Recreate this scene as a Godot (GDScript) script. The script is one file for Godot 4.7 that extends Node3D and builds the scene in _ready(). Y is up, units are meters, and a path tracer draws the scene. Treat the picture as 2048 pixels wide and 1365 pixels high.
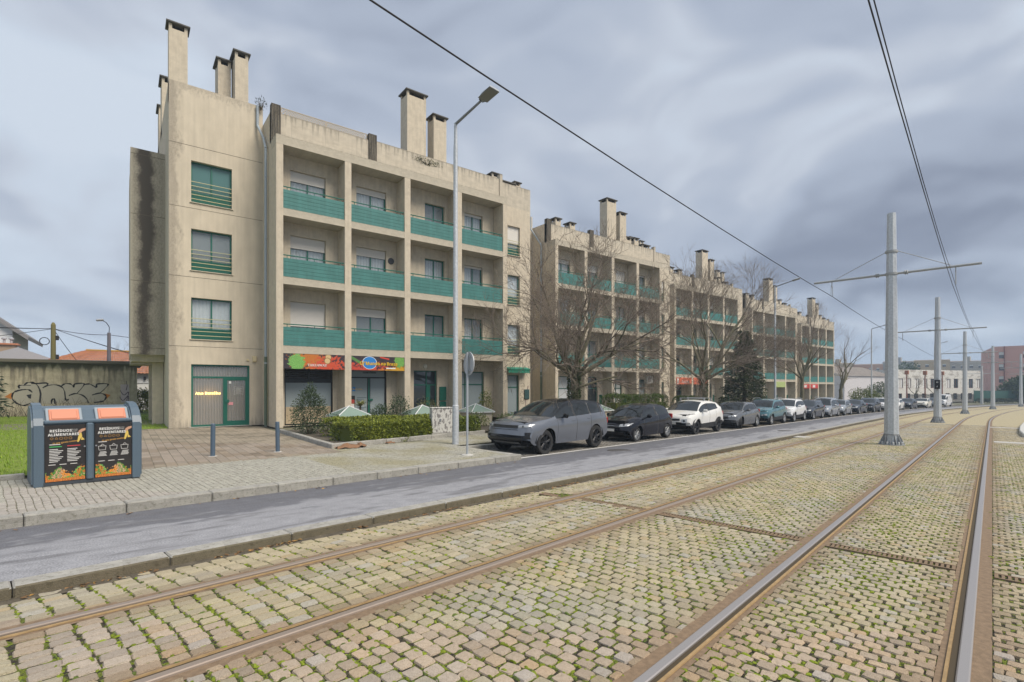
extends Node3D
# A tram street with stepped apartment blocks under an overcast sky. x runs along the facades, -z into them, y up; metres.

const CAM_H := 1.78
const SLOPE := 0.0142
var MT := {}
var used := {}
var rng := RandomNumberGenerator.new()

class MB:
	var v := PackedVector3Array()
	var n := PackedVector3Array()
	var uv := PackedVector2Array()
	var c := PackedColorArray()
	var tint := Color(1, 1, 1)
	func tri(a: Vector3, b: Vector3, d: Vector3, ua := Vector2.ZERO, ub := Vector2.ZERO, ud := Vector2.ZERO) -> void:
		var m := (b - a).cross(d - a).normalized()
		v.append(a); v.append(d); v.append(b)
		n.append(m); n.append(m); n.append(m)
		uv.append(ua); uv.append(ud); uv.append(ub)
		c.append(tint); c.append(tint); c.append(tint)
	func quad(a: Vector3, b: Vector3, d: Vector3, e: Vector3, ua := Vector2(0, 1), ud := Vector2(1, 0)) -> void:
		var ub := Vector2(ud.x, ua.y)
		var ue := Vector2(ua.x, ud.y)
		tri(a, b, d, ua, ub, ud)
		tri(a, d, e, ua, ud, ue)
	func tris(a: Vector3, b: Vector3, d: Vector3, na: Vector3, nb: Vector3, nd: Vector3) -> void:
		v.append(a); v.append(d); v.append(b)
		n.append(na); n.append(nd); n.append(nb)
		uv.append(Vector2.ZERO); uv.append(Vector2.ZERO); uv.append(Vector2.ZERO)
		c.append(tint); c.append(tint); c.append(tint)
	func quads(a: Vector3, b: Vector3, d: Vector3, e: Vector3, na: Vector3, nb: Vector3, nd: Vector3, ne: Vector3) -> void:
		tris(a, b, d, na, nb, nd)
		tris(a, d, e, na, nd, ne)
	func box(lo: Vector3, hi: Vector3) -> void:
		frame(Transform3D(Basis.IDENTITY, (lo + hi) * 0.5), (hi - lo) * 0.5)
	func frame(t: Transform3D, h: Vector3) -> void:
		var p := []
		for i in 8:
			p.append(t * Vector3(h.x if i & 1 else -h.x, h.y if i & 2 else -h.y, h.z if i & 4 else -h.z))
		quad(p[4], p[5], p[7], p[6]); quad(p[1], p[0], p[2], p[3])
		quad(p[5], p[1], p[3], p[7]); quad(p[0], p[4], p[6], p[2])
		quad(p[6], p[7], p[3], p[2]); quad(p[0], p[1], p[5], p[4])
	func cbox(lo: Vector3, hi: Vector3, b := 0.01) -> void:
		cframe(Transform3D(Basis.IDENTITY, (lo + hi) * 0.5), (hi - lo) * 0.5, b)
	func cframe(t: Transform3D, h: Vector3, b: float) -> void:
		# a box with chamfered edges
		b = minf(b, minf(h.x, minf(h.y, h.z)) * 0.9)
		var P := {}
		for i in 8:
			var s := Vector3(1 if i & 1 else -1, 1 if i & 2 else -1, 1 if i & 4 else -1)
			for k in 3:
				var q := h - Vector3(b, b, b)
				q[k] = h[k]
				P[i * 3 + k] = t * (q * s)
		for k in 3:
			var u := (k + 1) % 3
			var w := (k + 2) % 3
			for s in [0, 1]:
				var i0: int = s << k
				var a: Vector3 = P[i0 * 3 + k]
				var bb: Vector3 = P[(i0 | (1 << u)) * 3 + k]
				var cc: Vector3 = P[(i0 | (1 << u) | (1 << w)) * 3 + k]
				var dd: Vector3 = P[(i0 | (1 << w)) * 3 + k]
				if s: quad(a, bb, cc, dd)
				else: quad(a, dd, cc, bb)
			for su in [0, 1]:
				for sw in [0, 1]:
					var e0: int = (su << u) | (sw << w)
					var e1: int = e0 | (1 << k)
					var a2: Vector3 = P[e0 * 3 + u]
					var b2: Vector3 = P[e1 * 3 + u]
					var c2: Vector3 = P[e1 * 3 + w]
					var d2: Vector3 = P[e0 * 3 + w]
					if su == sw: quad(a2, d2, c2, b2)
					else: quad(a2, b2, c2, d2)
		for i in 8:
			var odd := ((i & 1) + ((i >> 1) & 1) + ((i >> 2) & 1)) % 2
			if odd: tri(P[i * 3], P[i * 3 + 1], P[i * 3 + 2])
			else: tri(P[i * 3], P[i * 3 + 2], P[i * 3 + 1])
	func tube(a: Vector3, b: Vector3, ra: float, rb: float, sides := 6, caps := false) -> void:
		var d := (b - a).normalized()
		var u := d.cross(Vector3.RIGHT if absf(d.x) < 0.8 else Vector3.UP).normalized()
		var w := d.cross(u)
		for i in sides:
			var t0 := TAU * i / sides
			var t1 := TAU * (i + 1) / sides
			var n0 := u * cos(t0) + w * sin(t0)
			var n1 := u * cos(t1) + w * sin(t1)
			quads(a + n0 * ra, a + n1 * ra, b + n1 * rb, b + n0 * rb, n0, n1, n1, n0)
			if caps:
				tri(b, b + n0 * rb, b + n1 * rb)
				tri(a, a + n1 * ra, a + n0 * ra)
	func path(p: PackedVector3Array, r: float, sides := 6) -> void:
		for i in p.size() - 1:
			tube(p[i], p[i + 1], r, r, sides)
	func lathe(t: Transform3D, prof: Array, sides := 12) -> void:
		# prof: [radius, height] from bottom to top round the y axis of t
		for i in sides:
			var t0 := TAU * i / sides
			var t1 := TAU * (i + 1) / sides
			var d0 := Vector3(cos(t0), 0, -sin(t0))
			var d1 := Vector3(cos(t1), 0, -sin(t1))
			for k in prof.size() - 1:
				var r0: float = prof[k][0]
				var y0: float = prof[k][1]
				var r1: float = prof[k + 1][0]
				var y1: float = prof[k + 1][1]
				var s := Vector2(y1 - y0, r0 - r1).normalized()
				var a := t * (d0 * r0 + Vector3(0, y0, 0))
				var b := t * (d1 * r0 + Vector3(0, y0, 0))
				var e := t * (d1 * r1 + Vector3(0, y1, 0))
				var f := t * (d0 * r1 + Vector3(0, y1, 0))
				var na := (t.basis * (d0 * s.x + Vector3(0, s.y, 0))).normalized()
				var nb := (t.basis * (d1 * s.x + Vector3(0, s.y, 0))).normalized()
				if r0 > 0.0001: tris(a, b, e, na, nb, nb)
				if r1 > 0.0001: tris(a, e, f, na, nb, na)
	func prism(poly: PackedVector2Array, t: Transform3D, depth: float) -> void:
		# poly counter-clockwise in the xy plane of t, extruded towards -z; front at z = 0
		var idx := Geometry2D.triangulate_polygon(poly)
		for i in range(0, idx.size(), 3):
			var a := poly[idx[i]]
			var b := poly[idx[i + 1]]
			var d := poly[idx[i + 2]]
			if (b - a).cross(d - a) < 0.0:
				var x := b
				b = d
				d = x
			tri(t * Vector3(a.x, a.y, 0), t * Vector3(b.x, b.y, 0), t * Vector3(d.x, d.y, 0))
			tri(t * Vector3(a.x, a.y, -depth), t * Vector3(d.x, d.y, -depth), t * Vector3(b.x, b.y, -depth))
		for i in poly.size():
			var a := poly[i]
			var b := poly[(i + 1) % poly.size()]
			quad(t * Vector3(a.x, a.y, -depth), t * Vector3(b.x, b.y, -depth), t * Vector3(b.x, b.y, 0), t * Vector3(a.x, a.y, 0))
	func grid(P: Array, flip := false) -> void:
		# P: rows of PackedVector3Array, smooth normals
		var R := P.size()
		var C: int = P[0].size()
		var N := []
		for i in R:
			var row := PackedVector3Array()
			for j in C:
				var du: Vector3 = P[i][mini(j + 1, C - 1)] - P[i][maxi(j - 1, 0)]
				var dv: Vector3 = P[mini(i + 1, R - 1)][j] - P[maxi(i - 1, 0)][j]
				var m := du.cross(dv).normalized()
				row.append(-m if flip else m)
			N.append(row)
		for i in R - 1:
			for j in C - 1:
				if flip: quads(P[i][j], P[i + 1][j], P[i + 1][j + 1], P[i][j + 1], N[i][j], N[i + 1][j], N[i + 1][j + 1], N[i][j + 1])
				else: quads(P[i][j], P[i][j + 1], P[i + 1][j + 1], P[i + 1][j], N[i][j], N[i][j + 1], N[i + 1][j + 1], N[i + 1][j])
	func mesh() -> ArrayMesh:
		var a := []
		a.resize(Mesh.ARRAY_MAX)
		a[Mesh.ARRAY_VERTEX] = v
		a[Mesh.ARRAY_NORMAL] = n
		a[Mesh.ARRAY_TEX_UV] = uv
		a[Mesh.ARRAY_COLOR] = c
		var m := ArrayMesh.new()
		m.add_surface_from_arrays(Mesh.PRIMITIVE_TRIANGLES, a)
		return m

# ---------- naming and nodes ----------
func numbered(called: String) -> String:
	var k: int = used.get(called, -1) + 1
	used[called] = k
	return called if k == 0 else "%s_%03d" % [called, k]

func tag(o: Node, label: String, category: String, group := "", kind := "") -> Node:
	if label: o.set_meta("label", label)
	if category: o.set_meta("category", category)
	if group: o.set_meta("group", group)
	if kind: o.set_meta("kind", kind)
	return o

func thing(called: String, label: String, category: String, at := Vector3.ZERO, turn := 0.0, group := "") -> Node3D:
	var o := Node3D.new()
	o.name = numbered(called)
	add_child(o)
	o.position = at
	o.rotation.y = turn
	tag(o, label, category, group)
	return o

func part(what, called: String, mat: Material, parent: Node = null, at := Vector3.ZERO) -> MeshInstance3D:
	var o := MeshInstance3D.new()
	o.mesh = what.mesh() if what is MB else what
	o.material_override = mat
	if parent == null:
		o.name = numbered(called)
		add_child(o)
	else:
		o.name = called
		parent.add_child(o, true)
	o.position = at
	return o

func single(what, called: String, mat: Material, label: String, category: String, group := "") -> MeshInstance3D:
	return tag(part(what, called, mat), label, category, group) as MeshInstance3D

func struct(what, called: String, mat: Material, label := "") -> MeshInstance3D:
	return tag(part(what, called, mat), label, "", "", "structure") as MeshInstance3D

func scatter(m: Mesh, xs: Array, cols: PackedColorArray, called: String, mat: Material, parent: Node) -> MultiMeshInstance3D:
	var mm := MultiMesh.new()
	mm.transform_format = MultiMesh.TRANSFORM_3D
	mm.use_colors = true
	mm.mesh = m
	mm.instance_count = xs.size()
	for i in xs.size():
		mm.set_instance_transform(i, xs[i])
		mm.set_instance_color(i, cols[i])
	var o := MultiMeshInstance3D.new()
	o.multimesh = mm
	o.material_override = mat
	o.name = called
	parent.add_child(o, true)
	return o

func boxed(lo: Vector3, hi: Vector3, called: String, mat: Material, parent: Node, bev := 0.0) -> MeshInstance3D:
	var mb := MB.new()
	if bev > 0.0: mb.cbox(lo, hi, bev)
	else: mb.box(lo, hi)
	return part(mb, called, mat, parent)

# ---------- materials ----------
func lin(r: float, g: float, b: float, a := 1.0) -> Color:
	var c := Color(r, g, b).linear_to_srgb()
	c.a = a
	return c

func mat(key: String, r: float, g: float, b: float, rough := 0.8, metal := 0.0, alpha := 1.0) -> StandardMaterial3D:
	if MT.has(key): return MT[key]
	var m := StandardMaterial3D.new()
	m.resource_name = key
	m.albedo_color = lin(r, g, b, alpha)
	m.roughness = rough
	m.metallic = metal
	if alpha < 1.0: m.transparency = BaseMaterial3D.TRANSPARENCY_ALPHA
	m.cull_mode = BaseMaterial3D.CULL_DISABLED
	MT[key] = m
	return m

func vmat(key: String, rough := 0.8) -> StandardMaterial3D:
	var m := mat(key, 1, 1, 1, rough)
	m.vertex_color_use_as_albedo = true
	return m

func noise(sd: int, freq: float, oct := 3) -> FastNoiseLite:
	var f := FastNoiseLite.new()
	f.seed = sd
	f.frequency = freq
	f.noise_type = FastNoiseLite.TYPE_SIMPLEX_SMOOTH
	f.fractal_octaves = oct
	return f

func nz(sd: int, freq: float, w: int, h: int, oct := 3, sx := 1, sy := 1) -> PackedByteArray:
	# seamless noise bytes, stretched sx and sy times
	var im := noise(sd, freq, oct).get_seamless_image(w / sx, h / sy)
	im.convert(Image.FORMAT_L8)
	if sx > 1 or sy > 1: im.resize(w, h, Image.INTERPOLATE_CUBIC)
	return im.get_data()

func tex(w: int, h: int, f: Callable) -> ImageTexture:
	# f(i, x, y) gives a linear colour
	var d := PackedByteArray()
	d.resize(w * h * 3)
	var i := 0
	for y in h:
		for x in w:
			var q: Color = (f.call(i, x, y) as Color).clamp().linear_to_srgb()
			d[i * 3] = int(q.r * 255.0)
			d[i * 3 + 1] = int(q.g * 255.0)
			d[i * 3 + 2] = int(q.b * 255.0)
			i += 1
	return ImageTexture.create_from_image(Image.create_from_data(w, h, false, Image.FORMAT_RGB8, d))

func bump(sd: int, freq: float, size: int, strength: float, oct := 3) -> ImageTexture:
	var im := noise(sd, freq, oct).get_seamless_image(size, size)
	im.convert(Image.FORMAT_RGBA8)
	im.bump_map_to_normal_map(strength)
	return ImageTexture.create_from_image(im)

func textured(key: String, t: Texture2D, rough := 0.9, tri_scale := 0.0, nmap: Texture2D = null, nscale := 1.0) -> StandardMaterial3D:
	var m := mat(key, 1, 1, 1, rough)
	m.albedo_texture = t
	if tri_scale > 0.0:
		m.uv1_triplanar = true
		m.uv1_world_triplanar = true
		m.uv1_triplanar_sharpness = 6.0
		m.uv1_scale = Vector3.ONE * tri_scale
	if nmap:
		m.normal_enabled = true
		m.normal_texture = nmap
		m.normal_scale = nscale
	return m

# ---------- the street's own coordinates: s along it, o across it (towards the buildings) ----------
const HEAD := 0.16354
const BEND := 46.6
const RADIUS := 380.0

func fall(x: float) -> float:
	return -SLOPE * x if x < 70.0 else (-SLOPE * 70.0 - 0.009 * (x - 70.0) if x < 160.0 else -SLOPE * 70.0 - 0.81)

func heading(s: float) -> float:
	return HEAD if s < BEND else HEAD - (s - BEND) / RADIUS

func st(s: float, o: float, dy := 0.0) -> Vector3:
	var x: float
	var w: float
	var h := heading(s)
	if s < BEND:
		x = s * cos(HEAD)
		w = 2.68 + s * sin(HEAD)
	else:
		x = BEND * cos(HEAD) + RADIUS * (sin(HEAD) - sin(h))
		w = 2.68 + BEND * sin(HEAD) + RADIUS * (cos(h) - cos(HEAD))
	x -= o * sin(h)
	w += o * cos(h)
	return Vector3(x, fall(x) + dy, -w)

func at(x: float, w: float, dy := 0.0) -> Vector3:
	return Vector3(x, fall(x) + dy, -w)

func cross_y(o: float) -> float:
	# height of the finished surfaces across the street
	if o < 2.6: return 0.0
	if o < 3.62: return -0.10 * (o - 2.6) / 1.02
	if o < 6.9: return 0.0 - 0.08 * (o - 3.9) / 3.0
	return -0.08

func strip(mb: MB, s0: float, s1: float, ds: float, o0: float, o1: float, y0: float, y1: float, us := 0.25, uo := 0.25) -> void:
	var k := int(ceil((s1 - s0) / ds))
	for i in k:
		var a := s0 + (s1 - s0) * i / k
		var b := s0 + (s1 - s0) * (i + 1) / k
		mb.quad(st(a, o0, y0), st(b, o0, y0), st(b, o1, y1), st(a, o1, y1), Vector2(a * us, o0 * uo), Vector2(b * us, o1 * uo))

const EXPOSURE := 2.6

func make_sky() -> ImageTexture:
	var W := 1024
	var H := 512
	var big := noise(11, 0.62, 3)
	var mid := noise(23, 1.5, 4)
	var fine := noise(37, 3.2, 4)
	var buf := PackedFloat32Array()
	buf.resize(W * H * 3)
	var look := Vector3(0.607, 0, -0.795)
	var i := 0
	for y in H:
		var el := PI * (0.5 - (y + 0.5) / H)
		for x in W:
			var az := TAU * (x + 0.5) / W
			var d := Vector3(sin(az) * cos(el), sin(el), -cos(az) * cos(el))
			# clouds lie in a layer: they stretch towards the horizon
			var up := maxf(d.y, 0.0)
			var k := 1.0 / (up + 0.22)
			var p := Vector3(d.x * k * 0.9, up * 0.6, d.z * k * 0.9)
			var warp := Vector3(mid.get_noise_3dv(p * 0.5), 0, mid.get_noise_3dv(p * 0.5 + Vector3(9, 4, 2))) * 0.3
			var a := big.get_noise_3dv(p + warp) * 0.5 + 0.5
			var b := mid.get_noise_3dv(p * 0.8 + warp) * 0.5 + 0.5
			var f := fine.get_noise_3dv(p * 0.7 + warp * 2.0) * 0.5 + 0.5
			var right := clampf(d.dot(Vector3(0.94, 0, 0.33)) * 0.5 + 0.5, 0, 1)
			var deg := rad_to_deg(el)
			var t := 0.36 + (a - 0.5) * 0.85 + (b - 0.5) * 0.95 + (f - 0.5) * 0.55 + (right - 0.6) * 0.38
			t += 0.30 * exp(-pow((deg - 12.0) / 8.5, 2.0)) * (0.35 + right)
			var col := Color(0.63, 0.67, 0.735).lerp(Color(0.385, 0.44, 0.54), smoothstep(0.0, 0.62, t))
			col = col.lerp(Color(0.225, 0.262, 0.345), smoothstep(0.52, 1.05, t))
			col = col.lerp(Color(0.43, 0.545, 0.69), smoothstep(0.40, 0.15, t) * 0.35)
			var h := exp(-up * 13.0)
			col = col.lerp(Color(0.475, 0.59, 0.725), h * 0.7)
			if d.y < 0.0: col = Color(0.16, 0.16, 0.15)
			buf[i] = col.r * 1.13 / EXPOSURE
			buf[i + 1] = col.g * 1.13 / EXPOSURE
			buf[i + 2] = col.b * 1.13 / EXPOSURE
			i += 3
	return ImageTexture.create_from_image(Image.create_from_data(W, H, false, Image.FORMAT_RGBF, buf.to_byte_array()))

func set_camera_and_light() -> void:
	var cam := Camera3D.new()
	cam.name = "camera"
	cam.projection = Camera3D.PROJECTION_FRUSTUM
	cam.near = 0.05
	cam.far = 2000.0
	cam.size = 0.05 * 1365.0 / 1021.0
	cam.frustum_offset = Vector2(0, 0.05 * 91.5 / 1021.0)
	cam.position = Vector3(0, CAM_H, 0)
	cam.rotation.y = -atan2(0.607, 0.795)
	add_child(cam)
	cam.current = true
	var env := Environment.new()
	env.background_mode = Environment.BG_SKY
	var sky := Sky.new()
	var sm := PanoramaSkyMaterial.new()
	sm.panorama = make_sky()
	sky.sky_material = sm
	env.sky = sky
	env.tonemap_mode = Environment.TONE_MAPPER_LINEAR
	env.tonemap_exposure = EXPOSURE
	env.sdfgi_enabled = true
	env.ssao_enabled = true
	env.ssil_enabled = true
	env.fog_enabled = true
	env.fog_density = 0.0011
	env.fog_light_color = Color(0.72, 0.80, 0.88)
	var we := WorldEnvironment.new()
	we.name = "environment"
	we.environment = env
	add_child(we)
	var sun := DirectionalLight3D.new()
	sun.name = "sun"
	sun.light_color = Color(1.0, 0.955, 0.89)
	sun.light_energy = 0.5
	sun.light_angular_distance = 32.0
	sun.shadow_enabled = true
	sun.rotation_degrees = Vector3(-50, 22, 0)
	add_child(sun)

# ---------- surface textures ----------
func make_materials() -> void:
	var S := 512
	# cream render: fine grain, broad patches, faint vertical streaks
	var g1 := nz(1, 0.22, S, S, 2)
	var g2 := nz(2, 0.012, S, S, 4)
	var g3 := nz(3, 0.035, S, S, 2, 1, 16)
	var g4 := nz(4, 0.05, S, S, 4)
	var stucco := tex(S, S, func(i: int, _x: int, _y: int) -> Color:
		var k := 1.0 + (g1[i] - 128) / 128.0 * 0.10 + (g2[i] - 128) / 128.0 * 0.10 + (g3[i] - 128) / 128.0 * 0.07
		var c := Color(0.56, 0.495, 0.39) * k
		return c.lerp(Color(0.30, 0.27, 0.215), clampf((g4[i] - 160) / 90.0, 0, 1) * 0.30))
	var grit := bump(5, 0.20, 512, 3.0, 3)
	textured("render", stucco, 0.95, 0.42, grit, 0.55)
	textured("render_far", stucco, 0.95, 0.30)
	var a1m := nz(8, 0.35, S, S, 2)
	# older parapets and slab edges: dark growth running down in streaks
	var h1 := nz(6, 0.05, S, S, 3, 1, 12)
	var h2 := nz(7, 0.018, S, S, 4)
	var old := tex(S, S, func(i: int, x: int, y: int) -> Color:
		var k := 1.0 + (g1[i] - 128) / 128.0 * 0.13 + (g2[i] - 128) / 128.0 * 0.11 + (g3[i] - 128) / 128.0 * 0.08
		var c := Color(0.50, 0.45, 0.365) * k
		var reach := 26.0 + maxf(0.0, (g4[4 * S + x] - 120) * 2.4 + (g1[9 * S + x] - 128) * 0.7) + maxf(0.0, (g2[70 * S + x] - 150) * 2.0)
		var run := clampf(1.0 - y / reach, 0, 1) * clampf(0.55 + (g1[i] - 110) / 90.0, 0, 1)
		run = maxf(run, clampf(1.0 - y / 9.0, 0, 1) * 0.85)
		if x % 171 < 2: run = maxf(run, 0.35)
		return c.lerp(Color(0.10, 0.092, 0.072), clampf(run, 0, 1) * 0.78))
	textured("weathered", old, 0.95)
	var edge := tex(S, 128, func(i: int, _x: int, y: int) -> Color:
		var k := 1.0 + (g1[i] - 128) / 128.0 * 0.16 + (g2[i] - 128) / 128.0 * 0.10
		var c := Color(0.48, 0.435, 0.35) * k
		var run := clampf((g1[i] - 118) / 70.0, 0, 1) * clampf((g4[i] - 60) / 110.0, 0, 1) * clampf(1.2 - y / 100.0, 0, 1)
		run = maxf(run, clampf(1.0 - y / 8.0 + (g4[i] - 128) / 110.0, 0, 1) * 0.8)
		return c.lerp(Color(0.10, 0.095, 0.065), clampf(run, 0, 1) * 0.6))
	textured("slab_edge", edge, 0.95)
	# the black growth on the corner bay, and the grey one along the wing's outer edge
	var mould := tex(256, 1024, func(_i: int, x: int, y: int) -> Color:
		var j := (y % S) * S + x
		var sp := (g1[j] - 128) / 128.0 + (a1m[j] - 128) / 160.0
		var mid := 108.0 + (h2[(y / 2) * S + 40] - 128) * 0.16 + sin(y * 0.006) * 8.0
		var wide := 92.0 + (g2[(y / 2) * S + 90] - 128) * 0.22
		var run := 1.25 * exp(-pow((x - mid) / (wide * 0.52), 2.0)) * (0.80 + 0.25 * sin(y * 0.004 + 1.0)) + 0.34
		run += sp * 0.34 + (g4[j] - 128) / 128.0 * 0.16
		var edge2 := clampf(minf(x, 256 - x) / 26.0, 0, 1)
		run = lerpf(run * 0.35, run, edge2)
		var c := Color(0.46, 0.425, 0.345) * (1.0 + sp * 0.10)
		return c.lerp(Color(0.05, 0.042, 0.036), clampf(run, 0, 0.95)))
	textured("mould_wall", mould, 0.97)
	var wing := tex(512, 1024, func(_i: int, x: int, y: int) -> Color:
		var j := (y % S) * S + x
		var j2 := ((y * 2) % S) * S + (x * 2) % S
		var k := 1.0 + (g1[j2] - 128) / 128.0 * 0.10 + (g2[j] - 128) / 128.0 * 0.09 + (g3[j] - 128) / 128.0 * 0.06
		var c := Color(0.56, 0.495, 0.39) * k
		var lim := 62.0 + (g2[j] - 128) * 0.22 + (g4[j] - 128) * 0.10
		var run := clampf((lim - x) / 26.0, 0, 1) * clampf((g1[j2] - 84) / 60.0, 0, 1) * 0.75
		run = maxf(run, clampf((g1[j2] - 110) / 70.0, 0, 1) * clampf((26.0 - y + (g4[j] - 128) * 0.2) / 22.0, 0, 1) * 0.8)
		run = maxf(run, clampf((y - 996.0 + (h1[j] - 128) * 0.25) / 28.0, 0, 1) * clampf((g1[j2] - 70) / 90.0, 0, 1) * 0.75)
		return c.lerp(Color(0.17, 0.145, 0.12), clampf(run, 0, 1)))
	textured("wing_wall", wing, 0.95)
	textured("black_growth", tex(64, 256, func(_i: int, x: int, y: int) -> Color:
		var j := y * S + x * 3
		var run := clampf(0.95 + (g1[j] - 128) / 120.0 + (h1[j] - 128) / 200.0, 0, 1)
		return Color(0.40, 0.35, 0.27).lerp(Color(0.028, 0.026, 0.022), run)), 0.97)
	# asphalt
	var a1 := nz(8, 0.35, S, S, 2)
	var a2 := nz(9, 0.012, S, S, 4, 2, 1)
	var a3 := nz(10, 0.02, S, S, 4)
	var asphalt := tex(1024, S, func(_i: int, x: int, y: int) -> Color:
		var j := y * S + (x % S)
		var v := 1.0 - y / float(S)
		var j2 := y * S + (x / 2)
		var lane := smoothstep(0.42, 0.60, v + (a2[j2] - 128) / 128.0 * 0.20 + (a3[j] - 128) / 128.0 * 0.16 + (a1[j] - 128) / 128.0 * 0.10)
		var c := Color(0.27, 0.274, 0.295).lerp(Color(0.125, 0.128, 0.145), lane)
		c = c.lerp(Color(0.12, 0.12, 0.13), clampf((a2[(j2 + 19000) % (S * S)] - 160 + (a1[j] - 128) * 0.3) / 26.0, 0, 1) * 0.65)
		if v > 0.93: c = c.lerp(Color(0.17, 0.155, 0.115), clampf((a3[j] - 100) / 60.0, 0, 1) * 0.7)
		var k := 1.0 + (a1[j] - 128) / 128.0 * 0.62 + (a3[j] - 128) / 128.0 * 0.16
		return c * k)
	var tar := textured("asphalt", asphalt, 0.82)
	tar.uv1_scale = Vector3.ONE
	# granite for kerbs
	var granite := tex(256, 256, func(_i: int, x: int, y: int) -> Color:
		var j := y * S + x
		var k := 1.0 + (a1[j] - 128) / 128.0 * 0.34 + (g2[j] - 128) / 128.0 * 0.20
		return (Color(0.36, 0.35, 0.32) * k).lerp(Color(0.13, 0.125, 0.09), clampf((g4[j] - 150) / 80.0, 0, 1) * 0.55))
	var gn := bump(12, 0.25, 256, 2.5, 3)
	textured("granite", granite, 0.9, 1.1, gn, 0.6).vertex_color_use_as_albedo = true
	var granite_dark := tex(256, 256, func(_i: int, x: int, y: int) -> Color:
		var j := y * S + x
		var k := 1.0 + (a1[j] - 128) / 128.0 * 0.40 + (g2[j] - 128) / 128.0 * 0.25
		return (Color(0.17, 0.155, 0.115) * k).lerp(Color(0.06, 0.065, 0.03), clampf((g4[j] - 128) / 80.0, 0, 1) * 0.7))
	textured("granite_dark", granite_dark, 0.95, 1.1, gn, 0.6)
	# setts: grain only, the tone comes from each stone
	var grain := tex(256, 256, func(_i: int, x: int, y: int) -> Color:
		var j := y * S + x
		var k := 0.95 + (a1[j] - 128) / 128.0 * 0.42 + (g1[j] - 128) / 128.0 * 0.22 + (g4[j] - 128) / 128.0 * 0.20
		return Color(k * 1.02, k, k * 0.95))
	var sett := textured("sett", grain, 0.88, 2.2, bump(14, 0.16, 256, 4.0, 3), 0.8)
	sett.vertex_color_use_as_albedo = true
	var paver := textured("paver", grain, 0.9, 0.9, gn, 0.5)
	paver.vertex_color_use_as_albedo = true
	# joints: earth and moss
	var m1 := nz(15, 0.03, S, S, 4)
	var m2 := nz(16, 0.12, S, S, 3)
	var moss := tex(S, S, func(i: int, _x: int, _y: int) -> Color:
		var t := clampf((m1[i] - 92 + (m2[i] - 128) * 0.6) / 46.0, 0, 1)
		var c := Color(0.050, 0.042, 0.028).lerp(Color(0.15, 0.19, 0.018), t)
		return c * (1.0 + (a1[i] - 128) / 128.0 * 0.6))
	textured("joint", moss, 1.0, 0.55, bump(17, 0.3, 256, 8.0, 2), 1.0)
	var earth := tex(256, 256, func(_i: int, x: int, y: int) -> Color:
		var j := y * S + x
		return Color(0.10, 0.085, 0.062) * (1.0 + (a1[j] - 128) / 128.0 * 0.5 + (m1[j] - 128) / 128.0 * 0.4))
	textured("earth", earth, 1.0, 0.8)
	# the far end of the setts, too far off to tell the stones apart
	var farsett := tex(S, S, func(i: int, x: int, y: int) -> Color:
		var k := 1.0 + (a1[i] - 128) / 128.0 * 0.25 + (m1[i] - 128) / 128.0 * 0.15
		var c := Color(0.40, 0.345, 0.225) * k
		return c.lerp(Color(0.13, 0.14, 0.04), clampf((m2[i] - 140) / 60.0, 0, 1) * 0.55))
	textured("far_setts", farsett, 0.95, 0.6)
	# lawn soil, grass
	var soil := tex(256, 256, func(_i: int, x: int, y: int) -> Color:
		var j := y * S + x
		return Color(0.15, 0.21, 0.022) * (1.0 + (a1[j] - 128) / 128.0 * 0.5 + (m1[j] - 128) / 128.0 * 0.3))
	textured("turf", soil, 1.0, 0.7)
	textured("wild_ground", tex(256, 256, func(_i: int, x: int, y: int) -> Color:
		var j := y * S + x
		return Color(0.14, 0.14, 0.08) * (1.0 + (m1[j] - 128) / 128.0 * 0.5)), 1.0, 0.06)
	# tiles, boards, metal
	var galv := tex(256, 256, func(_i: int, x: int, y: int) -> Color:
		var j := y * S + x
		var k := 1.0 + (g4[j] - 128) / 128.0 * 0.16 + (h1[j] - 128) / 128.0 * 0.10
		return Color(0.49, 0.52, 0.55) * k)
	var gm := textured("galvanised", galv, 0.55, 0.9)
	gm.metallic = 0.25
	textured("panel_green", tex(256, 256, func(_i: int, x: int, y: int) -> Color:
		var j := y * S + x
		var k := 1.0 + (g2[j] - 128) / 128.0 * 0.14 + (h1[j] - 128) / 128.0 * 0.12 + (a1[j] - 128) / 128.0 * 0.06
		return Color(0.046, 0.178, 0.165) * k), 0.6, 0.5)
	textured("rust_brown", tex(256, 256, func(_i: int, x: int, y: int) -> Color:
		var j := y * S + x
		var k := 1.0 + (a1[j] - 128) / 128.0 * 0.20 + (g4[j] - 128) / 128.0 * 0.25
		return Color(0.20, 0.14, 0.088) * k), 0.85, 1.2)
	textured("rust_edge", tex(256, 256, func(_i: int, x: int, y: int) -> Color:
		var j := y * S + x
		return Color(0.31, 0.21, 0.10) * (1.0 + (g4[j] - 128) / 128.0 * 0.25)), 0.7, 1.0)
	mat("rail_steel", 0.40, 0.375, 0.36, 0.38, 0.55)
	mat("rail_rusty", 0.33, 0.27, 0.225, 0.45, 0.4)
	mat("groove", 0.06, 0.045, 0.025, 0.9)
	mat("green_frame", 0.012, 0.12, 0.085, 0.35)
	mat("black_frame", 0.006, 0.007, 0.007, 0.35)
	mat("white_plastic", 0.72, 0.73, 0.74, 0.45)
	mat("shutter", 0.62, 0.60, 0.56, 0.5)
	mat("curtain", 0.60, 0.63, 0.66, 0.95)
	mat("walk_joint", 0.15, 0.145, 0.10, 1.0)
	mat("dark_room", 0.30, 0.29, 0.27, 0.9)
	mat("glass", 0.55, 0.65, 0.70, 0.03, 0.0, 0.22).metallic_specular = 0.7
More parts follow.
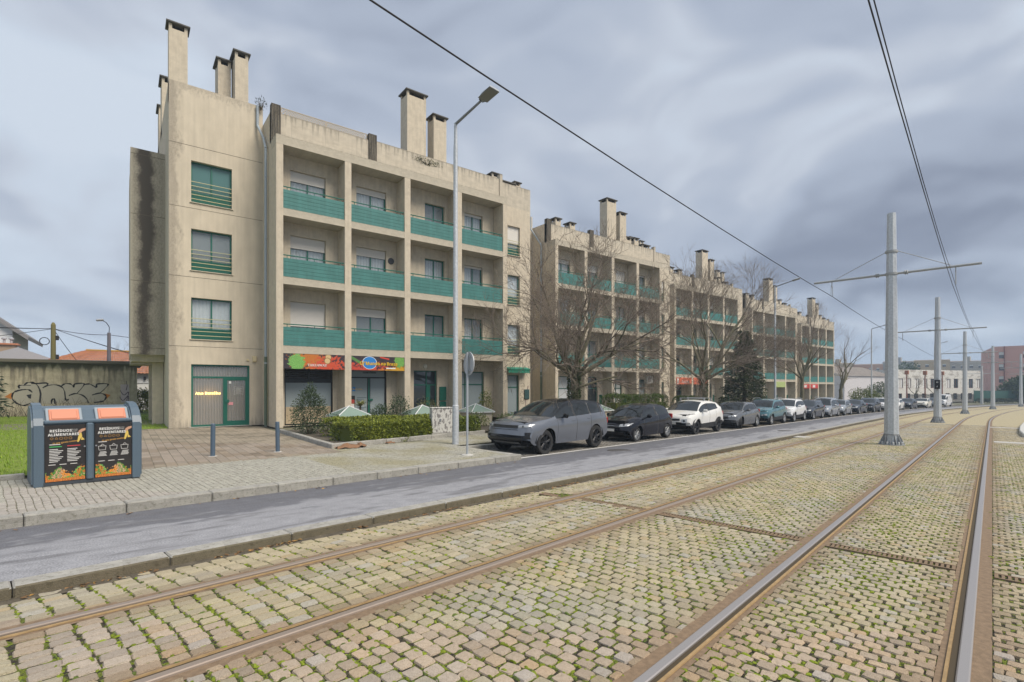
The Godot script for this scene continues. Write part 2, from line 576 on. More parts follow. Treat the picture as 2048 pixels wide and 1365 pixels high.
	mat("dark_glass", 0.028, 0.036, 0.042, 0.04).metallic_specular = 0.9
	mat("film_glass", 0.26, 0.31, 0.33, 0.16).metallic_specular = 0.5
	mat("cable", 0.012, 0.012, 0.016, 0.6)
	mat("black", 0.012, 0.012, 0.013, 0.6)
	mat("white_paint", 0.70, 0.70, 0.68, 0.7)
	mat("wood", 0.13, 0.12, 0.06, 0.9)
	mat("terracotta", 0.42, 0.17, 0.085, 0.85)
	mat("post_blue", 0.075, 0.115, 0.165, 0.45)
	mat("skin_line", 0.03, 0.03, 0.03, 0.9)

func _ready() -> void:
	rng.seed = 7
	set_camera_and_light()
	make_materials()
	build_ground()
	build_paving()
	build_buildings()
	build_left_side()
	build_background()
	build_street_things()
	build_planting()
	build_cars()

# ---------- ground, road, tracks ----------
func build_ground() -> void:
	var mb := MB.new()
	var xs := [-400.0, -120.0, -60.0, -30.0, 0.0, 30.0, 60.0, 70.0, 110.0, 160.0, 240.0, 420.0, 900.0]
	var zs := [-300.0, -80.0, -20.0, 10.0, 40.0, 90.0, 200.0, 500.0, 900.0]
	for i in xs.size() - 1:
		for j in zs.size() - 1:
			mb.quad(at(xs[i], zs[j], -0.3), at(xs[i + 1], zs[j], -0.3), at(xs[i + 1], zs[j + 1], -0.3), at(xs[i], zs[j + 1], -0.3))
	struct(mb, "ground", MT.wild_ground)
	# carriageway with the parking bay
	mb = MB.new()
	var ds := 3.0
	for i in 75:
		var a := -25.0 + i * ds
		var b := a + ds
		mb.quad(st(a, 3.86, 0.0), st(b, 3.86, 0.0), st(b, 6.95, -0.085), st(a, 6.95, -0.085), Vector2(a / 8.0, 0.99), Vector2(b / 8.0, 0.01))
	var road := struct(mb, "road", MT.asphalt)
	mb = MB.new()
	strip(mb, 9.75, 130, 3.0, 6.95, 9.5, -0.085, -0.10)
	var bay := struct(mb, "parking_bay", MT.earth)
	setts_bay(bay)
	# painted line of the bay and covers in the road
	mb = MB.new()
	strip(mb, 9.95, 118.0, 2.0, 6.86, 6.96, -0.077, -0.079)
	part(mb, "painted_line", MT.white_paint, road)
	for c in [[13.6, 5.9], [27.0, 4.7], [52.0, 5.2]]:
		var d := MB.new()
		var y: float = -0.085 * (c[1] - 3.86) / 3.09
		d.lathe(Transform3D(Basis.IDENTITY, st(c[0], c[1], y - 0.02)), [[0.40, 0.0], [0.40, 0.024], [0.36, 0.026], [0.36, 0.022], [0.0, 0.022]], 20)
		for k in 5:
			d.frame(Transform3D(Basis(Vector3.UP, heading(c[0])), st(c[0], c[1] - 0.24 + 0.12 * k, y + 0.002)), Vector3(0.26, 0.006, 0.015))
		var cover := single(d, "manhole_cover", mat("cast_iron", 0.075, 0.072, 0.07, 0.7), ["round iron manhole cover in the lane beside the grey SUV", "iron manhole cover in the lane beside the teal car", "far iron manhole cover in the lane"][[13.6, 27.0, 52.0].find(c[0])], "manhole cover", "manhole covers in the road")
	# the setts' bed, in three lengths
	mb = MB.new()
	strip(mb, -6, 42, 2.0, -6.6, 2.6, -0.010, -0.010)
	strip(mb, -6, 42, 2.0, 2.6, 3.62, -0.010, -0.110)
	var bed := struct(mb, "track_bed", MT.joint)
	mb = MB.new()
	strip(mb, 42, 240, 4.0, -6.6, 2.6, -0.003, -0.003)
	strip(mb, 42, 240, 4.0, 2.6, 3.62, -0.003, -0.103)
	part(mb, "far_setts", MT.far_setts, bed)
	mb = MB.new()
	strip(mb, -6, 240, 6.0, -40.0, -6.6, -0.06, -0.03)
	struct(mb, "far_pavement", MT.asphalt)
	build_setts(bed)
	build_rails()
	build_kerbs()

func stone_mesh(seed_v: int, lx: float, lz: float, h: float, round_k: float, tone: Color) -> ArrayMesh:
	# an uneven hewn block: outline of eight points, rounded shoulder, sides
	var r := RandomNumberGenerator.new()
	r.seed = seed_v
	var ol := PackedVector3Array()
	var dirs := [Vector2(1, -0.76), Vector2(1, 0.76), Vector2(0.78, 1), Vector2(-0.78, 1), Vector2(-1, 0.76), Vector2(-1, -0.76), Vector2(-0.78, -1), Vector2(0.78, -1)]
	for d: Vector2 in dirs:
		ol.append(Vector3(d.x * lx * 0.5 * r.randf_range(0.87, 1.05), 0, d.y * lz * 0.5 * r.randf_range(0.87, 1.05)))
	var mb := MB.new()
	mb.tint = tone
	var top := PackedVector3Array()
	var sh := PackedVector3Array()
	var bot := PackedVector3Array()
	for p in ol:
		top.append(Vector3(p.x * (1.0 - round_k), r.randf_range(-0.003, 0.002), p.z * (1.0 - round_k)))
		sh.append(Vector3(p.x, -h * 0.22 + r.randf_range(-0.002, 0.002), p.z))
		bot.append(Vector3(p.x * 0.97, -h, p.z * 0.97))
	var mid := Vector3(0, r.randf_range(0.001, 0.005), 0)
	for i in 8:
		var j := (i + 1) % 8
		mb.tri(mid, top[j], top[i])
		mb.quad(sh[j], sh[i], top[i], top[j])
		mb.quad(bot[j], bot[i], sh[i], sh[j])
	return mb.mesh()

func sett_field(zones: Array, s0: float, s1: float, hs: float, per_mesh: Array, out: Array, wob := 1.0) -> void:
	# zones: [o0, o1, row pitch along the street, stone across, kind]
	for zn in zones:
		var o0: float = zn[0]
		var o1: float = zn[1]
		var rp: float = zn[2]
		var sp: float = zn[3]
		var s := s0
		var row := 0
		while s < s1:
			var pitch: float = rp * rng.randf_range(1.0 - 0.1 * wob, 1.0 + 0.1 * wob)
			var k := maxi(1, int(round((o1 - o0) / sp)))
			var step := (o1 - o0) / k
			var off := step * 0.5 * (row % 2) if zn[4] != 0 else 0.0
			var c := heading(s)
			for q in range(0, k + (1 if off > 0.0 else 0)):
				var a := o0 + q * step - off
				var b := a + step
				a = maxf(a, o0)
				b = minf(b, o1)
				if b - a < 0.03: continue
				var w := b - a
				var m := rng.randi() % per_mesh.size()
				var o := (a + b) * 0.5 + rng.randf_range(-0.006, 0.006)
				var sc := Vector3((pitch - hs * 0.6) * rng.randf_range(0.98, 1.04), 1.0, (w - 0.012) * rng.randf_range(0.95, 1.01))
				var basis := Basis(Vector3.UP, c + rng.randf_range(-0.06, 0.06) * wob) * Basis(Vector3.RIGHT, rng.randf_range(-0.035, 0.035) * wob) * Basis(Vector3.BACK, rng.randf_range(-0.03, 0.03) * wob) * Basis.from_scale(sc)
				out.append([m, Transform3D(basis, st(s + pitch * 0.5 + rng.randf_range(-0.01, 0.01) * wob + 0.02 * sin(o * 5.0) * wob, o, cross_y(o) + rng.randf_range(-0.004, 0.005))), s, o])
			s += pitch
			row += 1

func sett_tone(s: float, o: float, grey: float) -> Color:
	var near := 9.0
	for r in [-2.51, -1.075, 1.075, 2.51]:
		near = minf(near, absf(o - r))
	var c := Color(0.43, 0.375, 0.26).lerp(Color(0.385, 0.36, 0.295), grey)
	c = c.lerp(Color(0.26, 0.195, 0.125), clampf(1.0 - (near - 0.10) / 0.30 + rng.randf_range(-0.2, 0.2), 0, 1) * 0.75)
	var k := rng.randf_range(0.84, 1.13)
	c = Color(c.r * k, c.g * k * rng.randf_range(0.99, 1.01), c.b * k * rng.randf_range(0.96, 1.04))
	if rng.randf() < 0.06: c = c.lerp(Color(0.42, 0.41, 0.38), 0.6)
	if rng.randf() < 0.05: c = c.lerp(Color(0.45, 0.33, 0.18), 0.5)
	return c

func build_setts(bed: Node) -> void:
	var meshes := []
	for i in 10: meshes.append(stone_mesh(40 + i, 1.0, 1.0, 0.06, 0.10, Color(1, 1, 1)))
	var out := []
	var patch := noise(77, 0.35, 2)
	sett_field([[2.60, 3.60, 0.168, 0.118, 0], [1.20, 2.385, 0.165, 0.118, 0], [-0.96, 0.98, 0.118, 0.128, 1], [-2.385, -1.20, 0.100, 0.118, 1], [-6.4, -2.64, 0.094, 0.125, 1]], -5.0, 42.0, 0.012, meshes, out)
	build_moss(bed, out)
	# leave the drain free
	var keep := []
	for e in out:
		if absf(e[2] + 0.06 - DRAIN) > 0.12 or e[3] > 3.2: keep.append(e)
	place_stones(keep, meshes, bed, "cobblestone", MT.sett, func(e: Array) -> Color:
		return sett_tone(e[2], e[3], clampf(patch.get_noise_2d(e[2], e[3]) * 1.6 + (0.35 if absf(e[3]) < 0.9 else -0.1), 0, 1)), 0.6)

func build_moss(bed: Node, list: Array) -> void:
	# cushions of moss standing in the joints
	var vs := []
	for i in 3:
		var m := MB.new()
		var r := RandomNumberGenerator.new()
		r.seed = 60 + i
		var ring := PackedVector3Array()
		for k in 9:
			var a := TAU * k / 9.0
			var q := r.randf_range(0.55, 1.1)
			ring.append(Vector3(cos(a) * q, 0, -sin(a) * q))
		var top := Vector3(r.randf_range(-0.2, 0.2), 1.0, r.randf_range(-0.2, 0.2))
		for k in 9:
			var a2 := ring[k]
			var b2 := ring[(k + 1) % 9]
			var am := a2 * 0.6 + Vector3(0, r.randf_range(0.55, 1.0), 0)
			var bm := b2 * 0.6 + Vector3(0, 0.75, 0)
			m.quad(a2, b2, bm, am)
			m.tri(am, bm, top)
		vs.append(m.mesh())
	var per := [[], [], []]
	var cols := [PackedColorArray(), PackedColorArray(), PackedColorArray()]
	var patch := noise(31, 0.8, 3)
	var near := noise(32, 0.25, 2)
	for e in list:
		if e[2] > 26.0: continue
		var o: float = e[3]
		var p := patch.get_noise_2d(e[2] * 1.2, o * 1.2) * 0.9 + near.get_noise_2d(e[2], o) * 0.5 + 0.45
		var rail := 9.0
		for r in [-2.51, -1.075, 1.075, 2.51]: rail = minf(rail, absf(o - r))
		if rail < 0.30: p -= 0.30
		for q in 4:
			if rng.randf() > p: continue
			var s: float = e[2] + rng.randf_range(-0.012, 0.012)
			var oo := o + rng.randf_range(-0.055, 0.055)
			var l := rng.randf_range(0.016, 0.042)
			var turn := heading(s) + PI / 2
			if q == 2:
				s = e[2] + rng.randf_range(0.0, 0.10)
				oo = o - 0.062
				turn -= PI / 2
			var v := rng.randi() % 3
			per[v].append(Transform3D(Basis(Vector3.UP, turn + rng.randf_range(-0.3, 0.3)) * Basis.from_scale(Vector3(l, rng.randf_range(0.006, 0.013), rng.randf_range(0.009, 0.021))), st(s, oo, cross_y(oo) - 0.007)))
			var k := rng.randf_range(0.65, 1.2)
			cols[v].append(Color(0.185 * k, 0.235 * k, 0.018 * k) if rng.randf() < 0.75 else Color(0.10 * k, 0.14 * k, 0.03 * k))
	for v in 3: scatter(vs[v], per[v], cols[v], "moss", vmat("moss_cushion", 1.0), bed).set_meta("kind", "stuff")

func place_stones(list: Array, meshes: Array, parent: Node, called: String, mt: Material, tone: Callable, reach: float) -> void:
	# the three hundred nearest in view are parts of their own, the rest is one field of copies
	var eye := Vector3(0, CAM_H, 0)
	var dir := Vector3(0.607, 0, -0.795)
	var rt := Vector3(0.795, 0, 0.607)
	var ranked := []
	for i in list.size():
		var p: Vector3 = (list[i][1] as Transform3D).origin - eye
		var d := p.dot(dir)
		if d > 0.5 and absf(p.dot(rt) / d) < 1.0 and -p.y / d < 0.575: ranked.append([d, i])
	ranked.sort_custom(func(a, b): return a[0] < b[0])
	var own := {}
	for k in mini(300, ranked.size()): own[ranked[k][1]] = true
	var toned := {}
	var per := []
	var cols := []
	for m in meshes:
		per.append([])
		cols.append(PackedColorArray())
	for i in list.size():
		var e: Array = list[i]
		var c: Color = tone.call(e)
		if own.has(i):
			var lum := (c.r + c.g + c.b) / 3.0
			var lq := snappedf(lum, 0.03)
			var warm := snappedf(c.b / c.r, 0.08)
			var q := Color(lq * 3.0 / (1.0 + 0.5 + 0.5 * warm + warm), lq * 3.0 * (0.5 + 0.5 * warm) / (1.5 + 1.5 * warm), lq * 3.0 * warm / (1.5 + 1.5 * warm))
			var key := "%d %s" % [e[0], q.to_html(false)]
			if not toned.has(key):
				var src: ArrayMesh = meshes[e[0]]
				var a := src.surface_get_arrays(0)
				var cc := PackedColorArray()
				cc.resize(a[Mesh.ARRAY_VERTEX].size())
				cc.fill(q)
				a[Mesh.ARRAY_COLOR] = cc
				var nm := ArrayMesh.new()
				nm.add_surface_from_arrays(Mesh.PRIMITIVE_TRIANGLES, a)
				toned[key] = nm
			var o := part(toned[key], called, mt, parent)
			o.transform = e[1]
		else:
			per[e[0]].append(e[1])
			cols[e[0]].append(c)
	for m in meshes.size():
		if per[m].size():
			var f := scatter(meshes[m], per[m], cols[m], called + "s", mt, parent)
			f.set_meta("kind", "stuff")

func setts_bay(bay: Node) -> void:
	var meshes := []
	for i in 4: meshes.append(stone_mesh(140 + i, 1.0, 1.0, 0.05, 0.12, Color(1, 1, 1)))
	var out := []
	sett_field([[6.98, 9.1, 0.13, 0.13, 1]], 9.9, 28.0, 0.014, meshes, out)
	for e in out: e[1].origin.y -= 0.002
	place_stones(out, meshes, bay, "dark_sett", MT.sett, func(_e: Array) -> Color:
		return Color(0.19, 0.18, 0.165) * rng.randf_range(0.75, 1.25), 0.6)

const DRAIN := 6.55

func build_rails() -> void:
	var names := ["left rail of the nearer track, ending at the lower right edge", "right-hand rail of the nearer track, running off lower right", "inner rail of the farther track", "outer rail of the farther track beside the kerb"]
	var offs := [-1.075, -2.51, 1.075, 2.51]
	for i in 4:
		var o: float = offs[i]
		var inner := 1.0 if o < 0.0 else -1.0            # which side of the head the flange groove lies
		if i == 1 or i == 3: inner = 1.0 if i == 1 else -1.0
		if i == 0: inner = -1.0
		if i == 2: inner = 1.0
		var t := thing("tram_rail", "grooved steel " + names[i], "rail", st(0, o), 0, "grooved tram rails")
		t.position = Vector3.ZERO
		var s0 := -6.0
		var s1 := 200.0
		var head := MB.new()
		var groove := MB.new()
		var lip := MB.new()
		var bed := MB.new()
		var ss := []
		var s := s0
		while s < s1:
			ss.append(s)
			s += 1.5 if s < 46 else 3.0
		for k in ss.size() - 1:
			var a: float = ss[k]
			var b: float = ss[k + 1]
			# bed strips either side, head with rounded shoulders, groove, lip
			band(bed, a, b, o - 0.135, o + 0.135, -0.002, -0.002)
			var q := [[-0.036, -0.004], [-0.034, 0.010], [-0.026, 0.016], [0.026, 0.016], [0.034, 0.010], [0.036, -0.03]]
			for z in q.size() - 1:
				var za: Array = q[z]
				var zb: Array = q[z + 1]
				if inner > 0.0: band(head, a, b, o + za[0], o + zb[0], za[1], zb[1])
				else: band(head, a, b, o - zb[0], o - za[0], zb[1], za[1])
			var g := [0.036, 0.074]
			if inner > 0.0: band(groove, a, b, o + g[0], o + g[1], 0.0005, 0.0005)
			else: band(groove, a, b, o - g[1], o - g[0], 0.0005, 0.0005)
			for z in [[0.074, 0.001, 0.076, 0.012], [0.076, 0.012, 0.094, 0.010], [0.094, 0.010, 0.096, 0.0]]:
				if inner > 0.0: band(lip, a, b, o + z[0], o + z[2], z[1], z[3])
				else: band(lip, a, b, o - z[2], o - z[0], z[3], z[1])
		part(bed, "bedding", MT.rust_brown, t)
		part(head, "running_head", MT.rail_steel if i < 2 else MT.rail_rusty, t)
		part(groove, "flange_groove", MT.groove, t)
		part(lip, "guard_lip", MT.rust_edge, t)
	# drain grates across both tracks
	var spans := [[-4.6, -2.66], [-2.37, -1.21], [-0.94, 0.94], [1.21, 2.37], [2.66, 3.2]]
	var where := ["beyond the right-hand rail at the picture edge", "between the rails of the nearer track", "between the two tracks", "between the rails of the farther track", "between the farther track and the kerb"]
	for i in 5:
		var t := thing("drain_grate", "rusty slotted drain grate " + where[i], "drain grate", st(DRAIN, (spans[i][0] + spans[i][1]) * 0.5, cross_y((spans[i][0] + spans[i][1]) * 0.5)), HEAD, "drain grates across the tracks")
		var half: float = (spans[i][1] - spans[i][0]) * 0.5
		var fr := MB.new()
		fr.box(Vector3(-0.085, -0.02, -half), Vector3(-0.062, 0.006, half))
		fr.box(Vector3(0.062, -0.02, -half), Vector3(0.085, 0.006, half))
		fr.box(Vector3(-0.062, -0.02, -half), Vector3(0.062, 0.005, -half + 0.03))
		fr.box(Vector3(-0.062, -0.02, half - 0.03), Vector3(0.062, 0.005, half))
		part(fr, "grate_frame", MT.rust_brown, t)
		boxed(Vector3(-0.062, -0.0195, -half), Vector3(0.062, -0.016, half), "channel", MT.black, t)
		var bars := int(half * 2.0 / 0.048)
		var bar := MB.new()
		bar.cbox(Vector3(-0.061, -0.015, -0.013), Vector3(0.061, 0.004, 0.013), 0.003)
		var bm := bar.mesh()
		for k in bars:
			part(bm, "slat", MT.rust_brown, t, Vector3(0, 0, -half + 0.04 + (half * 2.0 - 0.08) * (k + 0.5) / bars))

func band(mb: MB, a: float, b: float, o0: float, o1: float, y0: float, y1: float) -> void:
	mb.quad(st(a, o0, y0), st(b, o0, y0), st(b, o1, y1), st(a, o1, y1))

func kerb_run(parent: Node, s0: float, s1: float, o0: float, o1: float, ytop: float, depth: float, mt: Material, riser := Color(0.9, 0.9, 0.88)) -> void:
	var s := s0
	while s < s1:
		var l := minf(rng.randf_range(0.95, 1.30) if s < 40 else 2.4, s1 - s)
		var h := heading(s)
		var mb := MB.new()
		var mid := st(s + l * 0.5, (o0 + o1) * 0.5, ytop - depth * 0.5)
		var b := Basis(Vector3.UP, h) * Basis(Vector3.BACK, -0.0142)
		mb.cframe(Transform3D(Basis.IDENTITY, Vector3.ZERO), Vector3(l * 0.5 - 0.005, depth * 0.5, (o1 - o0) * 0.5), 0.014)
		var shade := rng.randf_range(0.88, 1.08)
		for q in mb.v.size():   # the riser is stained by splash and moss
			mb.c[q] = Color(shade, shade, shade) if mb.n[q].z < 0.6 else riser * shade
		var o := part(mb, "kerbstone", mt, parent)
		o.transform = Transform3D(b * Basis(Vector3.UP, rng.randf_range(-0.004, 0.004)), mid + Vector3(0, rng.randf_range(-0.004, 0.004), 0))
		s += l

func build_kerbs() -> void:
	var k := Node3D.new()
	k.name = "kerb"
	add_child(k)
	k.set_meta("kind", "structure")
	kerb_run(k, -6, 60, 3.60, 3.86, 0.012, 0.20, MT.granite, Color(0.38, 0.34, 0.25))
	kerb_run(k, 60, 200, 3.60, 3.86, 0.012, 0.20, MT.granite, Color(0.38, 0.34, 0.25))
	kerb_run(k, -8, 9.8, 6.63, 6.90, 0.07, 0.24, MT.granite)
	kerb_run(k, 9.8, 118, 9.12, 9.34, 0.06, 0.22, MT.granite)
	# short return at the head of the parking bay
	for i in 2:
		var mb := MB.new()
		mb.cframe(Transform3D.IDENTITY, Vector3(0.12, 0.12, 0.60), 0.014)
		var o := part(mb, "kerbstone", MT.granite, k)
		o.transform = Transform3D(Basis(Vector3.UP, HEAD), st(9.68, 7.52 + 1.21 * i, -0.05))
	# damp earth and leaf litter at the foot of the track kerb
	var mb := MB.new()
	strip(mb, -6, 60, 2.0, 3.46, 3.62, -0.088, -0.086)
	part(mb, "gutter_earth", MT.earth, k)

# ---------- pavement, forecourt, lawn ----------
func sy(o: float) -> float:
	return 0.055 + 0.06 * clampf((o - 6.9) / 3.0, 0, 1) + 0.004 * maxf(o - 10.0, 0.0)

func street_o(x: float, w: float) -> float:
	return -x * sin(HEAD) + (w - 2.68) * cos(HEAD)

func street_s(x: float, w: float) -> float:
	return x * cos(HEAD) + (w - 2.68) * sin(HEAD)

func gr(x: float, w: float, dy := 0.0) -> Vector3:
	return at(x, w, sy(street_o(x, w)) + dy)

func build_paving() -> void:
	var mb := MB.new()
	for q in [[-14.0, 9.75, 6.88], [9.75, 126.0, 9.3]]:
		var s: float = q[0]
		while s < q[1]:
			var e: float = minf(s + 3.0, q[1])
			var os := [q[2], 10.0, 14.0, 19.0, 27.0]
			for i in 4:
				mb.quad(st(s, os[i], sy(os[i]) - 0.009), st(e, os[i], sy(os[i]) - 0.009), st(e, os[i + 1], sy(os[i + 1]) - 0.009), st(s, os[i + 1], sy(os[i + 1]) - 0.009))
			s = e
	var pv := struct(mb, "pavement", MT.walk_joint)
	var meshes := []
	for i in 6: meshes.append(stone_mesh(240 + i, 1.0, 1.0, 0.04, 0.06, Color(1, 1, 1)))
	var out := []
	sett_field([[6.92, 9.93, 0.094, 0.094, 0]], -4.5, 9.75, 0.006, meshes, out, 0.35)
	sett_field([[9.36, 12.6, 0.105, 0.105, 0]], 9.8, 34.0, 0.007, meshes, out, 0.4)
	sett_field([[9.93, 10.9, 0.094, 0.094, 0]], 6.2, 9.8, 0.006, meshes, out, 0.35)
	var keep := []
	for e in out:
		var p: Vector3 = e[1].origin
		var w := -p.z
		# the planter's front edge cuts in
		if p.x > 4.4 and w > planter_front(p.x) - 0.05: continue
		if e[3] > 9.9 and e[2] < 9.8 and p.x < 4.62: continue
		p.y = fall(p.x) + sy(e[3]) + rng.randf_range(-0.003, 0.003)
		e[1].origin = p
		keep.append(e)
	var patch := noise(91, 0.5, 3)
	place_stones(keep, meshes, pv, "pavement_cube", MT.sett, func(e: Array) -> Color:
		var k := rng.randf_range(0.88, 1.10)
		var c := Color(0.41, 0.405, 0.365) * k
		if e[2] > 5.0: c = c.lerp(Color(0.33, 0.31, 0.20), clampf(patch.get_noise_2d(e[2], e[3]) + 0.35, 0, 0.8))
		return c, 0.5)
	# concrete slabs of the forecourt
	var fc := Node3D.new()
	fc.name = "forecourt"
	add_child(fc)
	fc.set_meta("kind", "structure")
	var sl := []
	for i in 3: sl.append(slab_mesh(300 + i))
	var list := []
	var x := -0.9
	while x < 4.6:
		var w := 12.3 + 0.2 * (int(round((x + 0.9) / 0.205)) % 2)
		while w < 24.1:
			var lo := street_o(x + 0.2, w)
			var hi := street_o(x, w + 0.4)
			if lo > 9.97 and w + 0.4 < 24.15:
				var c := gr(x + 0.1, w + 0.2, rng.randf_range(-0.003, 0.003))
				list.append([rng.randi() % 3, Transform3D(Basis(Vector3.UP, rng.randf_range(-0.008, 0.008)), c), x, w])
			elif hi > 10.0 and w + 0.4 < 24.15:
				var cut := PackedVector2Array()
				for p: Vector2 in Geometry2D.intersect_polygons(PackedVector2Array([Vector2(x, w), Vector2(x + 0.198, w), Vector2(x + 0.198, w + 0.395), Vector2(x, w + 0.395)]), PackedVector2Array([Vector2(-9, 12.74 - 0.165 * 9.5), Vector2(9, 12.74 + 0.165 * 8.5), Vector2(9, 40), Vector2(-9, 40)]))[0]:
					cut.append(Vector2(p.x, p.y))
				var m := MB.new()
				m.tint = Color(0.28, 0.24, 0.19) * rng.randf_range(0.85, 1.1)
				if Geometry2D.is_polygon_clockwise(cut): cut.reverse()
				m.prism(cut, Transform3D(Basis(Vector3.RIGHT, -PI / 2), Vector3.ZERO), 0.04)
				for q in m.v.size():
					m.v[q] = gr(m.v[q].x, -m.v[q].z, m.v[q].y)
				part(m, "slab", MT.paver, fc)
			w += 0.405
		x += 0.205
	place_stones(list, sl, fc, "slab", MT.paver, func(e: Array) -> Color:
		var k := rng.randf_range(0.92, 1.07)
		var d := patch.get_noise_2d(e[2] * 1.3, e[3] * 1.3)
		return (Color(0.30, 0.26, 0.205) * k).lerp(Color(0.16, 0.14, 0.105), clampf(d * 1.6 + 0.1, 0, 0.75)), 0.5)
	# planting bed edged with granite
	var bed := MB.new()
	var xs := [4.78, 6.4, 8.4, 10.9, 13.0]
	for i in xs.size() - 1:
		var w0 := planter_front(xs[i]) + 0.1
		var w1 := planter_front(xs[i + 1]) + 0.1
		bed.quad(gr(xs[i], w0, 0.06), gr(xs[i + 1], w1, 0.06), gr(xs[i + 1], 20.6, 0.06), gr(xs[i], 20.6, 0.06))
	var pb := struct(bed, "planting_bed", MT.earth)
	var edge := [[Vector2(4.68, 20.4), Vector2(4.68, 14.5)], [Vector2(4.62, 14.46), Vector2(11.2, planter_front(11.2))]]
	for e in edge:
		var a: Vector2 = e[0]
		var b: Vector2 = e[1]
		var k := int((b - a).length() / 0.95)
		for i in k:
			var p := a.lerp(b, (i + 0.5) / k)
			var m := MB.new()
			m.cframe(Transform3D.IDENTITY, Vector3((b - a).length() / k * 0.5 - 0.006, 0.12, 0.075), 0.012)
			var o := part(m, "edging_stone", MT.granite, pb)
			o.transform = Transform3D(Basis(Vector3.UP, (b - a).angle()), gr(p.x, p.y, 0.01 + rng.randf_range(-0.006, 0.006)))
	# second bed behind the parked cars
	var b2 := MB.new()
	for i in 18:
		var s := 15.0 + i * 4.0
		b2.quad(st(s, 12.3, sy(12) + 0.03), st(s + 4, 12.3, sy(12) + 0.03), st(s + 4, 14.2, sy(12) + 0.03), st(s, 14.2, sy(12) + 0.03))
	struct(b2, "planting_strip", MT.earth)
	# lawn
	var lw := MB.new()
	var lx := [-14.0, -8.0, -4.0, -1.05]
	for i in 3:
		lw.quad(at(lx[i], lawn_front(lx[i]), 0.15), at(lx[i + 1], lawn_front(lx[i + 1]), 0.15), at(lx[i + 1], 40, 0.17), at(lx[i], 40, 0.17))
	lw.quad(at(-1.05, 23.6, 0.16), at(1.46, 24.3, 0.16), at(1.46, 44, 0.17), at(-1.05, 44, 0.17))
	var lawn := struct(lw, "lawn", MT.turf)
	for i in 9:
		var xx := -10.4 + i * 1.0
		var m := MB.new()
		m.cframe(Transform3D.IDENTITY, Vector3(0.50, 0.11, 0.07), 0.012)
		var o := part(m, "edging_stone", MT.granite, lawn)
		o.transform = Transform3D(Basis(Vector3.UP, HEAD), at(xx + 0.5, lawn_front(xx + 0.5) - 0.05, 0.08))
	for i in 11:
		var m := MB.new()
		m.cframe(Transform3D.IDENTITY, Vector3(0.06, 0.10, 0.49), 0.01)
		part(m, "edging_stone", MT.granite, lawn).position = at(-1.0, 13.2 + i * 1.0, 0.075)
	var blade := MB.new()
	for i in 3:
		var d := Vector3(cos(i * 2.1), 0, sin(i * 2.1))
		var e := Vector3(-d.z, 0, d.x) * 0.006
		blade.tint = Color(0.8 + 0.15 * i, 1, 0.9)
		blade.tri(d * 0.008 - e, d * 0.008 + e, d * 0.035 + Vector3(0, 0.055, 0))
	var xf := []
	var cs := PackedColorArray()
	for i in 16000:
		var px := rng.randf_range(-7.5, 1.45)
		var pw := rng.randf_range(11.8, 36.0)
		if px > -1.05 and pw < 24.2: continue
		if pw < lawn_front(px) + 0.04: continue
		xf.append(Transform3D(Basis(Vector3.UP, rng.randf() * TAU) * Basis.from_scale(Vector3.ONE * rng.randf_range(0.7, 1.5)), at(px, pw, 0.15)))
		var k := rng.randf_range(0.7, 1.25)
		cs.append(Color(0.235 * k, 0.325 * k, 0.026 * k))
	var gm := vmat("grass_blade", 0.7)
	gm.backlight_enabled = true
	gm.backlight = lin(0.05, 0.09, 0.01)
	scatter(blade.mesh(), xf, cs, "grass", gm, lawn).set_meta("kind", "stuff")

func lawn_front(x: float) -> float:
	return 12.80 + 0.165 * (x + 0.9)

func planter_front(x: float) -> float:
	return 14.46 + 0.31 * (x - 4.68) if x > 4.68 else 14.46

func slab_mesh(sd: int) -> ArrayMesh:
	var m := MB.new()
	var r := RandomNumberGenerator.new()
	r.seed = sd
	m.cframe(Transform3D(Basis.IDENTITY, Vector3(0, -0.02, 0)), Vector3(0.0985, 0.021, 0.1985), 0.006)
	return m.mesh()

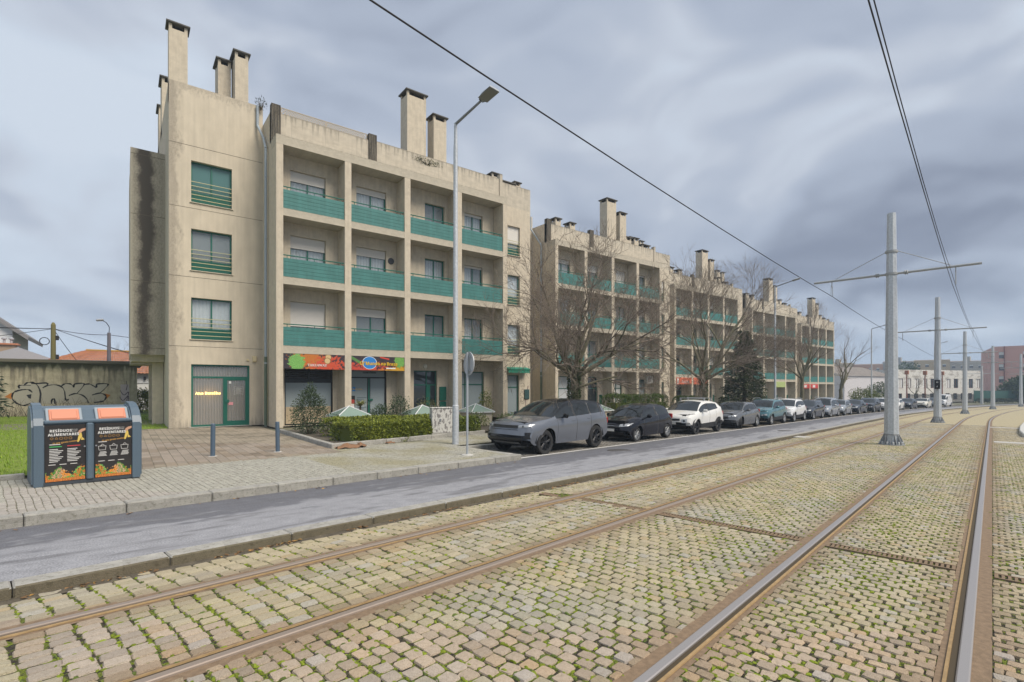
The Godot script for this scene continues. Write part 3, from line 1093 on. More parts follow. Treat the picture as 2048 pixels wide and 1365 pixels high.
# ---------- apartment blocks ----------
func wall(mb: MB, o: Vector3, ux: Vector3, W: float, H: float, opens: Array, depth: float, uvw := 0.0, uvh := 0.0) -> void:
	# a wall face with openings [x0, y0, x1, y1] and their reveals; faces ux x up
	var up := Vector3.UP
	var inn := -ux.cross(up) * depth
	var cx := [0.0, W]
	var cy := [0.0, H]
	for q in opens:
		for x in [q[0], q[2]]:
			if not cx.has(x): cx.append(x)
		for y in [q[1], q[3]]:
			if not cy.has(y): cy.append(y)
	cx.sort()
	cy.sort()
	if uvw == 0.0: uvw = W
	if uvh == 0.0: uvh = H
	for i in cx.size() - 1:
		for j in cy.size() - 1:
			var mx: float = (cx[i] + cx[i + 1]) * 0.5
			var my: float = (cy[j] + cy[j + 1]) * 0.5
			var hole := false
			for q in opens:
				if mx > q[0] and mx < q[2] and my > q[1] and my < q[3]: hole = true
			if hole: continue
			var a: Vector3 = o + ux * cx[i] + up * cy[j]
			var b: Vector3 = o + ux * cx[i + 1] + up * cy[j]
			var c: Vector3 = o + ux * cx[i + 1] + up * cy[j + 1]
			var d: Vector3 = o + ux * cx[i] + up * cy[j + 1]
			mb.quad(a, b, c, d, Vector2(cx[i] / uvw, 1.0 - cy[j] / uvh), Vector2(cx[i + 1] / uvw, 1.0 - cy[j + 1] / uvh))
	for q in opens:
		var a: Vector3 = o + ux * q[0] + up * q[1]
		var b: Vector3 = o + ux * q[2] + up * q[1]
		var c: Vector3 = o + ux * q[2] + up * q[3]
		var d: Vector3 = o + ux * q[0] + up * q[3]
		var e := Vector2(0.3, 0.3)
		mb.quad(a, b, b + inn, a + inn, e, e)
		mb.quad(d + inn, c + inn, c, d, e, e)
		mb.quad(a + inn, d + inn, d, a, e, e)
		mb.quad(b, c, c + inn, b + inn, e, e)

func frame_bars(mb: MB, w: float, h: float, t: float, d: float, ms := [], ts := []) -> void:
	# a window frame in the xy plane, outer size w x h, bars t wide and d deep, mullions and transoms at fractions
	mb.box(Vector3(0, 0, -d), Vector3(t, h, 0))
	mb.box(Vector3(w - t, 0, -d), Vector3(w, h, 0))
	mb.box(Vector3(t, 0, -d), Vector3(w - t, t, -0.002))
	mb.box(Vector3(t, h - t, -d), Vector3(w - t, h, -0.002))
	for m in ms: mb.box(Vector3(w * m - t * 0.5, t, -d), Vector3(w * m + t * 0.5, h - t, -0.004))
	for y in ts: mb.box(Vector3(t, y - t * 0.5, -d), Vector3(w - t, y + t * 0.5, -0.006))

func wavy(w: float, h: float, folds: int, amp: float) -> MB:
	var mb := MB.new()
	var k := folds * 4
	var rows := []
	for r in 2:
		var row := PackedVector3Array()
		for i in k + 1:
			row.append(Vector3(w * i / k, h * r, amp * sin(TAU * folds * i / float(k) + 0.4 * sin(i * 1.7))))
		rows.append(row)
	mb.grid(rows)
	return mb

func room(w: float, h: float, d: float) -> MB:
	var mb := MB.new()
	var e := 0.03
	mb.quad(Vector3(-e, -e, -d), Vector3(w + e, -e, -d), Vector3(w + e, h + e, -d), Vector3(-e, h + e, -d))
	mb.quad(Vector3(-e, -e, -0.07), Vector3(-e, -e, -d), Vector3(-e, h + e, -d), Vector3(-e, h + e, -0.07))
	mb.quad(Vector3(w + e, -e, -d), Vector3(w + e, -e, -0.07), Vector3(w + e, h + e, -0.07), Vector3(w + e, h + e, -d))
	mb.quad(Vector3(-e, h + e, -d), Vector3(w + e, h + e, -d), Vector3(w + e, h + e, -0.07), Vector3(-e, h + e, -0.07))
	mb.quad(Vector3(-e, -e, -0.07), Vector3(w + e, -e, -0.07), Vector3(w + e, -e, -d), Vector3(-e, -e, -d))
	return mb

func shutter_mesh(w: float, h: float) -> MB:
	var mb := MB.new()
	var k := maxi(2, int(h / 0.05))
	for i in k:
		var y0 := h * i / k
		var y1 := h * (i + 1) / k - 0.004
		mb.quad(Vector3(0, y0, 0.008), Vector3(w, y0, 0.008), Vector3(w, y1, 0.0), Vector3(0, y1, 0.0))
		mb.quad(Vector3(0, y0 - 0.004, 0.0), Vector3(w, y0 - 0.004, 0.0), Vector3(w, y0, 0.008), Vector3(0, y0, 0.008))
	mb.box(Vector3(0, -0.012, -0.006), Vector3(w, 0.008, 0.012))
	return mb

func window(parent: Node, at_p: Vector3, w: float, h: float, o := {}) -> Node3D:
	# at_p: lower left corner of the glazing plane
	var fm: Material = o.get("frame", MT.green_frame)
	var mb := MB.new()
	frame_bars(mb, w, h, o.get("bar", 0.055), 0.06, o.get("mull", [0.5]), o.get("trans", []))
	var wn := part(mb, "window", fm, parent, at_p)
	var ms: Array = o.get("mull", [0.5])
	var cuts := [0.0]
	cuts.append_array(ms)
	cuts.append(1.0)
	var far: bool = o.get("far", false)
	var gl: Material = o.get("glass", MT.dark_glass if far else MT.glass)
	for i in cuts.size() - 1:
		boxed(Vector3(w * cuts[i] + 0.03, 0.03, -0.036), Vector3(w * cuts[i + 1] - 0.03, h - 0.03, -0.030), "pane", gl, wn)
	if not far and gl == MT.glass:
		part(room(w, h, 1.4), "room", MT.dark_room, wn)
		var cu: float = o.get("curtain", 1.0)
		if cu > 0.0:
			var cm := wavy(w * cu - 0.06, h - 0.04, maxi(3, int(w * cu * 7)), 0.022)
			part(cm, "curtain", o.get("curtain_mat", MT.curtain), wn, Vector3(0.03 + o.get("curtain_x", 0.0), 0.02, -0.14))
	var sh: float = o.get("shutter", 0.0)
	if sh > 0.0:
		var sm := shutter_mesh(w - 0.02, sh)
		part(sm, "roller_shutter", MT.shutter, wn, Vector3(0.01, h - sh, 0.012))
	if o.get("bars", false):
		boxed(Vector3(0.05, 0.05, -0.03), Vector3(w - 0.05, h * 0.27, -0.012), "spandrel", MT.green_frame, wn)
		var bm := MB.new()
		bm.cbox(Vector3(0, -0.014, 0), Vector3(w, 0.014, 0.03), 0.004)
		var m := bm.mesh()
		for k in 5: part(m, "guard_bar", mat("bar_cream", 0.45, 0.43, 0.26, 0.6), wn, Vector3(0, h * 0.09 + h * 0.082 * k * 1.25, 0.10))
		boxed(Vector3(-0.05, -0.035, -0.02), Vector3(w + 0.05, -0.002, 0.20), "sill", MT.render, wn, 0.008)
	return wn

func chimney(parent: Node, x0: float, x1: float, z0: float, z1: float, y0: float, y1: float, front_growth := true) -> void:
	var mb := MB.new()
	var b := 0.26
	wall(mb, Vector3(x0, y0, z1), Vector3.RIGHT, x1 - x0, y1 - y0 - b, [], 0.1)
	wall(mb, Vector3(x1, y0, z1), Vector3.FORWARD, z1 - z0, y1 - y0 - b, [], 0.1)
	wall(mb, Vector3(x1, y0, z0), Vector3.LEFT, x1 - x0, y1 - y0 - b, [], 0.1)
	wall(mb, Vector3(x0, y0, z0), Vector3.BACK, z1 - z0, y1 - y0 - b, [], 0.1)
	mb.quad(Vector3(x0, y1 - b, z1), Vector3(x1, y1 - b, z1), Vector3(x1, y1 - b, z0), Vector3(x0, y1 - b, z0))
	var p := 0.11
	for cx in [x0, x1 - p]:
		for cz in [z0, z1 - p]:
			mb.box(Vector3(cx + 0.002, y1 - b, cz + 0.002), Vector3(cx + p, y1 - 0.07, cz + p - 0.002))
	var ch := part(mb, "chimney", MT.render, parent)
	boxed(Vector3(x0 + 0.16, y1 - b + 0.001, z0 + 0.16), Vector3(x1 - 0.16, y1 - 0.08, z1 - 0.16), "flue", MT.black, ch)
	boxed(Vector3(x0 - 0.09, y1 - 0.07, z0 - 0.09), Vector3(x1 + 0.09, y1, z1 + 0.09), "chimney_cap", mat("cap_stone", 0.10, 0.095, 0.085, 0.95), ch, 0.012)

const PIERS := [[3.40, 3.67], [6.15, 6.44], [8.94, 9.24], [11.75, 12.05], [14.60, 14.86]]
const BAYWIN := [[4.16, 5.62], [6.99, 8.43], [10.45, 11.57], [12.75, 13.90]]
const FLOORS := [3.30, 6.08, 8.83]

func apartment_block(idx: int, pos: Vector3, label: String) -> Node3D:
	var near := idx == 0
	var far := idx >= 2
	var R: Material = MT.render if idx < 2 else MT.render_far
	var B := thing("apartment_block", label, "building", pos, 0, "stepped apartment blocks along the street")
	var r := RandomNumberGenerator.new()
	r.seed = 500 + idx
	# --- wing on the left, set back ---
	var mb := MB.new()
	var wo := []
	for f in 3: wo.append([0.75, FLOORS[f] + 0.28, 2.21, FLOORS[f] + 1.96])
	wo.append([0.75, 0.02, 2.88, 2.56])
	wall(mb, Vector3(0, 0, 0), Vector3.RIGHT, 3.4, 13.8, wo, 0.16)
	part(mb, "wing_wall", MT.wing_wall if near else R, B)
	mb = MB.new()
	wall(mb, Vector3(0, 0, -11), Vector3.BACK, 11, 13.8, [], 0.1)
	part(mb, "side_wall", R, B)
	mb = MB.new()
	mb.quad(Vector3(0, 13.8, 0), Vector3(3.4, 13.8, 0), Vector3(3.4, 13.8, -11), Vector3(0, 13.8, -11))
	mb.quad(Vector3(3.4, 12.6, 1.4), Vector3(17.2, 12.6, 1.4), Vector3(17.2, 12.6, -11), Vector3(3.4, 12.6, -11))
	wall(mb, Vector3(17.2, 0, -11), Vector3.LEFT, 17.2, 12.6, [], 0.1)
	wall(mb, Vector3(3.4, 12.6, 0), Vector3.FORWARD, 11, 1.2, [], 0.1)
	part(mb, "roof", mat("roof_felt", 0.16, 0.15, 0.14, 0.95), B)
	# shadow joints at every floor: thin dark strips on the face paint in the groove shade
	for y in [3.27, 6.07, 8.85, 11.36]:
		boxed(Vector3(0.0, y, 0.0005), Vector3(3.4, y + 0.016, 0.003), "joint", mat("joint_shade", 0.11, 0.095, 0.07, 0.95), B)
	for f in 3:
		var wn := window(B, Vector3(0.75, FLOORS[f] + 0.28, -0.15), 1.46, 1.68, {"bars": true, "far": far, "curtain": [1.0, 0.0, 1.0][f], "glass": mat("green_glass", 0.085, 0.18, 0.18, 0.05) if (near and f == 2) else (MT.dark_glass if far else MT.glass)})
	# shop door of the wing
	if near: salon(B)
	else: window(B, Vector3(0.75, 0.02, -0.15), 2.13, 2.54, {"far": true, "mull": [0.55], "trans": [2.0]})
	# --- main wall behind the loggias ---
	mb = MB.new()
	var mo := []
	for f in 3:
		for b in 4: mo.append([BAYWIN[b][0] - 3.4, FLOORS[f] + 0.02, BAYWIN[b][1] - 3.4, FLOORS[f] + 1.95])
		mo.append([12.17, FLOORS[f] + 0.17, 13.05, FLOORS[f] + 1.82])
	mo.append_array([[0.53, 0.02, 2.54, 2.62], [3.15, 0.02, 5.05, 2.62], [6.45, 0.02, 7.75, 2.45], [9.0, 0.02, 10.6, 2.45], [12.17, 0.02, 13.0, 2.3]])
	wall(mb, Vector3(3.4, 0, 1.5), Vector3.RIGHT, 13.8, 11.7, mo, 0.14)
	part(mb, "wall", R, B)
	mb = MB.new()
	wall(mb, Vector3(3.4, 0, 0), Vector3.BACK, 1.5, 13.0, [], 0.1)
	wall(mb, Vector3(17.2, 0, 1.5), Vector3.FORWARD, 12.5, 12.95, [], 0.1)
	part(mb, "return_wall", R, B)
	# --- parapet with its piers ---
	mb = MB.new()
	for q in [[3.4, 7.7, 13.03], [7.7, 15.05, 13.08], [15.05, 17.2, 12.95]]:
		var a: float = q[0]
		var b: float = q[1]
		var h: float = q[2]
		mb.quad(Vector3(a, 11.7, 1.5), Vector3(b, 11.7, 1.5), Vector3(b, h, 1.5), Vector3(a, h, 1.5), Vector2(a / 4.2, 1), Vector2(b / 4.2, 0))
		mb.quad(Vector3(b, 11.7, 1.3), Vector3(a, 11.7, 1.3), Vector3(a, h, 1.3), Vector3(b, h, 1.3))
		mb.quad(Vector3(a, h, 1.5), Vector3(b, h, 1.5), Vector3(b, h, 1.3), Vector3(a, h, 1.3), Vector2(a / 4.2, 0.06), Vector2(b / 4.2, 0.0))
		mb.quad(Vector3(b, 11.7, 1.5), Vector3(b, 11.7, 1.3), Vector3(b, h, 1.3), Vector3(b, h, 1.5))
		mb.quad(Vector3(a, 11.7, 1.3), Vector3(a, 11.7, 1.5), Vector3(a, h, 1.5), Vector3(a, h, 1.3))
	part(mb, "parapet", MT.weathered, B)
	for q in [[3.41, 3.77], [7.56, 7.94], [15.0, 15.18]]:
		mb = MB.new()
		var h := 13.32
		mb.box(Vector3(q[0], 11.75, 1.28), Vector3(q[1], h, 1.56))
		part(mb, "parapet_pier", MT.black_growth if q[0] < 14.0 else MT.weathered, B)
	# --- the projecting frame: piers, slabs, top beam ---
	for q in PIERS:
		mb = MB.new()
		mb.cbox(Vector3(q[0], 0, 1.5), Vector3(q[1], 11.36, 2.4), 0.012)
		part(mb, "pier", R, B)
	for f in 3:
		for b in 4:
			mb = MB.new()
			var x0: float = PIERS[b][1]
			var x1: float = PIERS[b + 1][0]
			var y: float = FLOORS[f]
			mb.quad(Vector3(x0, y - 0.3, 2.39), Vector3(x1, y - 0.3, 2.39), Vector3(x1, y, 2.39), Vector3(x0, y, 2.39), Vector2(x0 / 3.0, 1), Vector2(x1 / 3.0, 0))
			mb.quad(Vector3(x0, y, 2.39), Vector3(x1, y, 2.39), Vector3(x1, y, 1.5), Vector3(x0, y, 1.5), Vector2(0, 0.5), Vector2(1, 0.7))
			mb.quad(Vector3(x0, y - 0.3, 1.5), Vector3(x1, y - 0.3, 1.5), Vector3(x1, y - 0.3, 2.39), Vector3(x0, y - 0.3, 2.39), Vector2(0, 0.8), Vector2(1, 0.9))
			part(mb, "balcony_slab", MT.slab_edge, B)
	mb = MB.new()
	mb.quad(Vector3(3.4, 11.36, 2.4), Vector3(14.86, 11.36, 2.4), Vector3(14.86, 11.73, 2.4), Vector3(3.4, 11.73, 2.4), Vector2(0, 1), Vector2(3.8, 0))
	mb.quad(Vector3(3.4, 11.73, 2.4), Vector3(14.86, 11.73, 2.4), Vector3(14.86, 11.73, 1.5), Vector3(3.4, 11.73, 1.5), Vector2(0, 0.1), Vector2(3.8, 0.0))
	mb.quad(Vector3(3.4, 11.36, 1.5), Vector3(14.86, 11.36, 1.5), Vector3(14.86, 11.36, 2.4), Vector3(3.4, 11.36, 2.4), Vector2(0, 0.9), Vector2(3.8, 0.8))
	mb.quad(Vector3(3.4, 11.36, 1.5), Vector3(3.4, 11.36, 2.4), Vector3(3.4, 11.73, 2.4), Vector3(3.4, 11.73, 1.5), Vector2(0, 1), Vector2(0.3, 0))
	mb.quad(Vector3(14.86, 11.36, 2.4), Vector3(14.86, 11.36, 1.5), Vector3(14.86, 11.73, 1.5), Vector3(14.86, 11.73, 2.4), Vector2(0, 1), Vector2(0.3, 0))
	part(mb, "top_beam", MT.slab_edge, B)
	# --- loggias: green fronts, rails, windows ---
	var sh := [[1.02, 0.36, 0.0, 0.0], [0.50, 0.36, 0.0, 0.10], [0.42, 0.26, 0.0, 0.12]]
	var cur := [[1.0, 0.0, 0.0, 0.6], [1.0, 1.0, 1.0, 0.5], [1.0, 1.0, 0.0, 1.0]]
	for f in 3:
		for b in 4:
			var x0: float = PIERS[b][1] + 0.01
			var x1: float = PIERS[b + 1][0] - 0.01
			var y: float = FLOORS[f]
			if near:
				var p := Node3D.new()
				p.name = "balcony_front"
				B.add_child(p, true)
				p.position = Vector3(x0, y + 0.015, 2.30)
				var bm := MB.new()
				bm.cbox(Vector3(0, 0, 0), Vector3(x1 - x0, 0.146, 0.05), 0.004)
				var m := bm.mesh()
				for k in 5: part(m, "board", MT.panel_green, p, Vector3(0, 0.151 * k, rng.randf_range(-0.002, 0.002)))
			else:
				boxed(Vector3(x0, y + 0.015, 2.30), Vector3(x1, y + 0.77, 2.35), "balcony_front", MT.panel_green, B, 0.004)
			mb = MB.new()
			mb.cbox(Vector3(x0, y + 0.86, 2.30), Vector3(x1, y + 0.90, 2.345), 0.006)
			for px in [x0 + 0.15, (x0 + x1) * 0.5, x1 - 0.15]: mb.box(Vector3(px - 0.012, y + 0.76, 2.31), Vector3(px + 0.012, y + 0.86, 2.335))
			part(mb, "handrail", MT.green_frame, B)
			var s: float = sh[f][b] if near else (r.randf_range(0.1, 0.9) if r.randf() < 0.55 else 0.0)
			window(B, Vector3(BAYWIN[b][0], y + 0.02, 1.37), BAYWIN[b][1] - BAYWIN[b][0], 1.93, {"shutter": s, "far": far, "curtain": cur[f][b] if near else (1.0 if r.randf() < 0.5 else 0.0)})
		window(B, Vector3(15.57, FLOORS[f] + 0.17, 1.37), 0.88, 1.65, {"bars": true, "far": far, "shutter": 0.95 if f == 2 else 0.0, "mull": []})
	ground_floor(B, idx, near, far)
	# --- chimneys ---
	chimney(B, -0.04 if not near else 0.0, 0.63, -0.52, 0.0 if not near else -0.002, 13.0, 16.1)
	chimney(B, 9.55, 10.57, 0.66, 1.40, 12.4, 16.15)
	chimney(B, 11.0, 11.73, 0.75, 1.40, 12.4, 15.4)
	chimney(B, 2.45, 2.97, -1.7, -0.8, 13.4, 16.35)
	chimney(B, 1.88, 2.38, -2.3, -1.4, 13.4, 16.1)
	chimney(B, 0.0, 0.6, -5.5, -4.5, 13.4, 16.1)
	chimney(B, 0.0, 0.6, -7.8, -6.9, 13.4, 15.8)
	if not near:
		for q in [[12.1, 12.7, 13.75], [13.1, 13.6, 13.85], [14.1, 15.0, 13.5], [4.6, 5.1, 13.75], [6.0, 6.5, 13.7]]:
			chimney(B, q[0], q[1], 0.5, 1.1, 12.4, q[2])
	else:
		chimney(B, 15.5, 16.4, 0.5, 1.1, 12.4, 13.25)
	# --- drainpipe ---
	var pm := MB.new()
	var pts := [Vector3(3.17, 13.75, 0.09), Vector3(3.17, 12.9, 0.09), Vector3(3.32, 12.2, 0.55), Vector3(3.30, 11.6, 1.05), Vector3(3.30, 0.0, 1.05)]
	pm.path(PackedVector3Array(pts), 0.055, 10)
	var dp := part(pm, "drainpipe", mat("pipe_grey", 0.32, 0.37, 0.41, 0.5), B)
	for y in [2.6, 5.2, 7.8, 10.4]:
		var cl := MB.new()
		cl.lathe(Transform3D(Basis.IDENTITY, Vector3(3.30, y, 1.05)), [[0.055, 0], [0.066, 0.005], [0.066, 0.06], [0.055, 0.065]], 10)
		part(cl, "pipe_collar", MT.pipe_grey, dp)
	var lower := MB.new()
	lower.tube(Vector3(3.30, 0.02, 1.05), Vector3(3.30, 2.9, 1.05), 0.062, 0.062, 10)
	part(lower, "pipe_sleeve", mat("pipe_green", 0.10, 0.14, 0.10, 0.6), dp)
	# --- corner bay on the gable ---
	for k in 2:
		var z1 := -2.2 - k * 3.6
		mb = MB.new()
		wall(mb, Vector3(-1.19, 3.0, z1), Vector3.RIGHT, 1.19, 8.6, [], 0.1)
		part(mb, "bay_front", MT.mould_wall if near else R, B)
		mb = MB.new()
		wall(mb, Vector3(-1.19, 3.0, z1 - 2.4), Vector3.BACK, 2.4, 8.6, [], 0.1)
		wall(mb, Vector3(0, 3.0, z1 - 2.4), Vector3.LEFT, 1.19, 8.6, [], 0.1)
		mb.quad(Vector3(-1.19, 11.6, z1), Vector3(0, 11.6, z1), Vector3(0, 11.6, z1 - 2.4), Vector3(-1.19, 11.6, z1 - 2.4))
		mb.quad(Vector3(-1.19, 3.0, z1 - 2.4), Vector3(0, 3.0, z1 - 2.4), Vector3(0, 3.0, z1), Vector3(-1.19, 3.0, z1))
		part(mb, "corner_bay", R, B)
		boxed(Vector3(-1.16, 2.72, z1 - 2.38), Vector3(-0.02, 3.0, z1 - 0.35), "bay_beam", R, B)
		boxed(Vector3(-0.42, 0, z1 - 1.1), Vector3(-0.02, 2.72, z1 - 0.75), "bay_pillar", R, B)
		for y in [3.27, 6.07, 8.85, 11.36]:
			boxed(Vector3(-1.19, y, z1 + 0.0005), Vector3(0.0, y + 0.02, z1 + 0.003), "joint", MT.joint_shade, B)  # dark strips again, groove shade painted on the bay front
	return B

func text_mesh(t: String, size: float, depth := 0.004, fam := "Droid Sans", bold := true, italic := false) -> TextMesh:
	var m := TextMesh.new()
	var f := SystemFont.new()
	f.font_names = PackedStringArray([fam])
	f.font_weight = 700 if bold else 400
	f.font_italic = italic
	m.font = f
	m.text = t
	m.font_size = 64
	m.pixel_size = size / 64.0
	m.depth = depth
	m.curve_step = 2.0
	return m

func lettering(t: String, size: float, mt: Material, parent: Node, at_p: Vector3, called := "lettering", fam := "Droid Sans", bold := true) -> MeshInstance3D:
	return part(text_mesh(t, size, 0.004, fam, bold), called, mt, parent, at_p)

func salon(B: Node3D) -> void:
	# glazed shopfront with a striped curtain behind and a neon name
	var w := 2.13
	var h := 2.54
	var mb := MB.new()
	frame_bars(mb, w, h, 0.07, 0.07, [], [2.02])
	mb.box(Vector3(1.15, 0.07, -0.07), Vector3(1.30, 1.985, -0.004))
	mb.box(Vector3(w - 0.15, 0.07, -0.07), Vector3(w - 0.07, 1.985, -0.008))
	mb.box(Vector3(1.30, 0.07, -0.07), Vector3(w - 0.15, 0.20, -0.008))
	mb.box(Vector3(1.30, 1.90, -0.07), Vector3(w - 0.15, 1.985, -0.008))
	var s := part(mb, "shopfront", MT.green_frame, B, Vector3(0.75, 0.02, -0.08))
	for q in [[0.06, 0.06, 1.16, 1.99], [1.29, 0.19, w - 0.14, 1.91], [0.06, 2.05, w - 0.06, h - 0.06]]:
		boxed(Vector3(q[0], q[1], -0.046), Vector3(q[2], q[3], -0.040), "pane", mat("shop_glass", 0.75, 0.80, 0.80, 0.03, 0.0, 0.10), s)
	part(room(w, h, 0.7), "room", MT.dark_room, s)
	var rows := []
	var k := 120
	for r in 2:
		var row := PackedVector3Array()
		for i in k + 1: row.append(Vector3(0.03 + (w - 0.06) * i / k, (h - 0.05) * r + 0.02, 0.055 * sin(TAU * i / 6.0)))
		rows.append(row)
	var cm := MB.new()
	cm.grid(rows)
	part(cm, "curtain", mat("taupe_curtain", 0.30, 0.25, 0.20, 0.95), s, Vector3(0, 0, -0.22))
	boxed(Vector3(1.20, 0.95, 0.0), Vector3(1.36, 1.09, 0.035), "door_handle", MT.green_frame, s, 0.01)
	boxed(Vector3(1.345, 0.86, -0.038), Vector3(1.52, 0.98, -0.036), "sticker", mat("sticker_pink", 0.72, 0.30, 0.33, 0.6), s)
	boxed(Vector3(1.36, 1.76, -0.038), Vector3(1.45, 1.86, -0.036), "sticker", MT.white_paint, s)
	var fr := MB.new()
	frame_bars(fr, 0.34, 0.36, 0.008, 0.002)
	for i in 8: fr.box(Vector3(0.05 + 0.02 * (i % 2), 0.05 + 0.035 * i, -0.002), Vector3(0.29 - 0.02 * (i % 3), 0.060 + 0.035 * i, 0))
	part(fr, "hours_print", mat("print_grey", 0.55, 0.54, 0.5, 0.7), s, Vector3(1.56, 1.28, -0.034))
	var neon := mat("neon_warm", 1.0, 0.75, 0.35, 0.5)
	neon.emission_enabled = true
	neon.emission = Color(1.0, 0.80, 0.45)
	neon.emission_energy_multiplier = 1.6
	var nt := lettering("Ana Botelho", 0.15, neon, s, Vector3(0.61, 1.36, -0.10), "neon_sign", "Droid Serif", true)
	var l := OmniLight3D.new()
	l.name = "neon_light"
	l.light_color = Color(1.0, 0.78, 0.42)
	l.light_energy = 0.03
	l.light_size = 0.2
	l.omni_range = 6.0
	l.omni_attenuation = 2.0
	l.shadow_enabled = true
	s.add_child(l)
	l.position = Vector3(0.61, 1.36, -0.075)
	boxed(Vector3(0.68, -0.012, -0.10), Vector3(2.95, 0.02, 0.06), "threshold", MT.granite, B, 0.006)
	boxed(Vector3(2.98, 2.72, 0.0), Vector3(3.14, 2.97, 0.09), "alarm_box", mat("alarm_cream", 0.62, 0.53, 0.33, 0.5), B, 0.015)
	boxed(Vector3(2.76, 2.75, 0.0), Vector3(2.85, 2.83, 0.05), "junction_box", MT.alarm_cream, B, 0.008)
	for y in [0.25, 0.82, 1.39]:
		boxed(Vector3(3.402, y, 0.62), Vector3(3.412, y + 0.52, 0.98), "meter_hatch", mat("hatch_grey", 0.26, 0.25, 0.21, 0.7), B)
		boxed(Vector3(3.398, y - 0.03, 0.58), Vector3(3.405, y + 0.55, 1.02), "hatch_frame", MT.bar_cream, B)

func food_board(w: float, h: float, takeaway: bool) -> ImageTexture:
	var W := 512
	var H := 128
	var a := nz(60 if takeaway else 61, 0.03, W, W, 4)
	var b := nz(62, 0.14, W, W, 3)
	return tex(W, H, func(i: int, x: int, y: int) -> Color:
		var u := x / float(W)
		var v := y / float(H)
		var n := (a[i] - 128) / 128.0
		var m := (b[i] - 128) / 128.0
		var c := Color(0.035, 0.028, 0.035)
		if takeaway:
			c = c.lerp(Color(0.50, 0.16, 0.025), clampf(3.0 - 9.0 * absf(u - 0.45) - 2.5 * absf(v - 0.35) + n * 2.5, 0, 1))
			c = c.lerp(Color(0.55, 0.075, 0.03), clampf(2.4 - 7.0 * absf(u - 0.74) - 2.2 * absf(v - 0.75) + n * 2.5, 0, 1))
			var e := Vector2((u - 0.21) / 0.125, (v - 0.55) / 0.58).length() + n * 0.35
			if e < 1.0: c = Color(0.045, 0.22, 0.03).lerp(Color(0.30, 0.58, 0.16), clampf(0.5 + m * 1.3, 0, 1))
			for q in [Vector2(0.72, 0.16), Vector2(0.705, 0.42)]:
				var d := Vector2((u - q.x) / 0.055, (v - q.y) / 0.22).length()
				if d < 1.0: c = Color(0.62, 0.44, 0.22) if d < 0.82 else Color(0.22, 0.14, 0.05)
		else:
			c = c.lerp(Color(0.52, 0.06, 0.035), clampf(1.6 - 2.8 * absf(v - 0.95) - 1.2 * absf(u - 0.25) + n * 1.8, 0, 1))
			c = c.lerp(Color(0.55, 0.30, 0.02), clampf(2.0 - 4.0 * absf(v - 1.0) - 4.0 * absf(u - 0.92) + n, 0, 1))
			var e := Vector2((u - 0.90) / 0.10, (v - 0.30) / 0.42).length() + n * 0.35
			if e < 1.0: c = Color(0.045, 0.20, 0.03).lerp(Color(0.25, 0.50, 0.12), clampf(0.5 + m * 1.3, 0, 1))
			if absf(v - 0.12 - u * 2.2) < 0.11 and u < 0.16: c = Color(0.09, 0.22, 0.06)
			if absf(v - 0.02 - (u - 0.5) * 0.75) < 0.05 and u > 0.52 and u < 0.70: c = Color(0.60, 0.06, 0.035)
		return c)

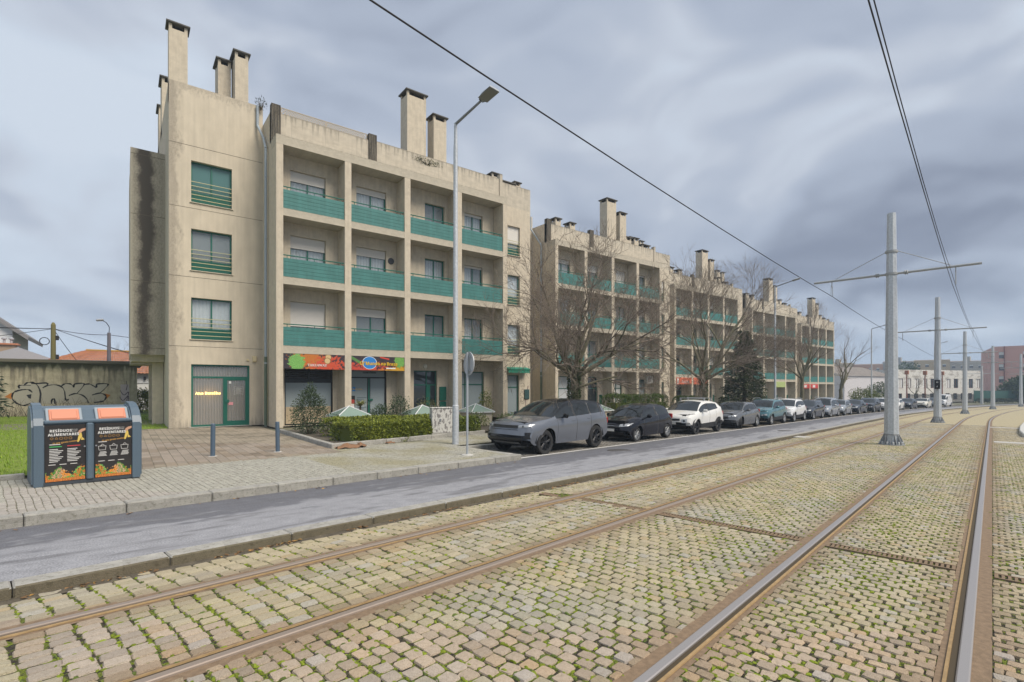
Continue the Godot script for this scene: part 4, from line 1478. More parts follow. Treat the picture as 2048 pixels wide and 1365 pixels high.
func ground_floor(B: Node3D, idx: int, near: bool, far: bool) -> void:
	var R: Material = MT.render
	var zg := 1.37
	if near:
		# bay 1: black louvre over frosted glass, bay 2: glazed office front, both under printed boards
		var mb := MB.new()
		frame_bars(mb, 2.01, 2.6, 0.06, 0.07, [], [1.93])
		mb.box(Vector3(0.06, 1.80, -0.07), Vector3(1.95, 1.94, -0.003))
		mb.box(Vector3(0.96, 1.94, -0.07), Vector3(1.05, 2.54, -0.004))
		var s := part(mb, "shopfront", MT.black_frame, B, Vector3(3.93, 0.02, zg + 0.05))
		boxed(Vector3(0.05, 0.05, -0.05), Vector3(1.96, 1.82, -0.03), "frosted_pane", MT.film_glass, s)
		boxed(Vector3(0.07, 0.06, -0.03), Vector3(1.94, 0.78, -0.024), "kick_board", mat("board_tan", 0.42, 0.34, 0.23, 0.8), s)
		boxed(Vector3(0.05, 1.93, -0.068), Vector3(1.96, 2.55, -0.06), "louvre_back", MT.black, s)
		var sl := MB.new()
		sl.frame(Transform3D(Basis(Vector3.RIGHT, 0.6), Vector3.ZERO), Vector3(0.44, 0.004, 0.035))
		var slm := sl.mesh()
		for k in 5:
			for q in [0.51, 1.50]: part(slm, "louvre", mat("louvre_grey", 0.16, 0.16, 0.165, 0.5), s, Vector3(q, 2.02 + 0.085 * k, -0.03))
		mb = MB.new()
		frame_bars(mb, 1.90, 2.6, 0.06, 0.07, [], [2.05])
		mb.box(Vector3(1.0, 0.06, -0.07), Vector3(1.13, 2.02, -0.004))
		var s2 := part(mb, "shopfront", MT.black_frame, B, Vector3(6.55, 0.02, zg + 0.05))
		for q in [[0.05, 0.05, 1.01, 2.03], [1.12, 0.05, 1.85, 2.03], [0.05, 2.07, 1.85, 2.55]]: boxed(Vector3(q[0], q[1], -0.05), Vector3(q[2], q[3], -0.04), "pane", MT.film_glass, s2)
		boxed(Vector3(1.02, 0.05, -0.038), Vector3(1.10, 2.02, 0.004), "door_stile", MT.green_frame, s2)
		boxed(Vector3(1.03, 0.98, 0.0), Vector3(1.24, 1.07, 0.04), "door_handle", MT.green_frame, s2, 0.01)
		lettering("ESCRITÓRIOS", 0.10, MT.black, s2, Vector3(1.10, 2.28, -0.034))
		boxed(Vector3(0.30, 1.43, -0.039), Vector3(0.44, 1.62, -0.036), "print_disc", mat("sign_blue", 0.02, 0.20, 0.55, 0.5), s2)
		lettering("Ol'Mundo na Brasa", 0.055, mat("sign_yellow", 0.75, 0.48, 0.02, 0.5), s2, Vector3(0.50, 1.52, -0.033))
		var ph := boxed(Vector3(0.12, 0.55, -0.039), Vector3(0.42, 1.22, -0.036), "poster_phone", MT.black, s2)
		boxed(Vector3(0.15, 0.60, -0.0355), Vector3(0.39, 0.85, -0.034), "poster_patch", MT.white_paint, ph)
		boxed(Vector3(0.15, 0.86, -0.0355), Vector3(0.39, 1.05, -0.034), "poster_patch", mat("sign_red", 0.40, 0.05, 0.03, 0.5), ph)
		var ln := MB.new()
		for k in 9: ln.box(Vector3(0.50, 0.52 + 0.075 * k, -0.0385), Vector3(0.72 + 0.12 * ((k * 7) % 3), 0.545 + 0.075 * k, -0.036))
		part(ln, "small_print", mat("print_dark", 0.05, 0.09, 0.12, 0.6), s2)
		# the two boards
		for k in 2:
			var x0: float = PIERS[k][1] + 0.005
			var x1: float = PIERS[k + 1][0] - 0.005
			var m := MB.new()
			m.quad(Vector3(0, 0, 0), Vector3(x1 - x0, 0, 0), Vector3(x1 - x0, 0.62, 0), Vector3(0, 0.62, 0))
			var bm := textured("board_print_%d" % k, food_board(x1 - x0, 0.62, k == 0), 0.45)
			var sg := boxed(Vector3(x0, 2.38, 2.27), Vector3(x1, 3.0, 2.375), "sign_board", MT.black_frame, B)
			part(m, "sign_print", bm, sg, Vector3(x0, 2.38, 2.378))
			if k == 0: lettering("TAKEAWAY", 0.13, MT.white_paint, sg, Vector3(x0 + 1.33, 2.545, 2.382), "lettering", "Droid Serif")
			else:
				var disc := MB.new()
				disc.lathe(Transform3D(Basis(Vector3.RIGHT, PI / 2) * Basis.from_scale(Vector3(1.18, 1, 1)), Vector3(x0 + 0.82, 2.71, 2.379)), [[0.285, 0.0], [0.285, 0.002], [0.0, 0.002]], 28)
				part(disc, "sign_disc", mat("sign_white", 0.75, 0.77, 0.78, 0.5), sg)
				var disc2 := MB.new()
				disc2.lathe(Transform3D(Basis(Vector3.RIGHT, PI / 2) * Basis.from_scale(Vector3(1.18, 1, 1)), Vector3(x0 + 0.82, 2.71, 2.379)), [[0.265, 0.0], [0.265, 0.004], [0.0, 0.004]], 28)
				part(disc2, "sign_disc", MT.sign_blue, sg)
				for q in [[0.0, 0.0, 0.20, MT.sign_yellow, 2.386], [0.012, -0.008, 0.20, MT.black, 2.384]]:
					lettering("Ol'Mundo", q[2], q[3], sg, Vector3(x0 + 0.83 + q[0], 2.68 + q[1], q[4]))
					lettering("na", q[2], q[3], sg, Vector3(x0 + 1.46 + q[0], 2.68 + q[1], q[4]))
					lettering("Brasa", q[2], q[3], sg, Vector3(x0 + 1.88 + q[0], 2.68 + q[1], q[4]))
				boxed(Vector3(x0 + 1.6, 2.46, 2.379), Vector3(x0 + 2.05, 2.51, 2.381), "strapline", MT.sign_white, sg)
		# bay 3: entrance, bay 4: glazed shop, right wing: door and awning
		var en := window(B, Vector3(9.85, 0.02, zg), 1.30, 2.43, {"mull": [0.58], "trans": [1.72], "glass": MT.dark_glass})
		boxed(Vector3(0.74, 0.06, -0.01), Vector3(0.95, 1.70, 0.02), "door_stile", MT.green_frame, en)
		var lp := MB.new()
		lp.lathe(Transform3D(Basis(Vector3.RIGHT, PI / 2), Vector3(10.45, 2.66, 1.50)), [[0.12, 0.0], [0.12, 0.03], [0.09, 0.08], [0.0, 0.10]], 16)
		part(lp, "bulkhead_lamp", mat("opal", 0.7, 0.68, 0.6, 0.4), B)
		boxed(Vector3(11.25, 0.95, 1.5), Vector3(11.62, 1.65, 1.60), "letter_boxes", MT.green_frame, B, 0.01)
		boxed(Vector3(11.26, 0.2, 1.5), Vector3(11.62, 0.9, 1.58), "meter_hatch", MT.green_frame, B, 0.01)
		window(B, Vector3(12.4, 0.02, zg), 1.60, 2.43, {"mull": [0.3], "trans": [1.75], "glass": MT.film_glass})
		window(B, Vector3(15.57, 0.02, zg), 0.83, 2.28, {"mull": [], "trans": [1.6], "glass": MT.film_glass})
		var aw := MB.new()
		aw.cframe(Transform3D(Basis(Vector3.RIGHT, 0.25), Vector3(16.1, 2.62, 1.72)), Vector3(0.78, 0.09, 0.20), 0.03)
		for k in 8: aw.box(Vector3(15.34 + 0.19 * k, 2.42, 1.90), Vector3(15.34 + 0.19 * k + 0.18, 2.55, 1.905))
		part(aw, "awning", mat("awning_green", 0.02, 0.20, 0.13, 0.8), B)
		tag_scrawl(B, Vector3(16.62, 0.75, 1.5045))
		boxed(Vector3(16.75, 0.95, 1.5), Vector3(17.1, 1.5, 1.56), "meter_hatch", mat("hatch_teal", 0.03, 0.075, 0.075, 0.5), B, 0.01)
		# things on the loggias belong to the flats: lamps and a wall clock
		var ck := MB.new()
		ck.lathe(Transform3D(Basis(Vector3.RIGHT, PI / 2), Vector3(8.66, 7.60, 1.5)), [[0.15, 0.0], [0.15, 0.03], [0.12, 0.04], [0.0, 0.035]], 20)
		part(ck, "wall_clock", mat("clock_dark", 0.03, 0.035, 0.045, 0.5), B)
	else:
		var spec := [[0.53, 2.54], [3.15, 5.05], [6.45, 7.75], [9.0, 10.6]]
		for k in 4:
			var w: float = spec[k][1] - spec[k][0]
			var h := 2.6 if k < 2 else 2.43
			window(B, Vector3(3.4 + spec[k][0], 0.02, zg), w, h, {"far": true, "mull": [0.35 + 0.1 * (k % 3)], "trans": [1.75], "glass": [MT.film_glass, MT.curtain, MT.dark_glass, MT.white_paint][(k + idx) % 4] if idx == 1 else [MT.dark_glass, MT.film_glass, MT.dark_glass, MT.film_glass][k]})
			boxed(Vector3(3.4 + spec[k][1] + 0.1, 0.3, 1.5), Vector3(3.4 + spec[k][1] + 0.42, 1.3, 1.54), "meter_hatch", MT.green_frame, B, 0.01)
		window(B, Vector3(15.57, 0.02, zg), 0.83, 2.28, {"far": true, "mull": []})
		if idx == 1:
			var ac := boxed(Vector3(13.75, 2.15, 1.52), Vector3(14.5, 2.75, 1.85), "air_conditioner", mat("ac_white", 0.60, 0.60, 0.57, 0.5), B, 0.02)
			var fan := MB.new()
			fan.lathe(Transform3D(Basis(Vector3.RIGHT, PI / 2), Vector3(14.0, 2.45, 1.852)), [[0.22, 0.0], [0.22, 0.012], [0.18, 0.004], [0.0, 0.004]], 20)
			part(fan, "fan_grille", mat("grille_grey", 0.25, 0.25, 0.25, 0.6), ac)
		if idx == 2 or idx == 4:
			for k in 2:
				var x0: float = PIERS[k][1] + 0.005
				var x1: float = PIERS[k + 1][0] - 0.005
				var sg := boxed(Vector3(x0, 2.36, 2.25), Vector3(x1, 3.0, 2.43), "sign_board", mat("sign_orange", 0.60, 0.13, 0.06, 0.5) if idx == 2 else mat("sign_scarlet", 0.55, 0.04, 0.03, 0.5), B, 0.01)
				if idx == 2 and k == 0:
					lettering("Pacito", 0.40, MT.white_paint, sg, Vector3((x0 + x1) * 0.5 + 0.15, 2.62, 2.435), "lettering", "Droid Sans", false)
					boxed(Vector3(x0 + 0.10, 2.42, 2.431), Vector3(x0 + 0.32, 2.94, 2.434), "logo", MT.white_paint, sg)
				elif idx == 4:
					boxed(Vector3(x0 + 0.7, 2.5, 2.431), Vector3(x0 + 1.5, 2.86, 2.434), "logo", MT.white_paint, sg)
		if idx == 3:
			boxed(Vector3(9.25, 2.3, 2.25), Vector3(11.74, 3.0, 2.43), "sign_board", mat("sign_lime", 0.38, 0.46, 0.18, 0.6), B, 0.01)

func tag_scrawl(B: Node3D, p: Vector3) -> void:
	# sprayed tag running down the wall, drawn in strokes
	var mb := MB.new()
	for k in [[[-0.14, 1.42], [0.0, 1.46], [0.14, 1.38], [0.15, 1.28], [-0.05, 1.30], [-0.10, 1.22]], [[-0.12, 0.98], [0.03, 1.12], [0.12, 0.98], [-0.10, 0.99]], [[-0.04, 0.92], [-0.15, 0.86], [-0.14, 0.74], [-0.02, 0.74]], [[0.02, 0.92], [0.10, 0.86], [0.04, 0.80]], [[0.0, 0.66], [-0.14, 0.56], [-0.12, 0.38], [0.02, 0.28], [0.14, 0.38], [0.14, 0.56], [0.0, 0.66]], [[-0.06, 0.56], [-0.08, 0.44], [0.06, 0.42], [0.08, 0.56]]]:
		var q := []
		for e in k: q.append([p.x + e[0], p.y - 0.35 + e[1]])
		ribbon(mb, q, p.z, 0.009)
	var g := part(mb, "graffiti", MT.black, B)
	var m2 := MB.new()
	ribbon(m2, [[p.x + 0.22, p.y - 0.35], [p.x + 0.24, p.y + 0.05], [p.x + 0.34, p.y + 0.55], [p.x + 0.42, p.y + 0.95]], p.z, 0.02)
	part(m2, "graffiti", mat("spray_plum", 0.10, 0.03, 0.06, 0.8), B)

func build_buildings() -> void:
	var spots := [[1.45, 24.2], [19.47, 27.6], [37.49, 31.0], [55.51, 33.0], [73.53, 35.2]]
	var labs := ["nearest cream apartment block with green balconies and a takeaway at street level", "second cream apartment block, behind the large bare tree", "third cream apartment block with an orange shop sign", "fourth cream apartment block with a lime green shop sign", "farthest cream apartment block with small red shop signs"]
	for i in 5:
		apartment_block(i, Vector3(spots[i][0], 0.13 - 0.24 * i, -spots[i][1]), labs[i])
	# wooden trellis on the first block's parapet
	var B := Vector3(1.45, 0.13, -24.2)
	var t := thing("roof_trellis", "diagonal lattice trellis standing on the nearest block's parapet", "trellis", B + Vector3(3.8, 13.03, 1.40))
	var fr := MB.new()
	for k in 2:
		frame_bars(fr, 1.86, 0.30, 0.03, 0.03)
		for q in fr.v.size():
			if k == 1 and q >= fr.v.size() / 2: fr.v[q] += Vector3(1.88, 0, 0)
	part(fr, "trellis_frame", mat("lattice", 0.42, 0.36, 0.27, 0.9), t)
	var la := MB.new()
	la.frame(Transform3D(Basis(Vector3.BACK, PI / 4), Vector3(0, 0.15, -0.01)), Vector3(0.165, 0.015, 0.006))
	var lb := MB.new()
	lb.frame(Transform3D(Basis(Vector3.BACK, -PI / 4), Vector3(0, 0.15, -0.02)), Vector3(0.165, 0.015, 0.006))
	var lam := la.mesh()
	var lbm := lb.mesh()
	for i in 32:
		part(lam, "lath", MT.lattice, t, Vector3(0.12 + i * 0.113, 0, 0))
		part(lbm, "lath", MT.lattice, t, Vector3(0.12 + i * 0.113, 0, 0))

# ---------- street furniture ----------
const POLES := [22.35, 43.7, 68.6, 92.0, 114.0]

func polygonal(mb: MB, y0: float, y1: float, r0: float, r1: float, sides := 8) -> void:
	for i in sides:
		var a := TAU * (i + 0.5) / sides
		var b := TAU * (i + 1.5) / sides
		mb.quad(Vector3(cos(a) * r0, y0, -sin(a) * r0), Vector3(cos(b) * r0, y0, -sin(b) * r0), Vector3(cos(b) * r1, y1, -sin(b) * r1), Vector3(cos(a) * r1, y1, -sin(a) * r1))
		mb.tri(Vector3(0, y1, 0), Vector3(cos(a) * r1, y1, -sin(a) * r1), Vector3(cos(b) * r1, y1, -sin(b) * r1))

func catenary_pole(i: int) -> void:
	var lab := ["tall grey catenary pole nearest the camera, with bolted foot", "grey catenary pole carrying the black tram signal", "third grey catenary pole along the tracks", "fourth grey catenary pole along the tracks", "farthest grey catenary pole near the green fence"]
	var t := thing("catenary_pole", lab[i], "pole", st(POLES[i], 0), heading(POLES[i]), "catenary poles between the tracks")
	var mb := MB.new()
	polygonal(mb, 0.02, 8.34, 0.235, 0.138)
	part(mb, "shaft", MT.galvanised, t)
	mb = MB.new()
	polygonal(mb, 0.36, 0.40, 0.246, 0.246)
	mb.lathe(Transform3D.IDENTITY, [[0.40, 0.0], [0.40, 0.035], [0.24, 0.036]], 24)
	var foot := part(mb, "base_flange", mat("foot_grey", 0.28, 0.29, 0.30, 0.6, 0.2), t)
	for k in 12:
		var a := TAU * k / 12.0
		var gs := MB.new()
		var tr := Transform3D(Basis(Vector3.UP, a), Vector3.ZERO)
		gs.prism(PackedVector2Array([Vector2(0.20, 0.03), Vector2(0.385, 0.03), Vector2(0.235, 0.37), Vector2(0.20, 0.37)]), tr * Transform3D(Basis.IDENTITY, Vector3(0, 0, 0.007)), 0.014)
		part(gs, "gusset", MT.foot_grey, foot)
		var bo := MB.new()
		bo.lathe(Transform3D(Basis.IDENTITY, Vector3(cos(a + 0.26) * 0.33, 0.03, -sin(a + 0.26) * 0.33)), [[0.034, 0], [0.034, 0.07], [0.026, 0.10], [0.0, 0.105]], 8)
		part(bo, "bolt_cap", mat("cap_grey", 0.45, 0.47, 0.48, 0.5), foot)
	mb = MB.new()
	var ya := 6.16
	mb.tube(Vector3(0, ya, -2.46), Vector3(0, ya, 2.40), 0.042, 0.042, 10, true)
	var arm := part(mb, "cross_arm", mat("arm_grey", 0.36, 0.37, 0.37, 0.5, 0.2), t)
	for z in [-0.42, 0.42]:
		var ins := MB.new()
		ins.lathe(Transform3D(Basis(Vector3.RIGHT, PI / 2), Vector3(0, ya, z)), [[0.05, -0.06], [0.09, -0.03], [0.05, 0.0], [0.09, 0.03], [0.05, 0.06]], 10)
		part(ins, "insulator", MT.arm_grey, arm)
	var cl := MB.new()
	for y in [ya, 6.96]: cl.lathe(Transform3D(Basis.IDENTITY, Vector3(0, y - 0.04, 0)), [[0.10, 0], [0.195, 0], [0.195, 0.08], [0.10, 0.08]], 8)
	part(cl, "clamp", MT.arm_grey, t)
	for z in [-1.72, 1.62]:
		var r := MB.new()
		r.tube(Vector3(0, 6.96, 0.18 * signf(z)), Vector3(0, ya + 0.06, z), 0.011, 0.011, 6)
		part(r, "tie_rod", MT.arm_grey, t)
		var h := MB.new()
		h.tube(Vector3(0, ya, z * 1.08), Vector3(0, ya - 0.20, z * 1.08), 0.014, 0.014, 6)
		h.tube(Vector3(-0.10, ya - 0.20, z * 1.08), Vector3(0.10, ya - 0.20, z * 1.08), 0.016, 0.016, 6)
		h.tube(Vector3(-0.10, ya - 0.20, z * 1.08), Vector3(-0.16, 5.56, z * 1.08), 0.010, 0.010, 5)
		h.tube(Vector3(0.10, ya - 0.20, z * 1.08), Vector3(0.16, 5.56, z * 1.08), 0.010, 0.010, 5)
		part(h, "wire_hanger", MT.arm_grey, t)

func wire(label: String, o0: float, o1: float, y0: float, y1: float, r: float) -> void:
	var mb := MB.new()
	var ss := [-32.0, 0.0]
	ss.append_array(POLES)
	ss.append_array([136.0, 160.0])
	for i in ss.size() - 1:
		var oa := o0 if i % 2 else o1
		var ob := o1 if i % 2 else o0
		var prev := Vector3.ZERO
		for k in 7:
			var u := k / 6.0
			var s: float = lerpf(ss[i], ss[i + 1], u)
			var a := st(ss[i], oa, y1)
			var b := st(ss[i + 1], ob, y1)
			var p := a.lerp(b, u) - Vector3(0, (y1 - y0) * 4.0 * u * (1.0 - u), 0)
			if k: mb.tube(prev, p, r, r, 6)
			prev = p
	single(mb, "overhead_wire", MT.cable, label, "wire", "overhead wires of the tramway")

func street_lamp(s: float, o: float, label: String, turn := 0.0) -> void:
	var t := thing("street_lamp", label, "street lamp", st(s, o, sy(o)), heading(s) + turn, "street lamps along the pavement")
	var mb := MB.new()
	mb.lathe(Transform3D.IDENTITY, [[0.105, 0.0], [0.10, 1.2], [0.085, 1.22], [0.065, 9.3], [0.055, 9.32], [0.05, 10.0], [0.0, 10.02]], 14)
	part(mb, "post", MT.galvanised, t)
	boxed(Vector3(0.085, 0.55, -0.05), Vector3(0.10, 1.0, 0.05), "hatch", mat("hatch_grey2", 0.30, 0.32, 0.33, 0.6), t, 0.004)
	mb = MB.new()
	mb.tube(Vector3(0, 9.97, -0.02), Vector3(0, 10.26, 1.15), 0.045, 0.036, 10, true)
	part(mb, "arm", mat("arm_paint", 0.24, 0.25, 0.27, 0.5, 0.2), t)
	# lamp head: a flat tapering shell with a lens beneath
	var hd := MB.new()
	var tr := Transform3D(Basis(Vector3.RIGHT, -0.22), Vector3(0, 10.27, 1.12))
	var rows := []
	for r in 7:
		var z := r / 6.0
		var row := PackedVector3Array()
		var w := 0.07 + 0.13 * sin(minf(z * 2.2, 1.0) * PI / 2)
		var h := 0.05 + 0.06 * sin(z * PI)
		for k in 9:
			var a := PI * k / 8.0
			row.append(tr * Vector3(cos(a) * w, -0.03 + sin(a) * h, z * 0.62))
		rows.append(row)
	hd.grid(rows, true)
	hd.quad(tr * Vector3(0.20, -0.03, 0.62), tr * Vector3(-0.20, -0.03, 0.62), tr * Vector3(-0.17, 0.02, 0.62), tr * Vector3(0.17, 0.02, 0.62))
	part(hd, "lamp_head", mat("lamp_silver", 0.38, 0.40, 0.42, 0.4, 0.3), t)
	var ln := MB.new()
	ln.frame(tr * Transform3D(Basis.IDENTITY, Vector3(0, -0.035, 0.35)), Vector3(0.185, 0.008, 0.25))
	part(ln, "lens", mat("lens_grey", 0.22, 0.22, 0.20, 0.3), t)

func waste_container() -> void:
	var t := thing("waste_container", "blue-grey double food waste container with salmon flaps and black posters", "container", st(0.28, 8.86, sy(8.86)), HEAD)
	var steel := textured("bin_paint", tex(128, 128, func(_i: int, x: int, y: int) -> Color:
		var k := 1.0 + 0.10 * sin(x * 0.9 + sin(y * 0.31) * 3.0) * sin(y * 1.3) + (0.5 if (x * 7 + y * 13) % 97 == 0 else 0.0)
		return Color(0.085, 0.125, 0.165) * k), 0.42, 1.6)
	var L := 1.45
	var prof := PackedVector2Array([Vector2(0, 0.0), Vector2(0, 1.02), Vector2(-0.06, 1.14), Vector2(-0.20, 1.28), Vector2(-0.36, 1.36), Vector2(-0.62, 1.39), Vector2(-0.80, 1.34), Vector2(-0.90, 1.22), Vector2(-0.95, 1.02), Vector2(-0.95, 0.0)])
	var side := PackedVector2Array()
	for p in prof: side.append(Vector2(p.x, p.y))
	# the prism's xy plane becomes the container's zy plane
	var turn := Basis(Vector3(0, 0, 1), Vector3(0, 1, 0), Vector3(-1, 0, 0))
	for x in [0.0, L - 0.12]:
		var mb := MB.new()
		var r := side.duplicate()
		if not Geometry2D.is_polygon_clockwise(r): pass
		else: r.reverse()
		mb.prism(r, Transform3D(turn, Vector3(x, 0, 0)), 0.12)
		var inset := PackedVector2Array()
		for p in r: inset.append(Vector2(-0.475, 0.66) + (p - Vector2(-0.475, 0.66)) * 0.93)
		mb.prism(inset, Transform3D(turn, Vector3(x - 0.025, 0, 0)), 0.17)
		part(mb, "end_panel", steel, t)
	var inner := PackedVector2Array([Vector2(-0.05, 0.03), Vector2(-0.05, 1.03), Vector2(-0.30, 1.27), Vector2(-0.62, 1.33), Vector2(-0.90, 1.15), Vector2(-0.90, 0.03)])
	var bi := inner.duplicate()
	if Geometry2D.is_polygon_clockwise(bi): bi.reverse()
	var body := MB.new()
	body.prism(bi, Transform3D(turn, Vector3(0.12, 0, 0)), L - 0.24)
	part(body, "body", steel, t)
	boxed(Vector3(0.12, 0.0, -0.07), Vector3(L - 0.12, 0.055, -0.02), "plinth", mat("bin_dark", 0.04, 0.05, 0.06, 0.6), t)
	boxed(Vector3(0.675, 0.05, -0.06), Vector3(0.775, 1.04, 0.015), "centre_post", steel, t, 0.02)
	boxed(Vector3(0.12, 1.035, -0.10), Vector3(L - 0.12, 1.10, -0.005), "top_rail", steel, t, 0.02)
	var food := food_print()
	for k in 2:
		var x0 := 0.135 + k * 0.655
		var dw := 0.535
		var door := boxed(Vector3(x0, 0.06, -0.052), Vector3(x0 + dw, 1.02, -0.025), "door", mat("poster_black", 0.022, 0.019, 0.018, 0.4), t, 0.006)
		var q := MB.new()
		q.quad(Vector3(0, 0, 0), Vector3(dw - 0.02, 0, 0), Vector3(dw - 0.02, 0.27, 0), Vector3(0, 0.27, 0), Vector2(0.0 if k == 0 else 1.0, 1), Vector2(1.0 if k == 0 else 0.0, 0))
		part(q, "food_print", food, door, Vector3(x0 + 0.01, 0.065, -0.0235))
		var zt := -0.0225
		var wt := mat("print_white", 0.72, 0.72, 0.70, 0.6)
		var ora := mat("print_ochre", 0.55, 0.30, 0.07, 0.6)
		lettering("RESÍDUOS", 0.060, wt, door, Vector3(x0 + 0.205, 0.92, zt))
		lettering("ALIMENTARES", 0.060, wt, door, Vector3(x0 + 0.245, 0.855, zt))
		lettering("RECOLHA", 0.018, wt, door, Vector3(x0 + 0.385, 0.935, zt), "lettering", "Droid Sans", false)
		lettering("SELETIVA", 0.018, wt, door, Vector3(x0 + 0.385, 0.905, zt), "lettering", "Droid Sans", false)
		var li := lettering("O seu gesto conta!", 0.036, ora, door, Vector3(x0 + 0.265, 0.725, zt), "lettering", "Droid Serif", true)
		li.rotation.z = 0.10
		# outlined food symbols
		var ic := MB.new()
		for j in 5:
			var c := Vector3(x0 + 0.09 + 0.06 * j, 0.792, zt)
			var n: int = [4, 3, 8, 5, 6][j]
			for e in n:
				var a := TAU * e / n + PI / 2
				var b := TAU * (e + 1) / n + PI / 2
				ic.tube(c + Vector3(cos(a), sin(a), 0) * 0.022, c + Vector3(cos(b), sin(b), 0) * 0.022, 0.0022, 0.0022, 4)
		part(ic, "symbols", ora, door)
		# a hand holding a peel
		var pe := MB.new()
		pe.prism(PackedVector2Array([Vector2(0, 0), Vector2(0.02, 0.0), Vector2(0.065, 0.10), Vector2(0.055, 0.16), Vector2(0.03, 0.15), Vector2(0.01, 0.08)]), Transform3D(Basis.IDENTITY, Vector3(x0 + dw - 0.115, 0.715, zt + 0.001)), 0.001)
		pe.prism(PackedVector2Array([Vector2(0.05, 0.03), Vector2(0.10, 0.035), Vector2(0.06, 0.09)]), Transform3D(Basis.IDENTITY, Vector3(x0 + dw - 0.115, 0.715, zt + 0.001)), 0.001)
		part(pe, "peel_print", mat("peel", 0.62, 0.45, 0.10, 0.6), door)
		var ha := MB.new()
		ha.prism(PackedVector2Array([Vector2(0, 0), Vector2(0.03, -0.005), Vector2(0.055, 0.025), Vector2(0.10, 0.05), Vector2(0.10, 0.085), Vector2(0.05, 0.075), Vector2(0.01, 0.045)]), Transform3D(Basis.IDENTITY, Vector3(x0 + dw - 0.105, 0.865, zt + 0.001)), 0.001)
		part(ha, "hand_print", mat("hand_tone", 0.50, 0.28, 0.18, 0.6), door)
		var ln := MB.new()
		if k == 0:
			for col in 2:
				for j in 9: ln.box(Vector3(x0 + 0.06 + 0.23 * col, 0.395 + 0.026 * j, zt - 0.001), Vector3(x0 + 0.17 + 0.23 * col + 0.022 * ((j * 5 + col) % 4), 0.404 + 0.026 * j, zt))
			boxed(Vector3(x0 + 0.06, 0.645, zt - 0.001), Vector3(x0 + 0.22, 0.660, zt), "green_bar", mat("print_green", 0.05, 0.36, 0.10, 0.6), door)
			boxed(Vector3(x0 + 0.29, 0.650, zt - 0.001), Vector3(x0 + 0.46, 0.665, zt), "red_bar", mat("print_red", 0.50, 0.05, 0.06, 0.6), door)
			ln.box(Vector3(x0 + 0.06, 0.685, zt - 0.001), Vector3(x0 + 0.20, 0.695, zt))
		else:
			ln.box(Vector3(x0 + 0.05, 0.685, zt - 0.001), Vector3(x0 + 0.17, 0.695, zt))
			for col in 3:
				for j in 5: ln.box(Vector3(x0 + 0.05 + 0.16 * col + 0.006 * j, 0.44 + 0.017 * j, zt - 0.001), Vector3(x0 + 0.17 + 0.16 * col - 0.008 * ((j + col) % 3), 0.447 + 0.017 * j, zt))
				var b := Vector3(x0 + 0.06 + 0.16 * col, 0.545, zt)
				for e in [[0, 0, 0.09, 0], [0, 0, -0.008, 0.07], [0.09, 0, 0.098, 0.07], [-0.012, 0.07, 0.102, 0.07], [0.02, 0.07, 0.045, 0.105], [0.045, 0.105, 0.075, 0.08]]:
					ln.tube(b + Vector3(e[0], e[1], 0), b + Vector3(e[2], e[3], 0), 0.003, 0.003, 4)
		for j in 3: ln.box(Vector3(x0 + 0.05 + 0.14 * j, 0.345, zt - 0.001), Vector3(x0 + 0.14 + 0.14 * j, 0.354, zt))
		part(ln, "print_lines", wt, door)
		var lk := MB.new()
		lk.lathe(Transform3D(Basis(Vector3.RIGHT, PI / 2), Vector3(x0 + (0.52 if k == 0 else 0.02), 0.63, -0.03)), [[0.014, 0], [0.014, 0.016], [0.0, 0.018]], 10)
		part(lk, "lock", mat("lock_grey", 0.30, 0.31, 0.33, 0.4, 0.6), door)
		# flap in the sloping top
		var fl := MB.new()
		var tr := Transform3D(Basis(Vector3.RIGHT, 0.80), Vector3(x0 + 0.26, 1.185, -0.15))
		fl.cframe(tr, Vector3(0.20, 0.020, 0.125), 0.012)
		fl.cframe(tr * Transform3D(Basis.IDENTITY, Vector3(0, 0.014, 0.015)), Vector3(0.175, 0.018, 0.10), 0.014)
		part(fl, "flap", mat("salmon", 0.60, 0.235, 0.145, 0.5), t)
		var lip := MB.new()
		lip.cframe(Transform3D(Basis(Vector3.RIGHT, 0.80), Vector3(x0 + 0.26, 1.175, -0.16)), Vector3(0.24, 0.016, 0.165), 0.01)
		part(lip, "flap_frame", mat("bin_light", 0.26, 0.31, 0.35, 0.5), t)

func food_print() -> StandardMaterial3D:
	var a := nz(70, 0.035, 256, 256, 3)
	var b := nz(71, 0.10, 256, 256, 3)
	return textured("food_poster", tex(256, 128, func(i: int, x: int, y: int) -> Color:
		var j := y * 256 + x
		var n := (a[j] - 128) / 128.0
		var m := (b[j] - 128) / 128.0
		var top := 46.0 + 26.0 * sin(x * 0.043 + 1.0) + n * 34.0
		if y < top: return Color(0.022, 0.019, 0.018)
		var kind := int(floor((x + n * 60.0 + y * 0.3) / 42.0)) % 5
		var c: Color = [Color(0.50, 0.15, 0.02), Color(0.07, 0.22, 0.03), Color(0.42, 0.30, 0.17), Color(0.60, 0.22, 0.03), Color(0.12, 0.32, 0.07)][kind]
		if y > 104: c = Color(0.48, 0.16, 0.03)
		return c * (1.0 + m * 0.9)), 0.5)

